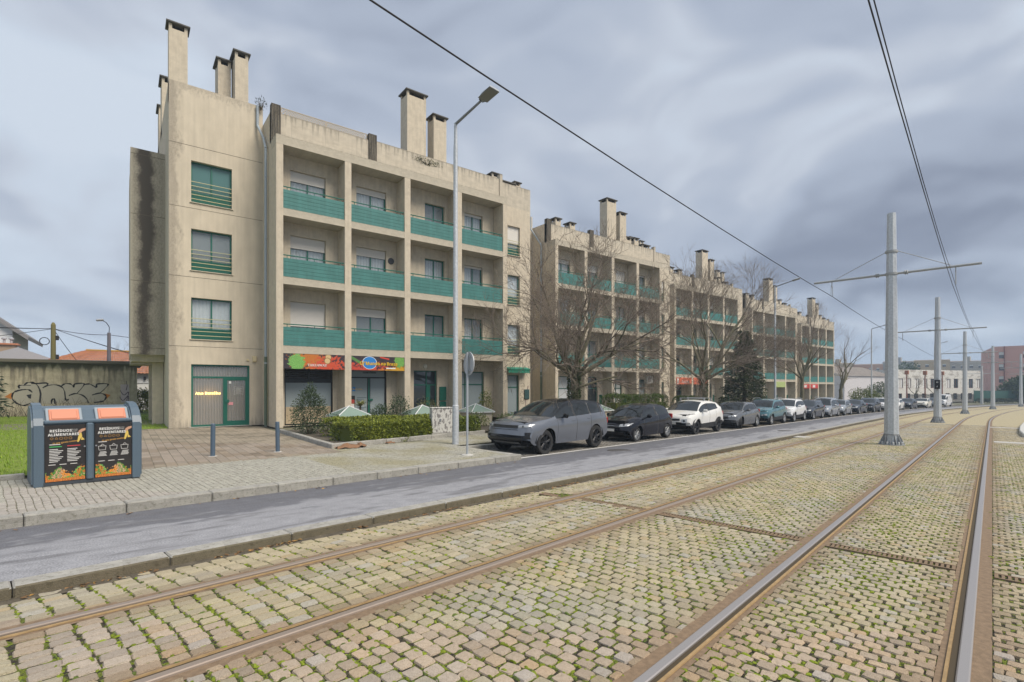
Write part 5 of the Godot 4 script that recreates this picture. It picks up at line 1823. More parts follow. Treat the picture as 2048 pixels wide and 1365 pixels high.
func build_street_things() -> void:
	for i in POLES.size(): catenary_pole(i)
	wire("single dark contact wire above the farther track", 1.72, 1.86, 5.48, 5.58, 0.010)
	wire("lower of the twin dark wires above the nearer track", -1.84, -1.66, 5.46, 5.58, 0.0075)
	wire("upper of the twin dark wires above the nearer track", -1.84, -1.66, 5.60, 5.90, 0.0065)
	# tram signal
	var sp := POLES[1]
	var ts := thing("tram_signal", "black two-light tram signal fixed to the second catenary pole", "signal", st(sp, 0, 2.25), heading(sp) - PI / 2)
	boxed(Vector3(-0.15, 0, 0.215), Vector3(0.15, 0.60, 0.33), "housing", MT.black, ts, 0.02)
	for k in 2:
		var m := MB.new()
		m.lathe(Transform3D(Basis(Vector3.RIGHT, PI / 2), Vector3(0, 0.16 + 0.29 * k, 0.33)), [[0.115, 0.0], [0.115, 0.05], [0.105, 0.05], [0.105, 0.01], [0.0, 0.01]], 20)
		part(m, "lens_hood", mat("lens_black", 0.008, 0.008, 0.009, 0.25), ts)
		boxed(Vector3(-0.02 - 0.03 * k, 0.11 + 0.29 * k, 0.341), Vector3(0.02 + 0.03 * k, 0.21 + 0.27 * k, 0.345), "symbol", mat("lens_pale", 0.45, 0.46, 0.45, 0.4), ts)
	boxed(Vector3(-0.03, -0.12, 0.12), Vector3(0.03, 0.72, 0.22), "bracket", MT.arm_grey, ts)
	street_lamp(9.94, 9.54, "tall grey street lamp beside the utility cabinet, nearest the camera")
	street_lamp(42.3, 9.6, "grey street lamp rising behind the teal car")
	street_lamp(76.5, 9.6, "slim street lamp beyond the last apartment block")
	street_lamp(108.0, 9.4, "far street lamp in front of the white school")
	# round sign, seen from behind
	var rs := thing("traffic_sign", "round traffic sign seen from its grey back, at the parking bay", "sign", st(8.61, 7.50, sy(7.5)), HEAD - 0.29)
	var mb := MB.new()
	mb.lathe(Transform3D.IDENTITY, [[0.03, 0], [0.03, 2.72], [0.0, 2.73]], 10)
	part(mb, "post", mat("post_zinc", 0.40, 0.43, 0.46, 0.45, 0.3), rs)
	mb = MB.new()
	mb.lathe(Transform3D.IDENTITY, [[0.16, 0], [0.15, 0.02], [0.03, 0.025]], 12)
	part(mb, "footing", mat("footing", 0.50, 0.49, 0.46, 0.9), rs)
	mb = MB.new()
	mb.lathe(Transform3D(Basis(Vector3.BACK, PI / 2), Vector3(0.065, 2.43, 0)), [[0.0, 0.0], [0.305, 0.0], [0.315, 0.012], [0.315, 0.03], [0.305, 0.03], [0.30, 0.012], [0.0, 0.012]], 32)
	part(mb, "sign_plate", mat("sign_back", 0.44, 0.46, 0.48, 0.5, 0.2), rs)
	for y in [2.25, 2.62]: boxed(Vector3(0.028, y - 0.02, -0.13), Vector3(0.056, y + 0.02, 0.13), "bracket", MT.post_zinc, rs)
	# bollards
	for k in 2:
		var p := gr([1.74, 3.24][k], [14.24, 14.38][k])
		var b := thing("bollard", ["blue-grey bollard on the forecourt, nearer the waste container", "blue-grey bollard on the forecourt, nearer the hedge"][k], "bollard", p, 0, "forecourt bollards")
		var m := MB.new()
		m.lathe(Transform3D(Basis(Vector3.BACK, [-0.008, 0.012][k]), Vector3.ZERO), [[0.052, 0], [0.052, 0.775], [0.044, 0.79], [0.0, 0.79]], 18)
		part(m, "post", MT.post_blue, b)
		m = MB.new()
		m.lathe(Transform3D.IDENTITY, [[0.10, 0], [0.095, 0.006], [0.05, 0.008]], 14)
		part(m, "base_plate", MT.footing, b)
	waste_container()
	# utility cabinet on its plinth
	var c := thing("utility_cabinet", "battered white utility cabinet with torn stickers beside the hedge", "cabinet", gr(9.0, 15.95), -0.25)
	var torn := textured("torn_paint", tex(256, 256, func(_i: int, x: int, y: int) -> Color:
		var q := noise_cache(x, y)
		return Color(0.55, 0.54, 0.51).lerp(Color(0.16, 0.15, 0.145), clampf((q - 0.56) * 14.0, 0, 1) * 0.85)), 0.7, 0.8)
	boxed(Vector3(-0.40, 0, -0.2), Vector3(0.40, 0.16, 0.2), "plinth", MT.granite, c, 0.012)
	boxed(Vector3(-0.37, 0.16, -0.17), Vector3(0.37, 1.02, 0.17), "housing", torn, c, 0.015)
	boxed(Vector3(-0.39, 1.02, -0.19), Vector3(0.39, 1.06, 0.19), "lid", torn, c, 0.012)
	boxed(Vector3(-0.16, 0.18, 0.17), Vector3(-0.155, 1.0, 0.174), "door_gap", MT.black, c)
	boxed(Vector3(-0.10, 0.56, 0.17), Vector3(-0.03, 0.66, 0.185), "lock", mat("lock_grey", 0.3, 0.31, 0.33, 0.4, 0.6), c, 0.006)
	# glazed vents of the garage below
	var where := [[6.75, 18.9], [10.05, 19.4], [13.4, 20.4], [20.9, 19.6]]
	var labs := ["glazed pyramid vent behind the hedge, nearest the takeaway", "glazed pyramid vent just left of the utility cabinet", "glazed pyramid vent behind the grey SUV's bonnet", "pale pyramid vent between the grey SUV and the black hatchback"]
	for k in 4:
		var v := thing("pyramid_vent", labs[k], "vent", gr(where[k][0], where[k][1]), 0, "pyramid vents over the garage")
		var a := 0.66
		boxed(Vector3(-0.56, 0, -0.56), Vector3(0.56, 0.62, 0.56), "base", MT.render, v, 0.012)
		var fr := MB.new()
		fr.box(Vector3(-a, 0.62, -a), Vector3(a, 0.66, a))
		var apex := Vector3(0, 1.02, 0)
		for e in [Vector3(a, 0.66, a), Vector3(-a, 0.66, a), Vector3(a, 0.66, -a), Vector3(-a, 0.66, -a)]: fr.tube(e, apex, 0.02, 0.02, 6)
		part(fr, "frame", MT.white_plastic, v)
		var cs := [Vector3(-a, 0.662, a), Vector3(a, 0.662, a), Vector3(a, 0.662, -a), Vector3(-a, 0.662, -a)]
		for e in 4:
			var g := MB.new()
			g.tri(cs[e], cs[(e + 1) % 4], apex)
			part(g, "pane", mat("vent_glass", 0.22, 0.30, 0.26, 0.12), v)
		var lo := MB.new()
		for e in 5: lo.frame(Transform3D(Basis(Vector3.RIGHT, 0.5), Vector3(-0.36, 0.12 + 0.085 * e, 0.57)), Vector3(0.17, 0.005, 0.03))
		frame_bars(lo, 0.40, 0.50, 0.02, 0.03)
		for q in range(lo.v.size() - 4 * 36, lo.v.size()): lo.v[q] += Vector3(-0.56, 0.06, 0.585)
		part(lo, "louvres", MT.white_plastic, v)
	# crumpled brown paper by the planter
	for k in 3:
		var m := MB.new()
		var sz: float = [0.30, 0.26, 0.15][k]
		var r := RandomNumberGenerator.new()
		r.seed = 900 + k
		var rows := []
		for i in 7:
			var row := PackedVector3Array()
			for j in 7:
				row.append(Vector3((i - 3) / 3.0 * sz, maxf(0.004, (1.0 - Vector2(i - 3, j - 3).length() / 4.2) * sz * 0.45 + r.randf_range(-0.04, 0.05) * sz * 3.0), (j - 3) / 3.0 * sz * 0.6) + Vector3(r.randf_range(-0.03, 0.03), 0, r.randf_range(-0.03, 0.03)))
			rows.append(row)
		m.grid(rows, true)
		var o := single(m, "crumpled_paper", mat("kraft", 0.22, 0.12, 0.065, 0.9), ["largest heap of crumpled brown paper at the planter corner", "flatter crumpled brown paper beside the largest heap", "small crumpled brown scrap along the planter edge"][k], "litter", "brown paper litter")
		o.position = gr([5.05, 5.5, 6.6][k], [14.28, 14.45, 14.83][k], 0.0)
		o.rotation.y = k * 1.3
	fallen_leaves()

func noise_cache(x: int, y: int) -> float:
	if not MT.has("_nc"): MT["_nc"] = nz(73, 0.05, 256, 256, 4, 1, 2)
	return MT["_nc"][y * 256 + x] / 255.0

func fallen_leaves() -> void:
	var lf := MB.new()
	lf.tri(Vector3(-0.028, 0.002, 0), Vector3(0, 0.008, 0.016), Vector3(0.03, 0.002, 0))
	lf.tri(Vector3(-0.028, 0.002, 0), Vector3(0.03, 0.002, 0), Vector3(0, 0.010, -0.016))
	var xf := []
	var cs := PackedColorArray()
	var clump := noise(55, 0.6, 2)
	for i in 2600:
		var s := rng.randf_range(-4.0, 34.0)
		var o: float
		var y: float
		if i % 4 != 0:
			if clump.get_noise_1d(s * 1.5) < 0.02: continue
			o = 3.60 - absf(rng.randfn(0.0, 0.05)) - 0.01
			y = cross_y(o) + 0.006 + rng.randf() * 0.012
		else:
			o = 6.62 - absf(rng.randfn(0.0, 0.10)) - 0.01
			y = -0.085 * (o - 3.86) / 3.09 + 0.004
			if s > 9.5 or clump.get_noise_1d(s * 2.0 + 50.0) < 0.1: continue
		xf.append(Transform3D(Basis(Vector3.UP, rng.randf() * TAU) * Basis(Vector3.RIGHT, rng.randf_range(-0.5, 0.5)) * Basis.from_scale(Vector3.ONE * rng.randf_range(0.5, 1.25)), st(s, o, y)))
		var k := rng.randf_range(0.6, 1.4)
		cs.append(Color(0.20 * k, 0.115 * k, 0.05 * k) if rng.randf() < 0.8 else Color(0.38 * k, 0.22 * k, 0.06 * k))
	var holder := Node3D.new()
	holder.name = "fallen_leaves"
	add_child(holder)
	tag(holder, "brown fallen leaves lying along both kerbs", "leaves", "", "stuff")
	scatter(lf.mesh(), xf, cs, "leaf_litter", vmat("dead_leaf", 0.8), holder)

# ---------- trees, hedges, shrubs ----------
func leaf_mat() -> StandardMaterial3D:
	var m := vmat("leaf", 0.55)
	m.backlight_enabled = true
	m.backlight = lin(0.04, 0.07, 0.01)
	return m

func foliage(parent: Node, pts: Array, base: Color, tip: Color, l: float, w: float, called := "leaves") -> void:
	# pts: [position, outward, mix]; each leaf is two faces folded along its middle
	var m := MB.new()
	for e in pts:
		var out: Vector3 = e[1]
		var d := (out + Vector3(rng.randf_range(-1, 1), rng.randf_range(-0.5, 0.9), rng.randf_range(-1, 1)) * 0.9).normalized()
		var u := d.cross(Vector3(rng.randfn(), rng.randfn(), rng.randfn())).normalized()
		var f := u.cross(d)
		var k := rng.randf_range(0.7, 1.3)
		var p: Vector3 = e[0]
		var mid := p + d * l * k * 0.5 + f * l * k * 0.12
		var tipp := p + d * l * k
		var c := base.lerp(tip, clampf(rng.randf_range(0.15, 0.95) + 0.35 * MT_noise(e[0]), 0, 1))
		var g := rng.randf_range(0.75, 1.25)
		m.tint = Color(c.r * g, c.g * g, c.b * g)
		m.tri(p, mid + u * w * k * 0.5, tipp)
		m.tri(p, tipp, mid - u * w * k * 0.5)
	part(m, called, leaf_mat(), parent)

func MT_noise(p: Vector3) -> float:
	# sprays of younger, yellower leaves
	if not MT.has("_ln"): MT["_ln"] = noise(401, 1.6, 2)
	return MT["_ln"].get_noise_3dv(p * 2.0)

func shrub(label: String, at_p: Vector3, rx: float, h: float, rz: float, count: int, base: Color, tip: Color, l := 0.07, w := 0.04, pointed := 0.0, called := "shrub") -> Node3D:
	var t := thing(called, label, "shrub", at_p)
	var st_m := MB.new()
	for i in 7:
		var a := TAU * i / 7.0
		st_m.tube(Vector3(0.03 * cos(a), 0, 0.03 * sin(a)), Vector3(rx * 0.6 * cos(a), h * 0.7, rz * 0.6 * sin(a)), 0.015, 0.005, 5)
	part(st_m, "stems", mat("bark_shrub", 0.09, 0.07, 0.045, 0.95), t)
	var lump := noise(int(absf(at_p.x * 100.0)) + 3, 1.4 / maxf(rx, 0.3), 2)
	var pts := []
	for i in count:
		var v := Vector3(rng.randfn(), rng.randfn(), rng.randfn()).normalized()
		var rr := pow(rng.randf(), 0.35) * (1.0 + 0.45 * lump.get_noise_3dv(v * 1.3))
		var y := v.y * rr
		var taper := 1.0 - pointed * clampf((y + 0.2), 0, 1)
		pts.append([Vector3(v.x * rr * rx * taper, maxf(0.02, h * 0.5 + y * h * 0.5), v.z * rr * rz * taper), v, rr - 0.35])
	foliage(t, pts, base, tip, l, w)
	return t

func hedge(label: String, path: Array, width: float, h: float, dens: float, base: Color, tip: Color, l := 0.062, w := 0.042) -> void:
	# path: points (x, w) along the hedge's middle
	var t := thing("hedge", label, "hedge", gr(path[0].x, path[0].y), 0, "clipped hedges")
	var o := t.position
	var pts := []
	var core := MB.new()
	var lump := noise(int(path[0].x * 31.0) + 9, 0.9, 3)
	for i in path.size() - 1:
		var a: Vector2 = path[i]
		var b: Vector2 = path[i + 1]
		var len := (b - a).length()
		var d := (b - a) / len
		var nrm := Vector2(-d.y, d.x)
		var pa := gr(a.x, a.y) - o
		var pb := gr(b.x, b.y) - o
		core.frame(Transform3D(Basis(Vector3.UP, d.angle()), (pa + pb) * 0.5 + Vector3(0, h * 0.40, 0)), Vector3(len * 0.5 - 0.1, h * 0.34, width * 0.28))
		for k in int(len * (width + h * 2.0) * dens * 2.2):
			var u := rng.randf_range(-0.06, 1.06)
			var f := rng.randf() * (width + 2.0 * h)
			var q := a + d * u * len
			var wob := 1.0 + 0.45 * lump.get_noise_3d(q.x * 1.4, f, q.y * 1.4)
			var side: float
			var y: float
			var out: Vector3
			if f < h:
				side = -width * 0.5 * wob
				y = f
				out = Vector3(-nrm.x, 0, nrm.y)
			elif f < h + width:
				side = f - h - width * 0.5
				y = h * (0.80 + 0.22 * wob + 0.08 * lump.get_noise_2d(q.x * 6.0, side * 8.0))
				out = Vector3.UP
			else:
				side = width * 0.5 * wob
				y = f - h - width
				out = Vector3(nrm.x, 0, -nrm.y)
			side *= 1.0 - 0.30 * pow(clampf(y / h, 0, 1), 4.0)
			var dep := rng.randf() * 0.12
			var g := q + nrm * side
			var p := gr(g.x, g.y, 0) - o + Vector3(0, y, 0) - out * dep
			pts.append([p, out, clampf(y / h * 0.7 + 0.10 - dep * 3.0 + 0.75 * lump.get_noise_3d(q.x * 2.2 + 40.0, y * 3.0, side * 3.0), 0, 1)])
	part(core, "core", mat("hedge_core", 0.10, 0.12, 0.02, 1.0), t)
	foliage(t, pts, base, tip, l, w)

func limb(mb: MB, tw: MB, p: Vector3, d: Vector3, len: float, r: float, depth: int, prm: Dictionary, rr: RandomNumberGenerator) -> void:
	var segs := 4 if depth < 2 else (3 if depth < 4 else 2)
	var q := p
	var dd := d
	var r0 := r
	var along := []
	for i in segs:
		dd = (dd + Vector3(rr.randf_range(-1, 1), rr.randf_range(-0.6, 0.8), rr.randf_range(-1, 1)) * prm.bend + Vector3(0, prm.rise * (0.4 + 0.2 * depth), 0) * 0.25).normalized()
		var e := q + dd * len / segs
		var r1 := maxf(r0 * (0.87 if depth < 3 else 0.78), 0.005)
		var m := mb if r0 > 0.035 else tw
		m.tube(q, e, r0, r1, 8 if r0 > 0.08 else (6 if r0 > 0.03 else (4 if r0 > 0.012 else 3)))
		along.append([e, dd, r1])
		q = e
		r0 = r1
	if depth >= prm.depth: return
	var kids: int = prm.kids[mini(depth, prm.kids.size() - 1)]
	for k in kids:
		var src: Array = along[segs - 1] if k < 2 else along[rr.randi_range(0, segs - 1)]
		var az := rr.randf() * TAU
		var side: Vector3 = (src[1] as Vector3).cross(Vector3(cos(az), 0.3 * sin(az * 2.0), sin(az))).normalized()
		var ang: float = rr.randf_range(prm.spread * 0.55, prm.spread * 1.25) * (0.75 if k == 0 else 1.0)
		var nd := ((src[1] as Vector3) * cos(ang) + side * sin(ang)).normalized()
		limb(mb, tw, src[0], nd, len * rr.randf_range(prm.ratio * 0.8, prm.ratio * 1.12), maxf(src[2] * rr.randf_range(0.58, 0.82), 0.0062), depth + 1, prm, rr)

func bare_tree(label: String, at_p: Vector3, sd: int, trunk_h: float, trunk_r: float, limbs: Array, prm: Dictionary, ivy := 0) -> Node3D:
	var t := thing("bare_tree", label, "tree", at_p, 0, "leafless street trees")
	var rr := RandomNumberGenerator.new()
	rr.seed = sd
	var tk := MB.new()
	var cr := MB.new()
	var prev := Vector3.ZERO
	var r := trunk_r * 1.25
	for i in 5:
		var e := Vector3(rr.randf_range(-0.05, 0.05), trunk_h * (i + 1) / 5.0, rr.randf_range(-0.05, 0.05))
		var r1 := trunk_r * (1.0 - 0.06 * i)
		tk.tube(prev, e, r, r1, 12)
		prev = e
		r = r1
	for l in limbs:
		var d := Vector3(l[0], l[1], l[2]).normalized()
		limb(tk, cr, prev - Vector3(0, l[5] if l.size() > 5 else 0.05, 0), d, l[3], trunk_r * l[4], 0, prm, rr)
	part(tk, "trunk", textured("bark", tex(128, 128, func(_i: int, x: int, y: int) -> Color:
		var q := noise_cache(x * 2, y)
		return Color(0.10, 0.085, 0.062).lerp(Color(0.17, 0.165, 0.095), q) * (0.7 + 0.6 * q)), 0.95, 1.4) if not MT.has("bark") else MT.bark, t)
	part(cr, "crown", mat("twig", 0.19, 0.155, 0.125, 0.9), t)
	if ivy:
		var pts := []
		for i in ivy:
			var y := rng.randf() * trunk_h * 1.35
			var a := rng.randf() * TAU
			var rad := trunk_r * rng.randf_range(0.95, 1.45) * (1.0 if y < trunk_h else 0.9)
			pts.append([Vector3(cos(a) * rad, y, sin(a) * rad), Vector3(cos(a), -0.2, sin(a)), rng.randf()])
		foliage(t, pts, Color(0.025, 0.045, 0.015), Color(0.075, 0.11, 0.03), 0.07, 0.06, "ivy")
	return t

func conifer(label: String, at_p: Vector3, h: float, rad: float, count: int, base: Color, tip: Color, called := "conifer") -> void:
	var t := thing(called, label, "tree", at_p)
	var tk := MB.new()
	tk.tube(Vector3.ZERO, Vector3(0, h * 0.97, 0), 0.16, 0.02, 8)
	part(tk, "trunk", mat("bark_dark", 0.06, 0.045, 0.03, 0.95), t)
	var br := MB.new()
	var pts := []
	var n := 90
	for i in n:
		var y := h * (0.14 + 0.84 * i / n)
		var a := i * 2.399 + rng.randf_range(-0.3, 0.3)
		var l := rad * (1.05 - 0.92 * i / n) * rng.randf_range(0.65, 1.15)
		var d := Vector3(cos(a), 0, sin(a))
		var tipp := Vector3(0, y, 0) + d * l + Vector3(0, -0.16 * l + rng.randf_range(-0.1, 0.2), 0)
		br.tube(Vector3(0, y, 0), tipp, 0.022, 0.006, 4)
		for k in int(count / float(n)):
			var u := pow(rng.randf(), 0.6)
			var p := Vector3(0, y, 0).lerp(tipp, u) + Vector3(rng.randfn(0, 0.14), rng.randfn(-0.08, 0.12), rng.randfn(0, 0.14)) * (0.4 + 0.7 * l / rad)
			pts.append([p, (d + Vector3(0, -0.35, 0)).normalized(), u * 0.9 - 0.2])
	part(br, "branches", MT.bark_dark, t)
	foliage(t, pts, base, tip, 0.26, 0.075, "crown")

func build_planting() -> void:
	var olive := Color(0.06, 0.085, 0.018)
	hedge("low clipped hedge filling the planter in front of the takeaway", [Vector2(5.35, 15.4), Vector2(7.2, 15.95), Vector2(8.45, 16.4)], 1.25, 0.62, 900.0, Color(0.045, 0.08, 0.014), Color(0.27, 0.30, 0.03))
	hedge("low clipped hedge behind the takeaway planter, running up to the cabinet", [Vector2(5.5, 17.0), Vector2(8.0, 17.4), Vector2(10.6, 17.9)], 1.2, 0.66, 560.0, Color(0.045, 0.08, 0.014), Color(0.27, 0.30, 0.03))
	hedge("short clipped hedge right of the utility cabinet", [Vector2(9.9, 16.55), Vector2(10.9, 16.85)], 0.8, 0.62, 800.0, Color(0.045, 0.08, 0.014), Color(0.20, 0.24, 0.03))
	hedge("tall dense hedge behind the black hatchback", [Vector2(21.5, 19.2), Vector2(25.0, 19.8), Vector2(27.5, 20.2)], 1.2, 1.45, 420.0, Color(0.03, 0.065, 0.012), Color(0.11, 0.16, 0.025))
	hedge("dense hedge behind the white crossover's rear", [Vector2(30.5, 20.9), Vector2(34.0, 21.5)], 1.1, 1.35, 380.0, Color(0.03, 0.065, 0.012), Color(0.10, 0.15, 0.025))
	shrub("tall pointed dark shrub at the planter's left end by the takeaway pier", gr(5.25, 18.6), 0.72, 1.75, 0.6, 3600, Color(0.02, 0.04, 0.014), Color(0.075, 0.11, 0.05), 0.07, 0.032, 0.55)
	shrub("round dark shrub in front of the office door", gr(8.15, 19.3), 0.55, 1.05, 0.5, 1700, Color(0.02, 0.045, 0.016), Color(0.07, 0.115, 0.05), 0.07, 0.032, 0.3)
	shrub("upright loose dark shrub right of the office door", gr(9.1, 19.6), 0.48, 1.45, 0.45, 1500, Color(0.02, 0.045, 0.016), Color(0.07, 0.115, 0.05), 0.07, 0.032, 0.1)
	shrub("small olive shrub beside the entrance", gr(11.1, 21.0), 0.5, 1.3, 0.45, 1100, olive, Color(0.16, 0.15, 0.06), 0.06, 0.035)
	shrub("slim yellow-green clipped shrub in front of the glazed shop", gr(14.3, 20.9), 0.36, 1.75, 0.36, 1500, Color(0.05, 0.08, 0.012), Color(0.24, 0.26, 0.03), 0.055, 0.035)
	shrub("low yellow-green shrub beside the SUV's bonnet", gr(12.7, 19.2), 0.5, 0.65, 0.5, 1000, Color(0.05, 0.08, 0.012), Color(0.20, 0.24, 0.04), 0.06, 0.035)
	shrub("low bright shrub between the SUV and the hatchback", gr(18.6, 18.0), 0.75, 0.75, 0.6, 1300, Color(0.05, 0.09, 0.012), Color(0.20, 0.27, 0.03), 0.065, 0.04)
	shrub("low green bush behind the glazed vent", gr(14.9, 19.6), 0.8, 0.6, 0.6, 1200, Color(0.04, 0.08, 0.012), Color(0.15, 0.21, 0.03), 0.06, 0.038)
	# spiky plants
	for k in 2:
		var p: Vector3 = [gr(7.75, 20.4), gr(13.4, 19.0)][k]
		var y := thing("spiky_plant", ["yucca with narrow pale leaves at the takeaway pier", "low pale grass-like plant beside the SUV's bonnet"][k], "plant", p)
		var m := MB.new()
		var stem: float = [0.95, 0.02][k]
		for i in 60:
			var a := i * 2.4
			var d := Vector3(cos(a), rng.randf_range(0.25, 1.4), sin(a)).normalized()
			var l := rng.randf_range(0.35, 0.6)
			var e := d.cross(Vector3.UP).normalized() * 0.014
			m.tint = Color(0.20, 0.22, 0.05).lerp(Color(0.30, 0.30, 0.14), rng.randf()) if k == 0 else Color(0.18, 0.23, 0.09).lerp(Color(0.42, 0.45, 0.26), rng.randf())
			var b := Vector3(0, stem, 0)
			var mid := b + d * l * 0.6
			m.quad(b - e, b + e, mid + e, mid - e)
			m.tri(mid - e, mid + e, b + d * l - Vector3(0, l * 0.25, 0))
		part(m, "leaves", vmat("spike_leaf", 0.6), y)
		if k == 0:
			var s := MB.new()
			s.tube(Vector3.ZERO, Vector3(0, stem, 0), 0.05, 0.04, 7)
			part(s, "stem", MT.bark_shrub, y)
	# bare street trees
	bare_tree("large leafless tree with ivy-covered trunk behind the grey SUV", gr(16.1, 16.5), 21, 2.35, 0.20,
		[[-1.0, 0.30, 0.35, 2.5, 0.60], [0.9, 0.36, 0.5, 2.5, 0.58], [-0.45, 0.9, -0.3, 2.4, 0.66], [0.45, 0.95, -0.25, 2.4, 0.62], [-0.85, 0.6, -0.6, 2.3, 0.5], [0.95, 0.5, -0.5, 2.3, 0.55], [0.05, 0.6, 0.9, 1.9, 0.5], [0.7, 0.10, 0.5, 2.0, 0.34, 0.5], [-0.8, 0.12, 0.5, 1.9, 0.34, 0.4], [0.0, 1.0, 0.2, 2.4, 0.55]],
		{"bend": 0.22, "rise": 0.06, "kids": [4, 4, 4, 4, 3], "spread": 0.66, "ratio": 0.70, "depth": 5}, 3000)
	bare_tree("leafless tree with ivy on its trunk behind the white crossover", gr(30.0, 18.8), 33, 2.5, 0.19,
		[[-0.8, 0.7, 0.3, 2.9, 0.6], [0.75, 0.9, 0.2, 3.5, 0.75], [0.1, 1.0, -0.4, 2.8, 0.6], [0.9, 0.55, -0.4, 2.7, 0.55], [-0.5, 0.6, -0.6, 2.5, 0.5], [0.3, 0.5, 0.9, 2.3, 0.5], [-0.9, 0.35, 0.4, 2.3, 0.45], [0.9, 0.25, 0.5, 2.3, 0.4]],
		{"bend": 0.19, "rise": 0.10, "kids": [4, 4, 4, 4, 3], "spread": 0.58, "ratio": 0.72, "depth": 5}, 2200)
	bare_tree("slender leafless tree in front of the fourth block", gr(52.7, 22.4), 45, 3.2, 0.20,
		[[-0.8, 0.6, 0.2, 2.8, 0.55], [0.7, 0.9, 0.1, 2.8, 0.65], [0.0, 1.0, 0.3, 2.8, 0.65], [0.9, 0.45, -0.3, 2.4, 0.5], [-0.6, 0.5, -0.6, 2.2, 0.5]],
		{"bend": 0.15, "rise": 0.14, "kids": [4, 4, 4, 3, 2], "spread": 0.58, "ratio": 0.72, "depth": 5})
	bare_tree("dark leafless tree past the last block's corner", gr(67.0, 24.2), 57, 2.3, 0.24,
		[[-0.6, 0.9, 0.2, 2.4, 0.5], [0.9, 0.8, 0.1, 2.8, 0.65], [0.3, 1.0, 0.3, 2.6, 0.6], [1.0, 0.5, -0.3, 2.6, 0.6]],
		{"bend": 0.15, "rise": 0.14, "kids": [3, 3, 3, 3], "spread": 0.5, "ratio": 0.72, "depth": 4})
	conifer("dark conifer standing between the bare trees", gr(39.6, 21.2), 6.8, 2.1, 9000, Color(0.02, 0.032, 0.012), Color(0.075, 0.095, 0.03))
	shrub("rounded green bush past the last block", gr(75.5, 24.5), 2.6, 2.3, 1.6, 3200, Color(0.04, 0.07, 0.012), Color(0.17, 0.20, 0.03), 0.16, 0.10)
	shrub("round dark green bush by the school wall", gr(88.0, 26.5), 2.2, 3.4, 1.8, 2800, Color(0.02, 0.045, 0.012), Color(0.07, 0.12, 0.03), 0.18, 0.11)
	# weeds on the roof edge
	shrub("small weed sprouting from the nearest block's roof edge", Vector3(4.75, 13.75, -24.05), 0.22, 0.5, 0.2, 90, Color(0.03, 0.045, 0.03), Color(0.06, 0.075, 0.05), 0.09, 0.025, 0.0, "roof_weed")
	var mo := shrub("green moss hanging under the big chimney on the parapet", Vector3(12.0, 12.80, -22.70), 0.85, 0.30, 0.04, 500, Color(0.04, 0.055, 0.008), Color(0.09, 0.10, 0.015), 0.05, 0.04, 0.0, "parapet_moss")

# ---------- cars ----------
func prof_at(p: Array, x: float) -> float:
	# piecewise smooth curve through [x, y] points
	if x <= p[0][0]: return p[0][1]
	for i in p.size() - 1:
		if x <= p[i + 1][0]:
			var t: float = (x - p[i][0]) / maxf(p[i + 1][0] - p[i][0], 1e-5)
			return lerpf(p[i][1], p[i + 1][1], t)
	return p[p.size() - 1][1]

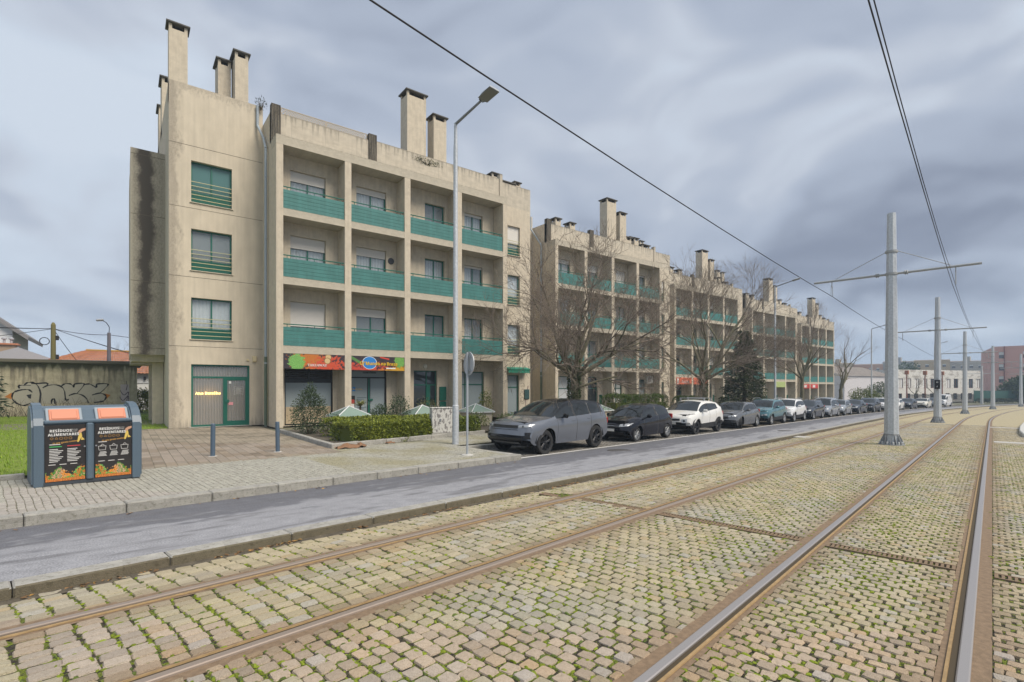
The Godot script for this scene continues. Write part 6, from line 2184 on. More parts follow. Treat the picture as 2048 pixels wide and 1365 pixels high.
func car(spec: Dictionary, s: float, label: String) -> Node3D:
	# local x runs from the front bumper (0) to the tail, +z faces the lane
	var L: float = spec.L
	var W: float = spec.W * 0.5
	var H: float = spec.H
	var wr: float = spec.wheel
	var fx: float = spec.front
	var rx: float = spec.front + spec.base
	var sill: float = spec.get("sill", 0.22)
	var T: Array = spec.top            # centre line, [x, y]
	var belt: Array = spec.belt        # belt line, [x, y]
	var cowl: float = spec.cowl
	var roof0: float = spec.roof0
	var roof1: float = spec.roof1
	var tail: float = spec.tail
	var ar := wr * 1.14
	var xs := []
	var x := 0.0
	while x < L:
		xs.append(x)
		x += 0.025 if x < 0.3 or x > L - 0.3 else (0.045 if absf(x - fx) < ar + 0.06 or absf(x - rx) < ar + 0.06 else 0.075)
	xs.append(L)
	for c in [fx, rx]:
		for k in 9: xs.append(c + ar * sin((k - 4) / 4.0 * PI / 2) * 0.9995)
	for dx in spec.doors:
		for e in [-0.007, 0.0, 0.007]: xs.append(dx + e)
	for e in [cowl, roof0, roof1, tail]: xs.append(e)
	xs.sort()
	var st_x := []
	for e in xs:
		if st_x.is_empty() or e - st_x[-1] > 0.003: st_x.append(clampf(e, 0, L))
	var round_f: float = spec.get("nose", 0.20)
	var plan := func(px: float, z: float) -> float:
		# corners of the plan are rounded
		var q := pow(absf(z) / W, 3.0)
		var f := clampf(1.0 - px / (L * 0.45), 0, 1)
		var b := clampf(1.0 - (L - px) / (L * 0.30), 0, 1)
		return round_f * f * q - 0.13 * b * q
	var half := func(px: float) -> float:
		return W * (1.0 - 0.055 * pow(clampf(1.0 - px / 0.9, 0, 1), 2.0) - 0.06 * pow(clampf(1.0 - (L - px) / 0.9, 0, 1), 2.0))
	var low := func(px: float) -> float:
		var y := sill + 0.16 * pow(clampf(1.0 - px / 0.35, 0, 1), 2.0) + 0.16 * pow(clampf(1.0 - (L - px) / 0.45, 0, 1), 2.0)
		for c in [fx, rx]:
			var d := absf(px - c)
			if d < ar: y = maxf(y, wr + sqrt(ar * ar - d * d))
		return y
	var rows := []
	for px: float in st_x:
		var top: float = prof_at(T, px)
		var y0: float = low.call(px)
		var yb: float = minf(prof_at(belt, px), top - 0.012)
		y0 = minf(y0, yb - 0.02)
		var w: float = half.call(px)
		var groove := false
		for dx in spec.doors:
			if absf(px - dx) < 0.002: groove = true
		var row := PackedVector3Array()
		# side: sill, tuck, waist, shoulder, belt
		for k in 8:
			var t := k / 7.0
			var y := lerpf(y0, yb, t)
			var hh := clampf((y - sill) / maxf(prof_at(belt, px) - sill, 0.1), 0, 1)
			var bulge := 0.935 + 0.065 * sin(clampf(hh * 1.25, 0, 1) * PI * 0.5) - 0.055 * pow(clampf((hh - 0.72) / 0.28, 0, 1), 2.0)
			if hh > 0.30 and hh < 0.42: bulge -= 0.006
			var z := w * bulge
			if groove: z -= 0.012
			row.append(Vector3(px + plan.call(px, z), y, z))
		# greenhouse side
		var zb: float = row[7].z
		var hg := top - yb
		var lean := clampf(hg / 0.5, 0, 1)
		var zt: float = zb - spec.get("tumble", 0.17) * lean - 0.035
		for k in 4:
			var t := (k + 1) / 4.0
			var z := lerpf(zb, zt, t) - 0.02 * (1.0 if k == 0 else 0.0) * lean
			row.append(Vector3(px + plan.call(px, z), yb + (hg - 0.02 - 0.035 * lean) * t, z))
		# over the top to the middle
		for k in 5:
			var t := (k + 1) / 5.0
			var z: float = zt * (1.0 - t)
			row.append(Vector3(px + plan.call(px, z), top - (0.02 + 0.035 * lean) * pow(1.0 - t, 2.0), z))
		rows.append(row)
	var R := st_x.size()
	var C: int = rows[0].size()
	var N := []
	for i in R:
		var nr := PackedVector3Array()
		for j in C:
			var du: Vector3 = rows[i][mini(j + 1, C - 1)] - rows[i][maxi(j - 1, 0)]
			if j == C - 1: du = Vector3(du.x * 0.0, 0, -0.1)
			var dv: Vector3 = rows[mini(i + 1, R - 1)][j] - rows[maxi(i - 1, 0)][j]
			nr.append(dv.cross(du).normalized())
		N.append(nr)
	var body := MB.new()
	var glass := MB.new()
	var bits := {}
	var bit := func(key: String) -> MB:
		if not bits.has(key): bits[key] = MB.new()
		return bits[key]
	var roof := MB.new()
	var pil: Array = spec.pillars
	for i in R - 1:
		var xm: float = (st_x[i] + st_x[i + 1]) * 0.5
		for j in C - 1:
			var m := body
			var ym: float = (rows[i][j].y + rows[i + 1][j + 1].y) * 0.5
			var hg2: float = prof_at(T, xm) - prof_at(belt, xm)
			var key := ""
			if j >= 7 and j < 10 and xm > cowl + 0.16 and xm < spec.glass_end and hg2 > 0.06:
				m = glass
				for pk in pil.size():
					if xm > pil[pk][0] and xm < pil[pk][1]: key = "pillar_trim %d" % pk
				if j == 7 and hg2 < 0.14: key = "corner_trim"
			if j >= 11 and xm > cowl + 0.02 and xm < roof0: m = glass
			if j >= 11 and xm > roof1 + 0.02 and xm < tail: m = glass
			if m == body and spec.get("black_roof", false) and j >= 10 and xm > cowl + 0.06 and hg2 > 0.05: m = roof
			if j < 2 and spec.get("clad", false) and ym < sill + 0.22: key = "sill_cladding %d" % (0 if xm < fx else (1 if xm < rx else 2))
			if m == body and j < 7:
				for dx in spec.doors:
					if absf(xm - dx) < 0.007: key = "door_gap %d" % spec.doors.find(dx)
			for sgn in [1.0, -1.0]:
				if key: m = bit.call(key + (" l" if sgn > 0 else " r"))
				var a: Vector3 = rows[i][j]
				var b: Vector3 = rows[i + 1][j]
				var c: Vector3 = rows[i + 1][j + 1]
				var d: Vector3 = rows[i][j + 1]
				var na: Vector3 = N[i][j]
				var nb: Vector3 = N[i + 1][j]
				var nc: Vector3 = N[i + 1][j + 1]
				var nd: Vector3 = N[i][j + 1]
				if sgn > 0: m.quads(a, b, c, d, na, nb, nc, nd)
				else:
					var f := Vector3(1, 1, -1)
					m.quads(d * f, c * f, b * f, a * f, nd * f, nc * f, nb * f, na * f)
	# front, tail and underside caps
	for i in [0, R - 1]:
		for j in C - 1:
			var a: Vector3 = rows[i][j]
			var b: Vector3 = rows[i][j + 1]
			var a2 := Vector3(a.x, a.y, -a.z)
			var b2 := Vector3(b.x, b.y, -b.z)
			if i == 0: body.quad(a2, a, b, b2)
			else: body.quad(a, a2, b2, b)
	var under := MB.new()
	under.box(Vector3(0.25, sill - 0.02, -W * 0.80), Vector3(L - 0.25, sill + 0.10, W * 0.80))
	under.box(Vector3(0.22, sill + 0.1, -W * 0.70), Vector3(L - 0.3, prof_at(belt, L * 0.5) - 0.1, W * 0.70))
	var t := thing("parked_car", label, "car", st(s, 7.95, -0.092), heading(s), "cars parked along the kerb")
	var pc: Array = spec.paint
	var paint := mat("paint_%s" % spec.name, pc[0], pc[1], pc[2], 0.22, pc[3])
	paint.clearcoat_enabled = true
	paint.clearcoat = 0.8
	paint.metallic_specular = 0.25
	paint.clearcoat_roughness = 0.05
	var ctr := Vector3(-spec.base * 0.5 - spec.front, 0, 0)
	var tint := mat("car_glass", 0.018, 0.022, 0.024, 0.03)
	tint.metallic_specular = 0.55
	part(body, "body", paint, t, ctr)
	part(glass, "windows", tint, t, ctr)
	for key: String in bits: part(bits[key], key.split(" ")[0], mat("car_trim", 0.020, 0.020, 0.021, 0.5), t, ctr)
	if roof.v.size(): part(roof, "roof", mat("roof_black", 0.010, 0.011, 0.013, 0.15), t, ctr)
	part(under, "underbody", mat("under_black", 0.006, 0.006, 0.006, 0.9), t, ctr)
	# where the nose is at a given height, for lamps and grilles
	var inside := func(i: int, y: float, z: float) -> bool:
		var row: PackedVector3Array = rows[i]
		if y < row[0].y or y > row[C - 1].y: return false
		for j in 11:
			if y >= row[j].y and y <= row[j + 1].y:
				var u := (y - row[j].y) / maxf(row[j + 1].y - row[j].y, 1e-5)
				return absf(z) <= lerpf(row[j].z, row[j + 1].z, u)
		for j in range(11, C - 1):
			if absf(z) <= row[j].z and absf(z) >= row[j + 1].z:
				var u := (row[j].z - absf(z)) / maxf(row[j].z - row[j + 1].z, 1e-5)
				return y <= lerpf(row[j].y, row[j + 1].y, u)
		return false
	var nose_x := func(y: float, z: float) -> float:
		for i in mini(R, 46):
			if inside.call(i, y, z): return st_x[maxi(i - 1, 0)] * 0.5 + st_x[i] * 0.5 + plan.call(st_x[i], z)
		return 0.9
	var patch := func(z0: float, z1: float, y0: float, y1: float, sk: float, off: float) -> MB:
		# a skin on the nose between two heights; sk raises its outer end
		var m := MB.new()
		var g := []
		for i in 5:
			var row := PackedVector3Array()
			for j in 9:
				var z := lerpf(z0, z1, j / 8.0)
				var u := clampf((absf(z) - minf(absf(z0), absf(z1))) / maxf(absf(absf(z1) - absf(z0)), 0.01), 0, 1)
				var y := lerpf(y0, y1, i / 4.0) + sk * u
				row.append(Vector3(nose_x.call(y, z) - off, y, z))
			g.append(row)
		m.grid(g, z1 > z0)
		# closing rim
		for e in [[0, 0], [4, 1]]:
			for j in 8:
				var a: Vector3 = g[e[0]][j]
				var b: Vector3 = g[e[0]][j + 1]
				m.quad(a, b, b + Vector3(0.05, 0, 0), a + Vector3(0.05, 0, 0))
		return m
	var blk: StandardMaterial3D = mat("grille_black", 0.010, 0.010, 0.011, 0.35)
	var lampm := mat("headlamp", 0.36, 0.38, 0.40, 0.08, 0.3)
	lampm.clearcoat_enabled = true
	for g in spec.nose_parts:
		# [kind, z0, z1, y0, y1, skew]
		var kind: String = g[0]
		var mt: Material = blk
		if kind == "headlight": mt = lampm
		if kind == "chrome_bar": mt = mat("chrome", 0.55, 0.56, 0.57, 0.18, 0.9)
		if kind == "number_plate": mt = mat("plate_white", 0.66, 0.66, 0.63, 0.5)
		if kind == "skid_plate": mt = mat("skid_grey", 0.30, 0.31, 0.32, 0.4, 0.4)
		if kind == "body_bar": mt = paint
		var both: bool = g[1] > 0.0
		part(patch.call(g[1], g[2], g[3], g[4], g[5], g[6] if g.size() > 6 else 0.010), kind, mt, t, ctr)
		if both: part(patch.call(-g[1], -g[2], g[3], g[4], g[5], g[6] if g.size() > 6 else 0.010), kind, mt, t, ctr)
		if kind == "grille":
			for k in 3:
				var yy: float = lerpf(g[3], g[4], (k + 0.7) / 3.4)
				part(patch.call(g[1] * 0.96, g[2] * 0.96, yy, yy + 0.014, g[5], 0.018), "grille_bar", mat("grille_bar", 0.10, 0.10, 0.105, 0.3, 0.6), t, ctr)
		if kind == "headlight":
			for sg in [1.0, -1.0]:
				var zc: float = lerpf(absf(g[1]), absf(g[2]), 0.42) * sg
				var yc: float = (g[3] + g[4]) * 0.5 + g[5] * 0.4
				var ey := MB.new()
				ey.lathe(Transform3D(Basis(Vector3.BACK, PI / 2), Vector3(nose_x.call(yc, zc) - 0.012, yc, zc)), [[minf(0.055, (g[4] - g[3]) * 0.36), -0.02], [minf(0.055, (g[4] - g[3]) * 0.36), 0.006], [0.0, 0.010]], 12)
				part(ey, "lamp_lens", mat("lamp_core", 0.10, 0.11, 0.12, 0.08, 0.5), t, ctr)
	# tail lamps
	for sg in [1.0, -1.0]:
		boxed(Vector3(L - 0.10, 0.78, sg * W * 0.80 - 0.09), Vector3(L - 0.005, 0.98, sg * W * 0.80 + 0.09), "tail_light", mat("tail_red", 0.30, 0.012, 0.012, 0.15), t, 0.02).position = ctr
	# wheels
	var proto := wheel_mesh(wr, spec.get("tyre_w", 0.225))
	for c in [fx, rx]:
		for sg in [1.0, -1.0]:
			var wh := Node3D.new()
			wh.name = "wheel"
			t.add_child(wh, true)
			wh.position = ctr + Vector3(c, wr, sg * (W - 0.135))
			wh.rotation = Vector3(0, (0.0 if sg > 0 else PI) + (spec.get("steer", 0.0) if c == fx else 0.0), 0)
			part(proto[0], "tyre", mat("tyre", 0.018, 0.018, 0.019, 0.85), wh)
			part(rim_mesh(wr, spec.get("spokes", 5), spec.get("twist", 0.0)), "rim", mat("rim_dark", 0.035, 0.036, 0.04, 0.35, 0.6) if spec.get("dark_rim", false) else mat("rim_silver", 0.34, 0.35, 0.36, 0.35, 0.6), wh)
		# dark wheel housing, arch cladding
		for sg in [1.0, -1.0]:
			var wl := MB.new()
			for k in 12:
				var a := PI * k / 12.0
				var b := PI * (k + 1) / 12.0
				wl.quad(Vector3(c + cos(a) * ar, wr + sin(a) * ar, sg * (W - 0.03)), Vector3(c + cos(a) * ar, wr + sin(a) * ar, sg * (W - 0.5)), Vector3(c + cos(b) * ar, wr + sin(b) * ar, sg * (W - 0.5)), Vector3(c + cos(b) * ar, wr + sin(b) * ar, sg * (W - 0.03)))
			part(wl, "wheel_housing", MT.under_black, t, ctr)
			if not spec.get("clad", false): continue
			var cd := MB.new()
			for k in 16:
				var a := PI * (k / 16.0) * 1.08 - 0.04 * PI
				var b := PI * ((k + 1) / 16.0) * 1.08 - 0.04 * PI
				var za: float = sg * (W * 0.985 + 0.006)
				var p := [Vector3(c + cos(a) * ar * 0.985, wr + sin(a) * ar * 0.985, za), Vector3(c + cos(b) * ar * 0.985, wr + sin(b) * ar * 0.985, za), Vector3(c + cos(b) * (ar + 0.055), wr + sin(b) * (ar + 0.055), za - sg * 0.02), Vector3(c + cos(a) * (ar + 0.055), wr + sin(a) * (ar + 0.055), za - sg * 0.02)]
				if sg < 0: cd.quad(p[0], p[1], p[2], p[3])
				else: cd.quad(p[3], p[2], p[1], p[0])
			part(cd, "arch_cladding", mat("car_trim", 0.02, 0.02, 0.021, 0.5), t, ctr)
	# mirrors, handles, wipers
	for sg in [1.0, -1.0]:
		var mm := MB.new()
		mm.cframe(Transform3D(Basis(Vector3.UP, -0.15 * sg), Vector3(cowl + 0.50, prof_at(belt, cowl + 0.5) + 0.065, sg * (W + 0.085))), Vector3(0.055, 0.068, 0.105), 0.04)
		mm.tube(Vector3(cowl + 0.50, prof_at(belt, cowl + 0.5) + 0.0, sg * (W - 0.08)), Vector3(cowl + 0.50, prof_at(belt, cowl + 0.5) + 0.03, sg * (W + 0.03)), 0.022, 0.022, 6)
		part(mm, "wing_mirror", paint if not spec.get("black_roof", false) else MT.roof_black, t, ctr)
		for dx in spec.handles:
			var hm := MB.new()
			var yy: float = prof_at(belt, dx) - 0.13
			hm.cframe(Transform3D(Basis.IDENTITY, Vector3(dx, yy, sg * W * 0.985)), Vector3(0.085, 0.013, 0.016), 0.008)
			part(hm, "door_handle", paint, t, ctr)
	if spec.get("rails", false):
		for sg in [1.0, -1.0]:
			var rm := MB.new()
			var zr: float = sg * (W - spec.get("tumble", 0.17) - 0.10)
			rm.path(PackedVector3Array([Vector3(roof0 + 0.1, H - 0.06, zr), Vector3(roof0 + 0.25, H + 0.03, zr), Vector3(roof1 - 0.3, H + 0.025, zr), Vector3(roof1 - 0.05, H - 0.09, zr)]), 0.016, 6)
			part(rm, "roof_rail", mat("rail_silver", 0.40, 0.41, 0.42, 0.3, 0.6), t, ctr)
	if spec.get("bars", false):
		for q in [0.3, 1.15]:
			var bm := MB.new()
			bm.cbox(Vector3(roof0 + q, H + 0.04, -W * 0.72), Vector3(roof0 + q + 0.07, H + 0.07, W * 0.72), 0.012)
			for sg in [1.0, -1.0]: bm.box(Vector3(roof0 + q, H - 0.06, sg * W * 0.66 - 0.03), Vector3(roof0 + q + 0.07, H + 0.05, sg * W * 0.66 + 0.03))
			part(bm, "roof_bar", mat("rail_silver", 0.40, 0.41, 0.42, 0.3, 0.6), t, ctr)
	if spec.has("script"):
		var tm := part(text_mesh(spec.script, 0.085, 0.006), "lettering", mat("chrome", 0.55, 0.56, 0.57, 0.18, 0.9), t)
		var bx: float = spec.script_x
		tm.transform = Transform3D(Basis(Vector3(0, 0, -1), Vector3(0.97, 0.24, 0).normalized(), Vector3(0, 0, -1).cross(Vector3(0.97, 0.24, 0).normalized())), ctr + Vector3(bx, prof_at(T, bx) + 0.004, 0))
		tm.scale = Vector3(1.5, 1, 1)
	return t

func wheel_mesh(r: float, w: float) -> Array:
	var key := "wheel_%.3f" % r
	if not MT.has(key):
		var mb := MB.new()
		var h := w * 0.5
		mb.lathe(Transform3D(Basis(Vector3.RIGHT, PI / 2), Vector3.ZERO), [[r * 0.66, -h * 0.9], [r * 0.80, -h], [r * 0.93, -h * 0.98], [r, -h * 0.72], [r, h * 0.72], [r * 0.93, h * 0.98], [r * 0.80, h], [r * 0.66, h * 0.9], [r * 0.655, h * 0.5]], 32)
		MT[key] = mb.mesh()
	return [MT[key]]

func rim_mesh(r: float, spokes: int, twist: float) -> ArrayMesh:
	var key := "rim_%.3f_%d_%.2f" % [r, spokes, twist]
	if not MT.has(key):
		var mb := MB.new()
		var R := r * 0.665
		mb.lathe(Transform3D(Basis(Vector3.RIGHT, PI / 2), Vector3.ZERO), [[R * 0.93, 0.02], [R, 0.100], [R * 0.97, 0.106], [R * 0.90, 0.06], [R * 0.90, 0.0]], 32)
		mb.tint = Color(0.12, 0.12, 0.12)
		mb.lathe(Transform3D(Basis(Vector3.RIGHT, PI / 2), Vector3.ZERO), [[R * 0.92, 0.012], [0.0, 0.012]], 24)
		mb.tint = Color(1, 1, 1)
		mb.lathe(Transform3D(Basis(Vector3.RIGHT, PI / 2), Vector3.ZERO), [[R * 0.24, 0.02], [R * 0.22, 0.085], [R * 0.10, 0.095], [0.0, 0.095]], 16)
		for k in spokes:
			var a := TAU * k / spokes
			for q in [-1.0, 1.0]:
				var p0 := Vector3(cos(a + 0.22 * q) * R * 0.18, sin(a + 0.22 * q) * R * 0.18, 0.075)
				var b: float = a + q * 0.75 / spokes + twist
				var p1 := Vector3(cos(b) * R * 0.93, sin(b) * R * 0.93, 0.085)
				var d := (p1 - p0).normalized()
				var e := d.cross(Vector3.BACK).normalized()
				mb.cframe(Transform3D(Basis(d, e, Vector3.BACK), (p0 + p1) * 0.5), Vector3((p1 - p0).length() * 0.5, R * (0.30 / sqrt(spokes)) * 0.45, 0.014), 0.006)
		MT[key] = mb.mesh()
	return MT[key]

func suv_spec() -> Dictionary:
	return {"name": "grey_suv", "L": 4.37, "W": 1.90, "H": 1.65, "front": 0.86, "base": 2.68, "wheel": 0.37, "sill": 0.30, "nose": 0.26, "tumble": 0.20,
		"top": [[0, 0.62], [0.03, 0.76], [0.07, 0.90], [0.16, 0.985], [0.45, 1.035], [0.95, 1.085], [1.22, 1.12], [1.75, 1.42], [2.02, 1.555], [2.30, 1.62], [2.75, 1.65], [3.40, 1.625], [3.98, 1.56], [4.12, 1.48], [4.27, 1.13], [4.33, 0.98], [4.37, 0.60]],
		"belt": [[0, 0.60], [0.10, 0.86], [0.9, 1.02], [1.5, 1.06], [3.6, 1.16], [4.2, 1.19], [4.37, 0.95]],
		"cowl": 1.20, "roof0": 2.12, "roof1": 3.98, "tail": 4.26, "glass_end": 4.02, "doors": [1.36, 2.42, 3.22], "handles": [2.22, 3.08],
		"pillars": [[2.34, 2.42], [3.20, 3.27]], "paint": [0.17, 0.185, 0.215, 0.4], "black_roof": true, "dark_rim": true, "spokes": 7, "twist": 0.28, "clad": false,
		"nose_parts": [["grille", -0.50, 0.50, 0.815, 0.905, 0.0], ["headlight", 0.52, 0.86, 0.82, 0.895, 0.035], ["lower_grille", -0.66, 0.66, 0.44, 0.54, 0.0], ["side_vent", 0.74, 0.88, 0.52, 0.70, 0.0], ["crease", -0.52, 0.52, 0.755, 0.775, 0.0, 0.006], ["skid_plate", -0.52, 0.52, 0.345, 0.405, 0.0]],
		"script": "RANGE ROVER", "script_x": 0.26}

func hatch_spec() -> Dictionary:
	return {"name": "black_hatch", "L": 3.82, "W": 1.65, "H": 1.44, "front": 0.76, "base": 2.49, "wheel": 0.29, "sill": 0.21, "nose": 0.30, "tumble": 0.20,
		"top": [[0, 0.48], [0.03, 0.60], [0.08, 0.68], [0.25, 0.77], [0.70, 0.89], [1.00, 0.955], [1.55, 1.26], [1.85, 1.38], [2.35, 1.44], [2.90, 1.42], [3.35, 1.34], [3.66, 1.00], [3.76, 0.86], [3.82, 0.50]],
		"belt": [[0, 0.46], [0.10, 0.66], [0.9, 0.86], [2.0, 0.93], [3.4, 1.02], [3.82, 0.82]],
		"cowl": 0.98, "roof0": 1.82, "roof1": 3.32, "tail": 3.66, "glass_end": 3.30, "doors": [1.22, 2.44], "handles": [2.26],
		"pillars": [[2.34, 2.42]], "paint": [0.006, 0.006, 0.010, 0.1], "spokes": 7, "clad": false,
		"nose_parts": [["grille", -0.42, 0.42, 0.56, 0.62, 0.0], ["chrome_bar", -0.44, 0.44, 0.625, 0.648, 0.0, 0.016], ["headlight", 0.42, 0.76, 0.60, 0.70, 0.04], ["lower_grille", -0.58, 0.58, 0.30, 0.41, 0.0], ["number_plate", -0.26, 0.26, 0.43, 0.53, 0.0, 0.014]]}

func juke_spec() -> Dictionary:
	return {"name": "white_crossover", "L": 4.13, "W": 1.77, "H": 1.57, "front": 0.83, "base": 2.53, "wheel": 0.34, "sill": 0.28, "nose": 0.30, "tumble": 0.22,
		"top": [[0, 0.60], [0.03, 0.74], [0.08, 0.84], [0.22, 0.94], [0.70, 1.03], [1.05, 1.09], [1.60, 1.38], [1.95, 1.50], [2.35, 1.56], [3.00, 1.53], [3.55, 1.44], [3.92, 1.10], [4.04, 0.96], [4.13, 0.58]],
		"belt": [[0, 0.58], [0.10, 0.80], [0.9, 0.98], [2.0, 1.03], [3.2, 1.12], [3.8, 1.20], [4.13, 0.92]],
		"cowl": 1.03, "roof0": 1.95, "roof1": 3.52, "tail": 3.90, "glass_end": 3.38, "doors": [1.28, 2.28, 3.06], "handles": [2.12],
		"pillars": [[2.22, 2.30]], "paint": [0.72, 0.72, 0.70, 0.0], "dark_rim": true, "spokes": 5, "clad": true, "bars": true,
		"nose_parts": [["grille", -0.42, 0.42, 0.66, 0.75, 0.0], ["chrome_bar", -0.20, 0.20, 0.65, 0.675, 0.0, 0.016], ["headlight", 0.50, 0.70, 0.56, 0.74, 0.0], ["lamp_strip", 0.48, 0.80, 0.86, 0.90, 0.07], ["lower_grille", -0.66, 0.66, 0.34, 0.47, 0.0], ["number_plate", -0.26, 0.26, 0.49, 0.59, 0.0, 0.014]]}

func small_spec(nm: String, paint: Array, k := 1.0, hk := 1.0) -> Dictionary:
	return {"name": nm, "L": 4.05 * k, "W": 1.80, "H": 1.44 * hk, "front": 0.82 * k, "base": 2.58 * k, "wheel": 0.32, "sill": 0.21, "nose": 0.26, "tumble": 0.19,
		"top": [[0, 0.52], [0.03, 0.66], [0.08, 0.76], [0.25, 0.85], [0.70, 0.94], [1.10 * k, 1.00], [1.70 * k, 1.28 * hk], [2.0 * k, 1.40 * hk], [2.4 * k, 1.44 * hk], [3.1 * k, 1.42 * hk], [3.6 * k, 1.33 * hk], [3.88 * k, 1.02], [3.98 * k, 0.90], [4.05 * k, 0.55]],
		"belt": [[0, 0.50], [0.10, 0.72], [0.9, 0.90], [2.0 * k, 0.95], [3.4 * k, 1.03], [4.05 * k, 0.86]],
		"cowl": 1.08 * k, "roof0": 1.98 * k, "roof1": 3.58 * k, "tail": 3.88 * k, "glass_end": 3.55 * k, "doors": [1.32 * k, 2.30 * k, 3.10 * k], "handles": [2.12 * k, 2.96 * k],
		"pillars": [[2.24 * k, 2.32 * k], [3.10 * k, 3.15 * k]], "paint": paint, "spokes": 5,
		"nose_parts": [["grille", -0.46, 0.46, 0.58, 0.68, 0.0], ["headlight", 0.46, 0.82, 0.65, 0.73, 0.05], ["lower_grille", -0.60, 0.60, 0.30, 0.42, 0.0], ["number_plate", -0.26, 0.26, 0.44, 0.54, 0.0, 0.014]]}

func cross_spec(nm: String, paint: Array, k := 1.0) -> Dictionary:
	return {"name": nm, "L": 4.18 * k, "W": 1.80, "H": 1.57, "front": 0.84 * k, "base": 2.60 * k, "wheel": 0.335, "sill": 0.27, "nose": 0.24, "tumble": 0.18,
		"top": [[0, 0.60], [0.03, 0.74], [0.08, 0.88], [0.22, 0.96], [0.70, 1.03], [1.10 * k, 1.08], [1.65 * k, 1.37], [1.95 * k, 1.50], [2.4 * k, 1.57], [3.2 * k, 1.55], [3.72 * k, 1.47], [3.98 * k, 1.12], [4.08 * k, 0.98], [4.18 * k, 0.58]],
		"belt": [[0, 0.58], [0.10, 0.84], [0.9, 0.99], [2.0 * k, 1.03], [3.5 * k, 1.12], [4.18 * k, 0.92]],
		"cowl": 1.08 * k, "roof0": 1.95 * k, "roof1": 3.70 * k, "tail": 3.98 * k, "glass_end": 3.68 * k, "doors": [1.34 * k, 2.36 * k, 3.14 * k], "handles": [2.18 * k, 3.0 * k],
		"pillars": [[2.30 * k, 2.38 * k], [3.12 * k, 3.18 * k]], "paint": paint, "spokes": 5, "clad": true, "rails": true,
		"nose_parts": [["grille", -0.46, 0.46, 0.54, 0.72, 0.0], ["headlight", 0.52, 0.80, 0.58, 0.68, 0.03], ["lamp_strip", 0.46, 0.84, 0.82, 0.85, 0.04], ["lower_grille", -0.60, 0.60, 0.36, 0.46, 0.0], ["number_plate", -0.26, 0.26, 0.48, 0.57, 0.0, 0.014]]}

func wagon_spec(nm: String, paint: Array, H := 1.48) -> Dictionary:
	var h := H / 1.48
	return {"name": nm, "L": 4.60, "W": 1.82, "H": H, "front": 0.90, "base": 2.75, "wheel": 0.325, "sill": 0.21, "nose": 0.26, "tumble": 0.18,
		"top": [[0, 0.52], [0.03, 0.66], [0.08, 0.76], [0.25, 0.85], [0.80, 0.95], [1.20, 1.01], [1.80, 1.30 * h], [2.1, 1.42 * h], [2.5, 1.48 * h], [3.6, 1.46 * h], [4.15, 1.37 * h], [4.40, 1.04], [4.52, 0.90], [4.60, 0.55]],
		"belt": [[0, 0.50], [0.10, 0.72], [0.9, 0.91], [2.0, 0.96], [4.0, 1.02], [4.60, 0.86]],
		"cowl": 1.18, "roof0": 2.08, "roof1": 4.12, "tail": 4.40, "glass_end": 4.12, "doors": [1.42, 2.42, 3.32], "handles": [2.24, 3.16],
		"pillars": [[2.36, 2.44], [3.34, 3.40]], "paint": paint, "spokes": 5, "rails": true,
		"nose_parts": [["grille", -0.46, 0.46, 0.56, 0.70, 0.0], ["headlight", 0.46, 0.82, 0.64, 0.73, 0.05], ["lower_grille", -0.62, 0.62, 0.30, 0.42, 0.0], ["number_plate", -0.26, 0.26, 0.43, 0.53, 0.0, 0.014]]}

func sedan_spec(nm: String, paint: Array) -> Dictionary:
	var d := wagon_spec(nm, paint, 1.42)
	d.top = [[0, 0.52], [0.03, 0.64], [0.08, 0.72], [0.25, 0.80], [0.90, 0.90], [1.30, 0.96], [1.95, 1.26], [2.2, 1.37], [2.6, 1.42], [3.2, 1.38], [3.8, 1.08], [4.0, 1.00], [4.45, 0.97], [4.55, 0.86], [4.60, 0.5]]
	d.belt = [[0, 0.50], [0.10, 0.68], [0.9, 0.86], [2.0, 0.92], [4.0, 0.98], [4.60, 0.84]]
	d.merge({"cowl": 1.28, "roof0": 2.2, "roof1": 3.2, "tail": 3.82, "glass_end": 3.6, "rails": false}, true)
	return d

func van_spec() -> Dictionary:
	return {"name": "white_van", "L": 4.9, "W": 1.92, "H": 1.95, "front": 0.9, "base": 3.1, "wheel": 0.33, "sill": 0.26, "nose": 0.2, "tumble": 0.10,
		"top": [[0, 0.60], [0.03, 0.80], [0.08, 0.95], [0.30, 1.05], [0.85, 1.17], [1.55, 1.72], [1.80, 1.86], [2.2, 1.93], [4.6, 1.95], [4.80, 1.88], [4.86, 1.5], [4.90, 0.6]],
		"belt": [[0, 0.58], [0.10, 0.90], [0.9, 1.12], [2.2, 1.18], [4.7, 1.2], [4.90, 1.1]],
		"cowl": 0.84, "roof0": 1.78, "roof1": 4.79, "tail": 4.80, "glass_end": 2.15, "doors": [1.15, 2.2, 3.3], "handles": [2.05],
		"pillars": [[2.1, 2.2]], "paint": [0.70, 0.71, 0.72, 0.0], "spokes": 6,
		"nose_parts": [["grille", -0.5, 0.5, 0.66, 0.80, 0.0], ["headlight", 0.52, 0.85, 0.72, 0.90, 0.05], ["lower_grille", -0.7, 0.7, 0.32, 0.44, 0.0]]}

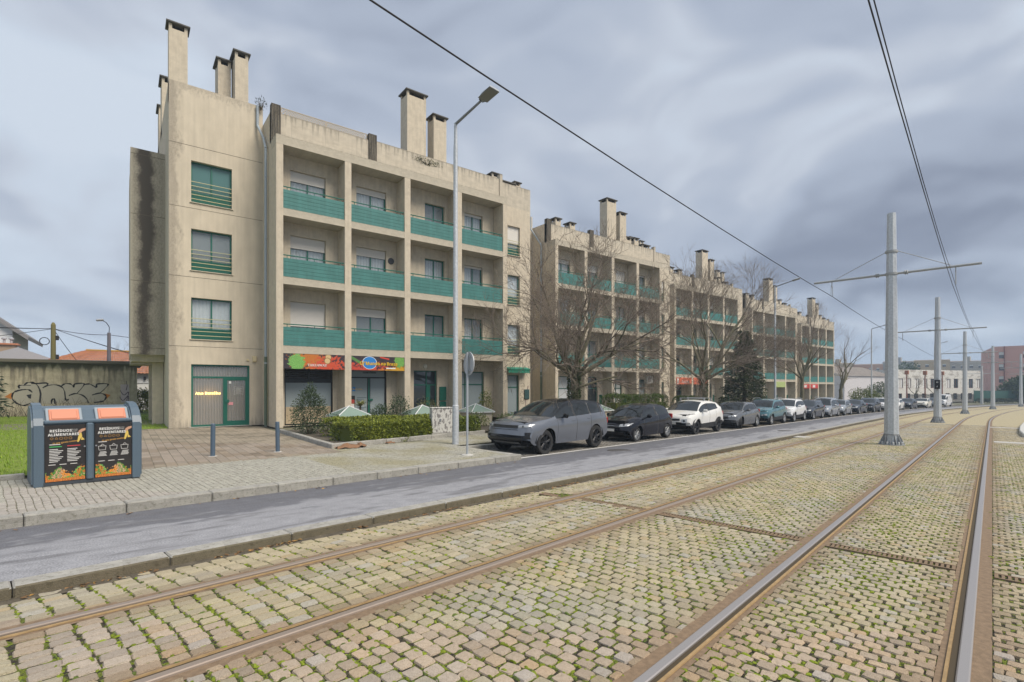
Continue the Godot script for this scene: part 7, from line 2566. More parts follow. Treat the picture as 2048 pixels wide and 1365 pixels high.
func build_cars() -> void:
	var c := func(spec: Dictionary, sf: float, label: String) -> void:
		car(spec, sf + spec.base * 0.5, label)
	c.call(suv_spec(), 11.3, "metallic grey SUV with black roof, first in the row of parked cars")
	c.call(hatch_spec(), 16.9, "small black three-door hatchback parked behind the grey SUV")
	c.call(juke_spec(), 22.1, "white crossover with roof bars and round headlights")
	var clio := small_spec("grey_hatch", [0.15, 0.157, 0.168, 0.4])
	clio["steer"] = 0.45
	c.call(clio, 27.7, "mid-grey hatchback with its front wheel turned outwards")
	c.call(cross_spec("teal_crossover", [0.085, 0.205, 0.235, 0.35]), 32.9, "teal blue crossover parked behind the grey hatchback")
	c.call(cross_spec("white_cross", [0.72, 0.73, 0.74, 0.0], 0.98), 37.8, "white crossover with roof rails behind the teal car")
	c.call(wagon_spec("dark_wagon", [0.030, 0.033, 0.040, 0.3]), 42.9, "dark grey estate car behind the white crossover with roof rails")
	var mpv := wagon_spec("silver_mpv", [0.36, 0.38, 0.41, 0.5], 1.64)
	c.call(mpv, 48.4, "tall silver people carrier behind the dark estate")
	c.call(small_spec("silver_small", [0.38, 0.40, 0.42, 0.5], 0.95), 53.6, "small silver hatchback half hidden behind the people carrier")
	c.call(sedan_spec("dark_sedan", [0.016, 0.018, 0.026, 0.3]), 59.4, "black saloon with a pale sunshade look to its windscreen")
	c.call(cross_spec("dark_suv", [0.018, 0.020, 0.026, 0.3], 1.04), 66.0, "dark navy SUV just left of the nearest catenary pole")
	c.call(cross_spec("white_suv", [0.70, 0.71, 0.72, 0.0], 1.02), 71.6, "white SUV partly behind the nearest catenary pole")
	c.call(small_spec("white_city", [0.72, 0.72, 0.70, 0.0], 0.88, 1.02), 78.3, "small white city car right of the nearest catenary pole")
	c.call(small_spec("navy_hatch", [0.014, 0.017, 0.026, 0.3]), 84.9, "dark hatchback behind the small white city car")
	c.call(small_spec("cream_mini", [0.68, 0.66, 0.58, 0.0], 0.94, 0.98), 93.3, "cream small car left of the signal pole")
	c.call(small_spec("slate_hatch", [0.16, 0.19, 0.22, 0.3]), 98.6, "slate car half hidden behind the signal pole")
	c.call(van_spec(), 104.0, "white panel van, last in the row of parked vehicles")

# ---------- what lies left of the blocks ----------
func ribbon(mb: MB, pts: Array, z: float, w: float) -> void:
	# a sprayed line on a wall at depth z
	var c := Curve2D.new()
	for i in pts.size():
		var p := Vector2(pts[i][0], pts[i][1])
		var h := Vector2.ZERO
		if i > 0 and i < pts.size() - 1:
			h = (Vector2(pts[i + 1][0], pts[i + 1][1]) - Vector2(pts[i - 1][0], pts[i - 1][1])) * 0.16
		c.add_point(p, -h, h)
	var t := c.tessellate(3, 6)
	for i in t.size() - 1:
		var d := (t[i + 1] - t[i]).normalized()
		var e := Vector2(-d.y, d.x) * w * (0.75 + 0.35 * sin(i * 0.9))
		var a := t[i] - d * w * 0.4
		var b := t[i + 1] + d * w * 0.4
		mb.quad(Vector3(a.x - e.x, a.y - e.y, z), Vector3(b.x - e.x, b.y - e.y, z), Vector3(b.x + e.x, b.y + e.y, z), Vector3(a.x + e.x, a.y + e.y, z))

func poly(mb: MB, pts: Array, z: float) -> void:
	var p := PackedVector2Array()
	for q in pts: p.append(Vector2(q[0], q[1]))
	if Geometry2D.is_polygon_clockwise(p): p.reverse()
	mb.prism(p, Transform3D(Basis.IDENTITY, Vector3(0, 0, z)), 0.002)

func tile_roof(parent: Node, a: Vector3, b: Vector3, c: Vector3, d: Vector3, nx: int, ny: int) -> void:
	# a slope a-b (eave) to d-c (ridge) laid with round tiles in courses; each course is one piece
	for j in ny:
		var mb := MB.new()
		var v0 := j / float(ny)
		var v1 := (j + 1.15) / float(ny)
		for i in nx:
			var u0 := i / float(nx)
			var u1 := (i + 1) / float(nx)
			var p00 := a.lerp(b, u0).lerp(d.lerp(c, u0), v0)
			var p10 := a.lerp(b, u1).lerp(d.lerp(c, u1), v0)
			var p11 := a.lerp(b, u1).lerp(d.lerp(c, u1), minf(v1, 1.0))
			var p01 := a.lerp(b, u0).lerp(d.lerp(c, u0), minf(v1, 1.0))
			var n := (p10 - p00).cross(p01 - p00).normalized()
			var m0 := (p00 + p10) * 0.5 + n * 0.075
			var m1 := (p01 + p11) * 0.5 + n * 0.045
			var k := rng.randf_range(0.72, 1.25)
			mb.tint = Color(k, k * rng.randf_range(0.9, 1.08), k * rng.randf_range(0.85, 1.1))
			mb.quad(p00 + n * 0.03, m0, m1, p01)
			mb.quad(m0, p10 + n * 0.03, p11, m1)
		part(mb, "tile_course", MT.roof_tile, parent)

func build_left_side() -> void:
	var rt := mat("roof_tile", 0.36, 0.15, 0.075, 0.9)
	rt.vertex_color_use_as_albedo = true
	# low garage with stained wall
	var g := nz(80, 0.03, 512, 512, 4)
	var h := nz(81, 0.045, 512, 512, 3, 1, 10)
	var f := nz(82, 0.2, 512, 512, 2)
	var gw := textured("garage_wall", tex(1024, 256, func(_i: int, x: int, y: int) -> Color:
		var j := y * 512 + (x % 512)
		var c := Color(0.42, 0.375, 0.27) * (1.0 + (f[j] - 128) / 128.0 * 0.16 + (g[j] - 128) / 128.0 * 0.20)
		var run := clampf((h[j] - 112) / 90.0, 0, 1) * clampf(1.2 - y / 170.0, 0, 1) * 0.9
		run = maxf(run, clampf((34.0 - y + (h[j] - 128) * 0.22) / 18.0, 0, 1))
		run = maxf(run, clampf((y - 225.0 + (g[j] - 128) * 0.3) / 26.0, 0, 1) * 0.75)
		return c.lerp(Color(0.052, 0.042, 0.034), run * 0.66)), 0.95)
	var gx0 := -12.0
	var gx1 := 0.68
	var t := thing("garage", "low flat-roofed garage with a stained wall full of graffiti", "garage", Vector3(0, 0, -37.0))
	var mb := MB.new()
	wall(mb, Vector3(gx0, 0, 0), Vector3.RIGHT, gx1 - gx0, 3.06, [], 0.1)
	wall(mb, Vector3(gx1, 0, 0), Vector3.FORWARD, 6.0, 3.06, [], 0.1)
	wall(mb, Vector3(gx0, 0, -6), Vector3.BACK, 6.0, 3.06, [], 0.1)
	wall(mb, Vector3(gx1, 0, -6), Vector3.LEFT, gx1 - gx0, 3.06, [], 0.1)
	part(mb, "wall", gw, t)
	boxed(Vector3(gx0 - 0.2, 3.06, -6.2), Vector3(gx1 + 0.28, 3.24, 0.30), "roof_slab", mat("roof_slab", 0.13, 0.12, 0.09, 0.95), t, 0.02)
	mb = MB.new()
	poly(mb, [[-4.5, 1.52], [-4.3, 1.85], [-3.99, 2.01], [-3.58, 1.95], [-3.24, 1.98], [-2.82, 1.89], [-2.43, 1.94], [-1.69, 1.95], [-1.46, 1.94], [-0.65, 1.92], [-0.97, 1.45], [-0.75, 1.15], [-0.88, 0.94], [-2.35, 0.88], [-3.58, 0.86], [-4.13, 0.8], [-4.5, 1.05]], 0.004)
	var gf := part(mb, "graffiti", mat("spray_pale", 0.36, 0.34, 0.28, 0.9), t)
	mb = MB.new()
	for s in [[[-3.82, 1.49], [-3.95, 1.62], [-4.21, 1.62], [-4.5, 1.5], [-4.58, 1.3], [-4.55, 1.1], [-4.39, 0.9], [-4.13, 0.79], [-3.88, 0.91]],
		[[-4.3, 1.7], [-4.31, 1.85], [-3.88, 1.85]], [[-4.13, 1.85], [-3.99, 2.0], [-3.77, 2.0], [-3.58, 1.8], [-3.48, 1.39], [-3.52, 0.88]],
		[[-3.84, 1.95], [-3.65, 1.95], [-3.24, 1.98], [-3.22, 1.85]], [[-3.39, 1.72], [-3.2, 1.85], [-2.86, 1.88], [-2.62, 1.75], [-2.51, 1.49], [-2.47, 1.07], [-2.35, 1.09]],
		[[-3.05, 0.87], [-3.03, 1.08], [-2.93, 1.1], [-2.91, 0.87]], [[-2.66, 1.8], [-2.51, 1.93], [-2.27, 1.93], [-2.13, 1.77], [-2.09, 1.93], [-1.69, 1.93], [-2.01, 1.4]],
		[[-2.33, 1.3], [-2.07, 1.4], [-1.79, 1.32], [-1.59, 1.11], [-1.52, 0.87]], [[-1.69, 1.9], [-1.46, 1.93], [-1.17, 1.75], [-1.13, 1.93], [-0.65, 1.91], [-1.01, 1.42]],
		[[-1.34, 1.32], [-1.01, 1.42], [-0.78, 1.31], [-0.75, 1.15], [-0.88, 0.96], [-1.26, 0.89]]]:
		mb = MB.new()
		ribbon(mb, s, 0.007, 0.036)
		part(mb, "stroke", mat("spray_black", 0.018, 0.018, 0.022, 0.8), gf)
	mb = MB.new()
	poly(mb, [[-4.04, 1.34], [-3.84, 1.39], [-3.86, 1.14], [-3.95, 1.17]], 0.006)
	part(mb, "eye", MT.spray_black, gf)
	mb = MB.new()
	poly(mb, [[-4.87, 1.25], [-4.6, 1.47], [-4.6, 1.13]], 0.004)
	poly(mb, [[-0.78, 1.39], [-0.54, 1.31], [-0.72, 1.09]], 0.004)
	part(mb, "accent", mat("spray_orange", 0.42, 0.16, 0.03, 0.9), gf)
	mb = MB.new()
	poly(mb, [[-0.09, 1.91], [0.3, 1.91], [0.33, 0.86], [-0.07, 0.87]], 0.003)
	part(mb, "scrawl_ground", mat("spray_lilac", 0.42, 0.37, 0.38, 0.9), gf)
	mb = MB.new()
	for s in [[[0.17, 2.1], [0.22, 1.85], [0.17, 1.58]], [[-0.11, 1.58], [0.06, 1.3], [0.28, 1.47], [0.19, 0.97]], [[-0.13, 1.2], [0.02, 0.98], [0.26, 1.25], [0.28, 0.89]]]: ribbon(mb, s, 0.006, 0.018)
	part(mb, "scrawl", mat("spray_violet", 0.10, 0.07, 0.10, 0.9), gf)
	# dead stems in front of it
	var ds := thing("dead_stems", "row of thin dead stems along the garage wall", "stems", Vector3(0, 0.17, -36.5))
	mb = MB.new()
	for i in 130:
		var x := rng.randf_range(-6.0, -0.6)
		var p := Vector3(x, 0, rng.randf_range(-0.2, 0.2))
		var q := p + Vector3(rng.randf_range(-0.3, 0.3), rng.randf_range(0.3, 0.75), rng.randf_range(-0.1, 0.2))
		mb.tube(p, q, 0.011, 0.006, 3)
		mb.tube(q, q + Vector3(rng.randf_range(-0.3, 0.3), rng.randf_range(0.1, 0.4), 0), 0.006, 0.004, 3)
	part(mb, "stems", mat("dead_stem", 0.07, 0.05, 0.035, 0.95), ds)
	shrub("yellow-green bush beside the garage corner", Vector3(0.95, 0.15, -39.5), 0.55, 1.5, 0.5, 1600, Color(0.09, 0.12, 0.01), Color(0.32, 0.34, 0.02), 0.10, 0.06)
	conifer("spruce at the left edge of the lawn", Vector3(-5.35, 0.15, -30.0), 5.6, 1.5, 5200, Color(0.015, 0.03, 0.014), Color(0.055, 0.085, 0.035), "spruce_tree")
	# house with a tiled roof behind
	var ho := thing("tiled_house", "low white house with an orange tiled roof behind the garage", "house", Vector3(0, 0, -48.0))
	mb = MB.new()
	wall(mb, Vector3(-6.2, 0, 0), Vector3.RIGHT, 9.8, 2.85, [[7.0, 0.02, 8.15, 2.05]], 0.1)
	wall(mb, Vector3(3.6, 0, 0), Vector3.FORWARD, 9, 2.85, [], 0.1)
	wall(mb, Vector3(-6.2, 0, -9), Vector3.BACK, 9, 2.85, [], 0.1)
	part(mb, "wall", mat("house_white", 0.62, 0.63, 0.64, 0.9), ho)
	var dr := boxed(Vector3(0.80, 0.02, -0.10), Vector3(1.95, 2.05, -0.05), "door", MT.white_paint, ho, 0.01)
	boxed(Vector3(1.15, 0.9, -0.05), Vector3(1.65, 1.45, -0.045), "door_window", MT.dark_glass, dr)
	boxed(Vector3(1.28, 2.28, 0.0), Vector3(1.42, 2.55, 0.14), "wall_lamp", MT.black, ho, 0.02)
	tile_roof(ho, Vector3(-6.6, 2.75, 0.4), Vector3(4.0, 2.75, 0.4), Vector3(3.0, 4.62, -4.5), Vector3(-2.3, 4.62, -4.5), 44, 13)
	tile_roof(ho, Vector3(-6.6, 2.75, -9.4), Vector3(-6.6, 2.75, 0.4), Vector3(-2.3, 4.62, -4.5), Vector3(-2.35, 4.62, -4.55), 34, 13)
	mb = MB.new()
	mb.tube(Vector3(-2.3, 4.66, -4.5), Vector3(3.0, 4.66, -4.5), 0.10, 0.10, 8)
	part(mb, "ridge_tiles", mat("ridge_moss", 0.34, 0.20, 0.05, 0.95), ho)
	boxed(Vector3(1.6, 4.3, -5.2), Vector3(2.2, 5.25, -4.7), "chimney", MT.house_white, ho)
	# grey gabled annex with a brick chimney
	var an := thing("grey_gable", "small grey gabled annex with a squat brick chimney", "house", Vector3(-6.35, 0, -53.0))
	mb = MB.new()
	mb.prism(PackedVector2Array([Vector2(-2.6, 0), Vector2(2.6, 0), Vector2(2.6, 3.7), Vector2(0.1, 4.75), Vector2(-2.6, 3.7)]), Transform3D.IDENTITY, 6.0)
	part(mb, "wall", mat("annex_grey", 0.36, 0.37, 0.40, 0.9), an)
	var ck := boxed(Vector3(-1.3, 4.2, -2.4), Vector3(-0.2, 5.0, -1.6), "chimney", mat("brick", 0.30, 0.22, 0.15, 0.9), an)
	boxed(Vector3(-1.45, 5.0, -2.55), Vector3(-0.05, 5.12, -1.45), "chimney_cap", MT.terracotta, ck)
	for x in [-0.9, -0.5]:
		mb = MB.new()
		mb.lathe(Transform3D(Basis.IDENTITY, Vector3(x, 5.12, -2.0)), [[0.08, 0], [0.08, 0.3], [0.16, 0.32], [0.16, 0.42], [0.0, 0.5]], 8)
		part(mb, "cowl", MT.annex_grey, ck)
	# white gabled house at the edge
	var wh := thing("gabled_house", "tall white gabled house at the left picture edge", "house", Vector3(-7.4, 0, -60.0))
	mb = MB.new()
	mb.prism(PackedVector2Array([Vector2(-12, 0), Vector2(0, 0), Vector2(0, 6.6), Vector2(-6, 11.4), Vector2(-12, 6.6)]), Transform3D.IDENTITY, 9.0)
	part(mb, "wall", MT.house_white, wh)
	mb = MB.new()
	mb.prism(PackedVector2Array([Vector2(1.0, 5.75), Vector2(1.05, 6.05), Vector2(-6, 11.75), Vector2(-13.05, 6.05), Vector2(-13, 5.75), Vector2(-6, 11.4)]), Transform3D(Basis.IDENTITY, Vector3(0, 0, 0.5)), 10.0)
	part(mb, "roof", mat("roof_edge", 0.20, 0.19, 0.19, 0.9), wh)
	# poles and wires
	var wp := thing("wooden_pole", "mossy wooden utility pole behind the garage", "pole", Vector3(-3.62, 0.1, -45.0))
	mb = MB.new()
	mb.lathe(Transform3D.IDENTITY, [[0.16, 0], [0.125, 5.75], [0.06, 5.9], [0, 5.92]], 10)
	part(mb, "post", mat("mossy_wood", 0.17, 0.15, 0.055, 0.95), wp)
	for y in [3.5, 4.75]: boxed(Vector3(0.10, y, -0.08), Vector3(0.28, y + 0.3, 0.08), "junction_box", MT.black, wp, 0.02)
	mb = MB.new()
	for k in 12:
		var a := TAU * k / 12.0
		var b := TAU * (k + 1) / 12.0
		mb.tube(Vector3(-0.42 + 0.24 * cos(a), 4.65 + 0.24 * sin(a), 0.1), Vector3(-0.42 + 0.24 * cos(b), 4.65 + 0.24 * sin(b), 0.1), 0.025, 0.025, 5)
	part(mb, "cable_coil", MT.cable, wp)
	var lp := thing("lamp_pole", "grey pole with a small street lamp behind the garage", "street lamp", Vector3(-0.76, 0.1, -46.0))
	mb = MB.new()
	mb.lathe(Transform3D.IDENTITY, [[0.15, 0], [0.10, 5.5], [0, 5.52]], 8)
	part(mb, "post", mat("pole_violet", 0.15, 0.14, 0.16, 0.8), lp)
	mb = MB.new()
	mb.path(PackedVector3Array([Vector3(0, 5.4, 0), Vector3(0.02, 5.9, 0.05), Vector3(-0.15, 6.2, 0.1), Vector3(-0.35, 6.32, 0.12)]), 0.025, 6)
	part(mb, "arm", MT.cable, lp)
	mb = MB.new()
	mb.cframe(Transform3D(Basis(Vector3.BACK, 0.15), Vector3(-0.5, 6.35, 0.12)), Vector3(0.22, 0.08, 0.11), 0.05)
	part(mb, "lamp_head", MT.lamp_silver if MT.has("lamp_silver") else mat("lamp_silver", 0.38, 0.40, 0.42, 0.4, 0.3), lp)
	var A := Vector3(-3.62, 5.6, -45.0)
	var ends := [[Vector3(-0.76, 5.45, -46), "level cable between the wooden pole and the lamp pole"], [Vector3(-12, 5.9, -48), "cable from the wooden pole to the left edge, highest"], [Vector3(-12, 4.6, -52), "cable from the wooden pole to the left edge, lowest"], [Vector3(-12, 5.1, -40), "cable from the wooden pole to the left edge, middle"], [Vector3(2.6, 3.8, -49), "sagging cable from the wooden pole to the tiled house"], [Vector3(4.0, 3.4, -52), "lower sagging cable from the wooden pole to the tiled house"], [Vector3(-2.1, 2.9, -48), "steep cable from the wooden pole down to the tiled roof"]]
	for e in ends:
		mb = MB.new()
		var prev := A
		for k in 9:
			var u := k / 8.0
			var p: Vector3 = A.lerp(e[0], u) - Vector3(0, 0.5 * u * (1.0 - u), 0)
			if k: mb.tube(prev, p, 0.018, 0.018, 4)
			prev = p
		single(mb, "utility_cable", MT.cable, e[1], "cable", "utility cables at the left")
	mb = MB.new()
	mb.tube(Vector3(-0.76, 5.45, -46), Vector3(6, 4.9, -48), 0.018, 0.018, 4)
	single(mb, "utility_cable", MT.cable, "cable from the lamp pole to behind the nearest block", "cable", "utility cables at the left")
	bare_tree("bare tree showing above the tiled roof, left of the nearest block", Vector3(1.6, 0, -58.0), 65, 2.6, 0.14,
		[[-0.8, 0.8, 0.2, 1.8, 0.5], [0.3, 1.0, 0.1, 1.9, 0.6], [0.8, 0.8, -0.2, 1.7, 0.5]], {"bend": 0.2, "rise": 0.12, "kids": [3, 3, 3], "spread": 0.55, "ratio": 0.72, "depth": 3})

# ---------- what lies beyond the street ----------
func facade(parent: Node, a: Vector2, b: Vector2, y0: float, h: float, wins: Array, mt: Material, fm: Material, called := "wall") -> void:
	# a wall from a to b (x, w) seen from its right-hand side, with windows [u metres, v, w, h, shutter]
	var A := Vector3(a.x, y0, -a.y)
	var ux := Vector3(b.x - a.x, 0, -(b.y - a.y))
	var len := ux.length()
	ux = ux / len
	var op := []
	for q in wins: op.append([q[0], q[1], q[0] + q[2], q[1] + q[3]])
	var mb := MB.new()
	wall(mb, A, ux, len, h, op, 0.18)
	var w := part(mb, called, mt, parent)
	var basis := Basis(ux, Vector3.UP, ux.cross(Vector3.UP))
	for q in wins:
		var m := MB.new()
		frame_bars(m, q[2], q[3], 0.07, 0.06, [0.5] if q[2] > 0.8 else [])
		var n := part(m, "window", fm, w)
		n.transform = Transform3D(basis, A + ux * q[0] + Vector3(0, q[1], 0) - basis.z * 0.12)
		boxed(Vector3(0.03, 0.03, -0.05), Vector3(q[2] - 0.03, q[3] - 0.03, -0.04), "pane", MT.dark_glass if q[4] < 0.9 else MT.white_paint, n)
		if q[4] > 0.0 and q[4] < 0.9: boxed(Vector3(0.0, q[3] * (1.0 - q[4]), -0.035), Vector3(q[2], q[3] + 0.02, 0.02), "shutter_box", MT.white_paint, n)

func build_background() -> void:
	var maroon := mat("maroon", 0.16, 0.045, 0.04, 0.6)
	var old_white := textured("old_white", tex(256, 128, func(_i: int, x: int, y: int) -> Color:
		var q := noise_cache(x, y * 2)
		return Color(0.66, 0.64, 0.60).lerp(Color(0.32, 0.29, 0.25), clampf((q - 0.52) * 4.0, 0, 1) * clampf(1.3 - y / 70.0, 0, 1) * 0.8)), 0.9)
	var sc := thing("school", "long white two-storey school building beyond the bend", "building", Vector3.ZERO)
	var wins := []
	for k in 11:
		wins.append([1.2 + 2.6 * k, 3.2, 1.5, 2.2, 0.0 if k in [4, 5, 7, 9] else 0.95])
		wins.append([1.0 + 2.6 * k, 0.5, 1.4, 1.5, 0.0])
	facade(sc, Vector2(138, 39), Vector2(166, 29), -1.75, 7.4, wins, old_white, maroon)
	facade(sc, Vector2(141, 48), Vector2(138, 39), -1.75, 7.4, [], old_white, maroon)
	var mb := MB.new()
	mb.quad(Vector3(138, 5.6, -39), Vector3(166, 5.6, -29), Vector3(170, 5.6, -40), Vector3(142, 5.6, -50))
	part(mb, "roof", MT.roof_felt, sc)
	var hl := thing("school_hall", "windowless white hall with a weathered roof band left of the school", "building", Vector3.ZERO)
	facade(hl, Vector2(118, 41.9), Vector2(134.8, 38), -1.6, 5.6, [], mat("hall_white", 0.60, 0.58, 0.60, 0.9), maroon)
	facade(hl, Vector2(121, 55), Vector2(118, 41.9), -1.6, 5.6, [], MT.hall_white, maroon)
	mb = MB.new()
	mb.quad(Vector3(117.8, 4.0, -41.7), Vector3(135, 4.0, -37.7), Vector3(136.5, 6.3, -45), Vector3(119, 6.3, -49), Vector2(0, 1), Vector2(3, 0))
	part(mb, "roof_band", textured("band", tex(128, 64, func(_i: int, x: int, y: int) -> Color:
		var q := noise_cache(x * 2, y * 3)
		var j := 0.75 if y % 16 < 2 else 1.0
		return Color(0.20, 0.175, 0.155) * (0.55 + q) * j), 0.95), hl)
	boxed(Vector3(119, 6.25, -49.3), Vector3(136.5, 6.5, -48.8), "ridge", MT.terracotta, hl)
	# posts in front of the school
	for k in 3:
		var p: Vector2 = [Vector2(128.5, 34.2), Vector2(136, 33.0), Vector2(143.5, 31.8)][k]
		var t := thing("rust_post", ["leftmost rust-brown post with a box head before the school", "middle rust-brown post with a box head before the school", "rightmost rust-brown post with a box head before the school"][k], "post", Vector3(p.x, -1.6, -p.y), 0, "rust-brown posts before the school")
		mb = MB.new()
		mb.lathe(Transform3D.IDENTITY, [[0.14, 0], [0.10, 6.0], [0, 6.0]], 8)
		part(mb, "post", mat("rust_red", 0.22, 0.08, 0.05, 0.7), t)
		boxed(Vector3(-0.32, 5.9, -0.32), Vector3(0.32, 6.75, 0.32), "box_head", mat("box_orange", 0.30, 0.11, 0.05, 0.7), t, 0.04)
	# railings and green fence along the far pavement
	var rf := thing("railing", "dark iron railing in front of the school", "railing", Vector3.ZERO)
	mb = MB.new()
	var post := MB.new()
	post.tube(Vector3.ZERO, Vector3(0, 1.75, 0), 0.022, 0.022, 4)
	post.tube(Vector3(0, 1.75, 0), Vector3(0, 1.92, 0), 0.03, 0.0, 4)
	var pm := post.mesh()
	var ra := Vector3(112, -1.42, -29.5)
	var rb := Vector3(146, -1.66, -27.0)
	for i in 150: part(pm, "bar", MT.black, rf, ra.lerp(rb, i / 149.0))
	for y in [0.25, 1.6]: mb.tube(ra + Vector3(0, y, 0), rb + Vector3(0, y, 0), 0.03, 0.03, 4)
	part(mb, "rail", MT.black, rf)
	var gf := thing("green_fence", "dark green mesh fence at the right edge beyond the tracks", "fence", Vector3.ZERO)
	for i in 9:
		var a := Vector3(146, -1.66, -27.0).lerp(Vector3(182, -1.9, -8.0), i / 9.0)
		var b := Vector3(146, -1.66, -27.0).lerp(Vector3(182, -1.9, -8.0), (i + 1) / 9.0)
		mb = MB.new()
		mb.quad(a + Vector3(0, 0.3, 0), b + Vector3(0, 0.3, 0), b + Vector3(0, 2.6, 0), a + Vector3(0, 2.6, 0))
		part(mb, "mesh_panel", mat("fence_green", 0.012, 0.075, 0.06, 0.8), gf)
		mb = MB.new()
		mb.tube(a, a + Vector3(0, 2.8, 0), 0.05, 0.05, 6)
		part(mb, "post", MT.fence_green, gf)
	hedge_far("low dark hedge at the foot of the green fence", Vector3(146, -1.66, -26.6), Vector3(182, -1.9, -7.5), 0.8)
	# pink apartment building
	var pk := thing("pink_block", "pink apartment building with white shutter boxes at the right edge", "building", Vector3.ZERO)
	var pw := []
	for f in 4:
		for q in [1.0, 5.6, 7.8, 13.5, 15.6, 20.5, 25]: pw.append([q, 1.6 + 3.25 * f, 1.15, 1.75, 0.45])
	facade(pk, Vector2(187.3, 30.6), Vector2(191, 0), -2.0, 14.6, pw, mat("pink", 0.62, 0.35, 0.30, 0.9), maroon)
	facade(pk, Vector2(216, 38.2), Vector2(187.3, 30.6), -2.0, 14.6, [[3, 2, 1.1, 1.7, 0.4], [14, 2, 1.1, 1.7, 0.4], [3, 5.2, 1.1, 1.7, 0.4], [14, 5.2, 1.1, 1.7, 0.4], [3, 8.4, 1.1, 1.7, 0.4], [14, 8.4, 1.1, 1.7, 0.4], [22, 8.4, 1.1, 1.7, 0.4]], MT.pink, maroon)
	mb = MB.new()
	mb.quad(Vector3(187.3, 12.6, -30.6), Vector3(191, 12.6, 0), Vector3(222, 12.6, 0), Vector3(216, 12.6, -38.2))
	part(mb, "roof", MT.roof_felt, pk)
	boxed(Vector3(190, 12.6, -20), Vector3(193, 13.4, -16), "roof_box", MT.pink, pk)
	mb = MB.new()
	mb.tube(Vector3(187.2, -2, -28.5), Vector3(187.2, 12.6, -28.5), 0.12, 0.12, 6)
	part(mb, "drainpipe", MT.maroon, pk)
	# hill with blocks on it
	mb = MB.new()
	var rows := []
	var hn := noise(5, 0.01, 2)
	for i in 10:
		var row := PackedVector3Array()
		for j in 24:
			var d := 190.0 + i * 40.0
			var a := deg_to_rad(-8.0 + j * 2.0)
			var x := d * cos(a)
			var w := d * sin(a)
			row.append(Vector3(x, -2.6 + 9.5 * smoothstep(200.0, 380.0, d) * (0.85 + 0.3 * hn.get_noise_2d(x, w)), -w))
		rows.append(row)
	mb.grid(rows)
	struct(mb, "hill", MT.wild_ground)
	var tones := [[0.46, 0.36, 0.24], [0.40, 0.37, 0.33], [0.44, 0.32, 0.18], [0.34, 0.33, 0.32], [0.45, 0.25, 0.16]]
	for k in 9:
		var a := deg_to_rad(8.6 + k * 2.3)
		var d := 330.0 - 10.0 * (k % 3)
		var c := Vector2(d * cos(a), d * sin(a))
		var lab: String = ["ochre block", "grey block", "tan block", "slate block", "terracotta block"][k % 5]
		var hb := thing("hillside_block", "far %s on the hill, %s from the right" % [lab, ["first", "second", "third", "fourth", "fifth", "sixth", "seventh", "eighth", "ninth"][k]], "building", Vector3.ZERO, 0, "blocks on the far hill")
		var hw := []
		for f in 3:
			for q in 4: hw.append([1.2 + 3.1 * q, 1.0 + 2.9 * f, 1.3, 1.4, 0.3])
		var tn: Array = tones[k % 5]
		var nd := Vector2(-sin(a), cos(a))
		var y0 := 3.2 + (k % 4) * 0.5
		var hm := mat("hill_tone_%d" % (k % 5), tn[0], tn[1], tn[2], 0.95)
		facade(hb, c + nd * 6.6, c - nd * 6.6, y0, 10.0, hw, hm, MT.maroon)
		var fwd := Vector2(cos(a), sin(a)) * 9.0
		mb = MB.new()
		var p := [c + nd * 6.6, c - nd * 6.6, c - nd * 6.6 + fwd, c + nd * 6.6 + fwd]
		mb.quad(Vector3(p[0].x, y0 + 10, -p[0].y), Vector3(p[1].x, y0 + 10, -p[1].y), Vector3(p[2].x, y0 + 10.6, -p[2].y), Vector3(p[3].x, y0 + 10.6, -p[3].y))
		mb.quad(Vector3(p[3].x, y0, -p[3].y), Vector3(p[0].x, y0, -p[0].y), Vector3(p[0].x, y0 + 10, -p[0].y), Vector3(p[3].x, y0 + 10.6, -p[3].y))
		mb.quad(Vector3(p[1].x, y0, -p[1].y), Vector3(p[2].x, y0, -p[2].y), Vector3(p[2].x, y0 + 10.6, -p[2].y), Vector3(p[1].x, y0 + 10, -p[1].y))
		part(mb, "roof", mat("hill_roof", 0.24, 0.18, 0.14, 0.95), hb)
		if k % 2: boxed(Vector3(c.x, y0 + 10, -c.y - 1), Vector3(c.x + 2, y0 + 12.2, -c.y + 1), "chimney", hm, hb)
	# dense trees at the right edge and a dark tree on the slope
	for k in 4:
		var q: Array = [[166.0, 16.0, 10.6, 5.6], [170.0, 8.0, 12.0, 6.0], [158.0, 21.0, 5.5, 3.4], [210.0, 56.0, 11.0, 4.5]][k]
		var t := thing("dense_tree", ["dense dark green tree behind the green fence, nearer the pink building", "dense dark green tree behind the green fence at the picture edge", "low dense green tree at the fence corner", "dark round tree above the school roof"][k], "tree", Vector3(q[0], -2, -q[1]), 0, "dense green trees far right")
		mb = MB.new()
		mb.tube(Vector3.ZERO, Vector3(0, q[2] * 0.6, 0), 0.3, 0.15, 7)
		part(mb, "trunk", MT.bark_dark if MT.has("bark_dark") else mat("bark_dark", 0.06, 0.045, 0.03, 0.95), t)
		var pts := []
		var lump := noise(300 + k, 0.5, 2)
		for i in 3600:
			var v := Vector3(rng.randfn(), rng.randfn(), rng.randfn()).normalized()
			var r := pow(rng.randf(), 0.3) * (1.0 + 0.5 * lump.get_noise_3dv(v * 2.0))
			pts.append([Vector3(v.x * r * q[3], q[2] * 0.58 + v.y * r * q[2] * 0.44, v.z * r * q[3]), v, r - 0.5])
		foliage(t, pts, Color(0.02, 0.042, 0.013), Color(0.075, 0.125, 0.03), 0.55, 0.32, "crown")
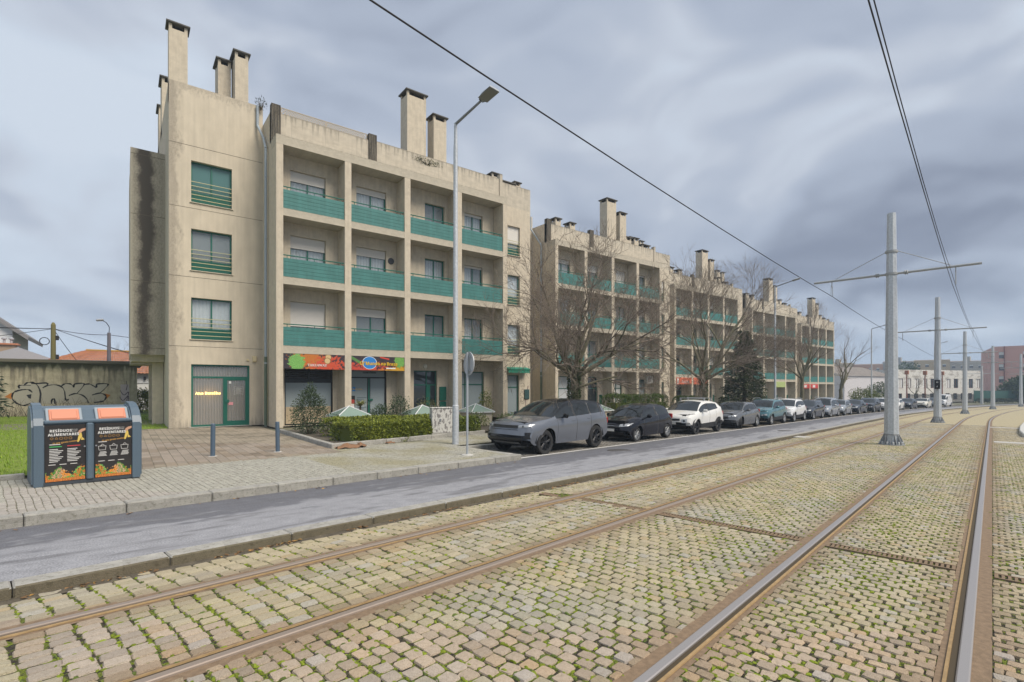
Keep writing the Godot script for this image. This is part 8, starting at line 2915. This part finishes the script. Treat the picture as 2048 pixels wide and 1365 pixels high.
	for k in 2:
		var p: Vector2 = [Vector2(121, 30.8), Vector2(131, 30.2)][k]
		bare_tree(["small bare tree left of the signal pole by the railing", "wider bare tree by the railing before the school"][k], Vector3(p.x, -1.55, -p.y), 70 + k, 1.9, 0.14,
			[[-0.8, 0.8, 0.4, 1.7, 0.55], [0.8, 0.9, 0.2, 1.9, 0.6], [0.1, 1.0, 0.5, 1.7, 0.5], [-0.2, 0.7, -0.8, 1.6, 0.5]], {"bend": 0.2, "rise": 0.1, "kids": [3, 3, 2], "spread": 0.6, "ratio": 0.74, "depth": 3})
	# concrete masts beyond the bend
	for k in 3:
		var p: Vector2 = [Vector2(139, 24.5), Vector2(150, 19.5), Vector2(152, 16.2)][k]
		var t := thing("concrete_mast", ["concrete mast left of the pink building's corner", "concrete mast in front of the green fence", "slim concrete mast by the far right pole"][k], "pole", Vector3(p.x, -1.75, -p.y), 0, "concrete masts beyond the bend")
		mb = MB.new()
		mb.lathe(Transform3D.IDENTITY, [[0.26, 0], [0.15, 7.8 - k * 0.5], [0, 7.8 - k * 0.5]], 8)
		part(mb, "shaft", mat("mast_grey", 0.42, 0.43, 0.43, 0.8), t)
		mb = MB.new()
		mb.tube(Vector3(-0.5, 6.2, -2.5), Vector3(0.5, 6.2, 2.5), 0.05, 0.05, 5)
		part(mb, "arm", MT.mast_grey, t)
	# rounded kerb of the platform at the right edge
	var pf := Node3D.new()
	pf.name = "platform_kerb"
	add_child(pf)
	pf.set_meta("kind", "structure")
	var arc := [Vector2(31.5, 4.05), Vector2(34.6, 4.60), Vector2(39.5, 5.25), Vector2(45.6, 5.92), Vector2(53, 6.55), Vector2(58, 6.7), Vector2(62, 6.2), Vector2(64, 4.6)]
	for i in arc.size() - 1:
		var a: Vector2 = arc[i]
		var b: Vector2 = arc[i + 1]
		var k := maxi(1, int((b - a).length() / 1.1))
		for j in k:
			var p := a.lerp(b, (j + 0.5) / k)
			var m := MB.new()
			m.cframe(Transform3D.IDENTITY, Vector3((b - a).length() / k * 0.5 - 0.004, 0.14, 0.14), 0.03)
			part(m, "kerbstone", mat("pale_kerb", 0.50, 0.50, 0.48, 0.85), pf).transform = Transform3D(Basis(Vector3.UP, (b - a).angle()), at(p.x, p.y, 0.03))
	mb = MB.new()
	for i in arc.size() - 1:
		mb.quad(at(arc[i].x + 1.0, arc[i].y - 5.0, 0.10), at(arc[i + 1].x + 1.0, arc[i + 1].y - 5.0, 0.10), at(arc[i + 1].x, arc[i + 1].y - 0.1, 0.10), at(arc[i].x, arc[i].y - 0.1, 0.10))
	part(mb, "platform_surface", MT.asphalt, pf)
	# pale covers let into the setts
	for k in 3:
		var q: Array = [[27.3, 3.9, 0.55, 0.30], [40.0, 5.85, 0.9, 0.25], [23.3, 9.72, 0.42, 0.35]][k]
		var s := street_s(q[0], q[1])
		var o := street_o(q[0], q[1])
		var m := MB.new()
		m.cframe(Transform3D.IDENTITY, Vector3(q[3], 0.02, q[2]), 0.005)
		single(m, "cover_slab", mat("slab_pale", 0.44, 0.43, 0.40, 0.85), ["pale cover slab in the setts right of the nearer track", "far pale cover slab near the rounded kerb", "pale cover slab in the setts beside the road kerb"][k], "slab", "pale cover slabs").transform = Transform3D(Basis(Vector3.UP, HEAD), st(s, o, cross_y(o) - 0.008))

func hedge_far(label: String, a: Vector3, b: Vector3, h: float) -> void:
	var t := thing("hedge", label, "hedge", a)
	var pts := []
	for i in 2600:
		var p := (b - a) * rng.randf() + Vector3(rng.randf_range(-0.5, 0.5), rng.randf() * h, rng.randf_range(-0.5, 0.5))
		pts.append([p, Vector3(0, 0.5, 0.8), rng.randf()])
	foliage(t, pts, Color(0.015, 0.03, 0.01), Color(0.06, 0.07, 0.02), 0.35, 0.2)
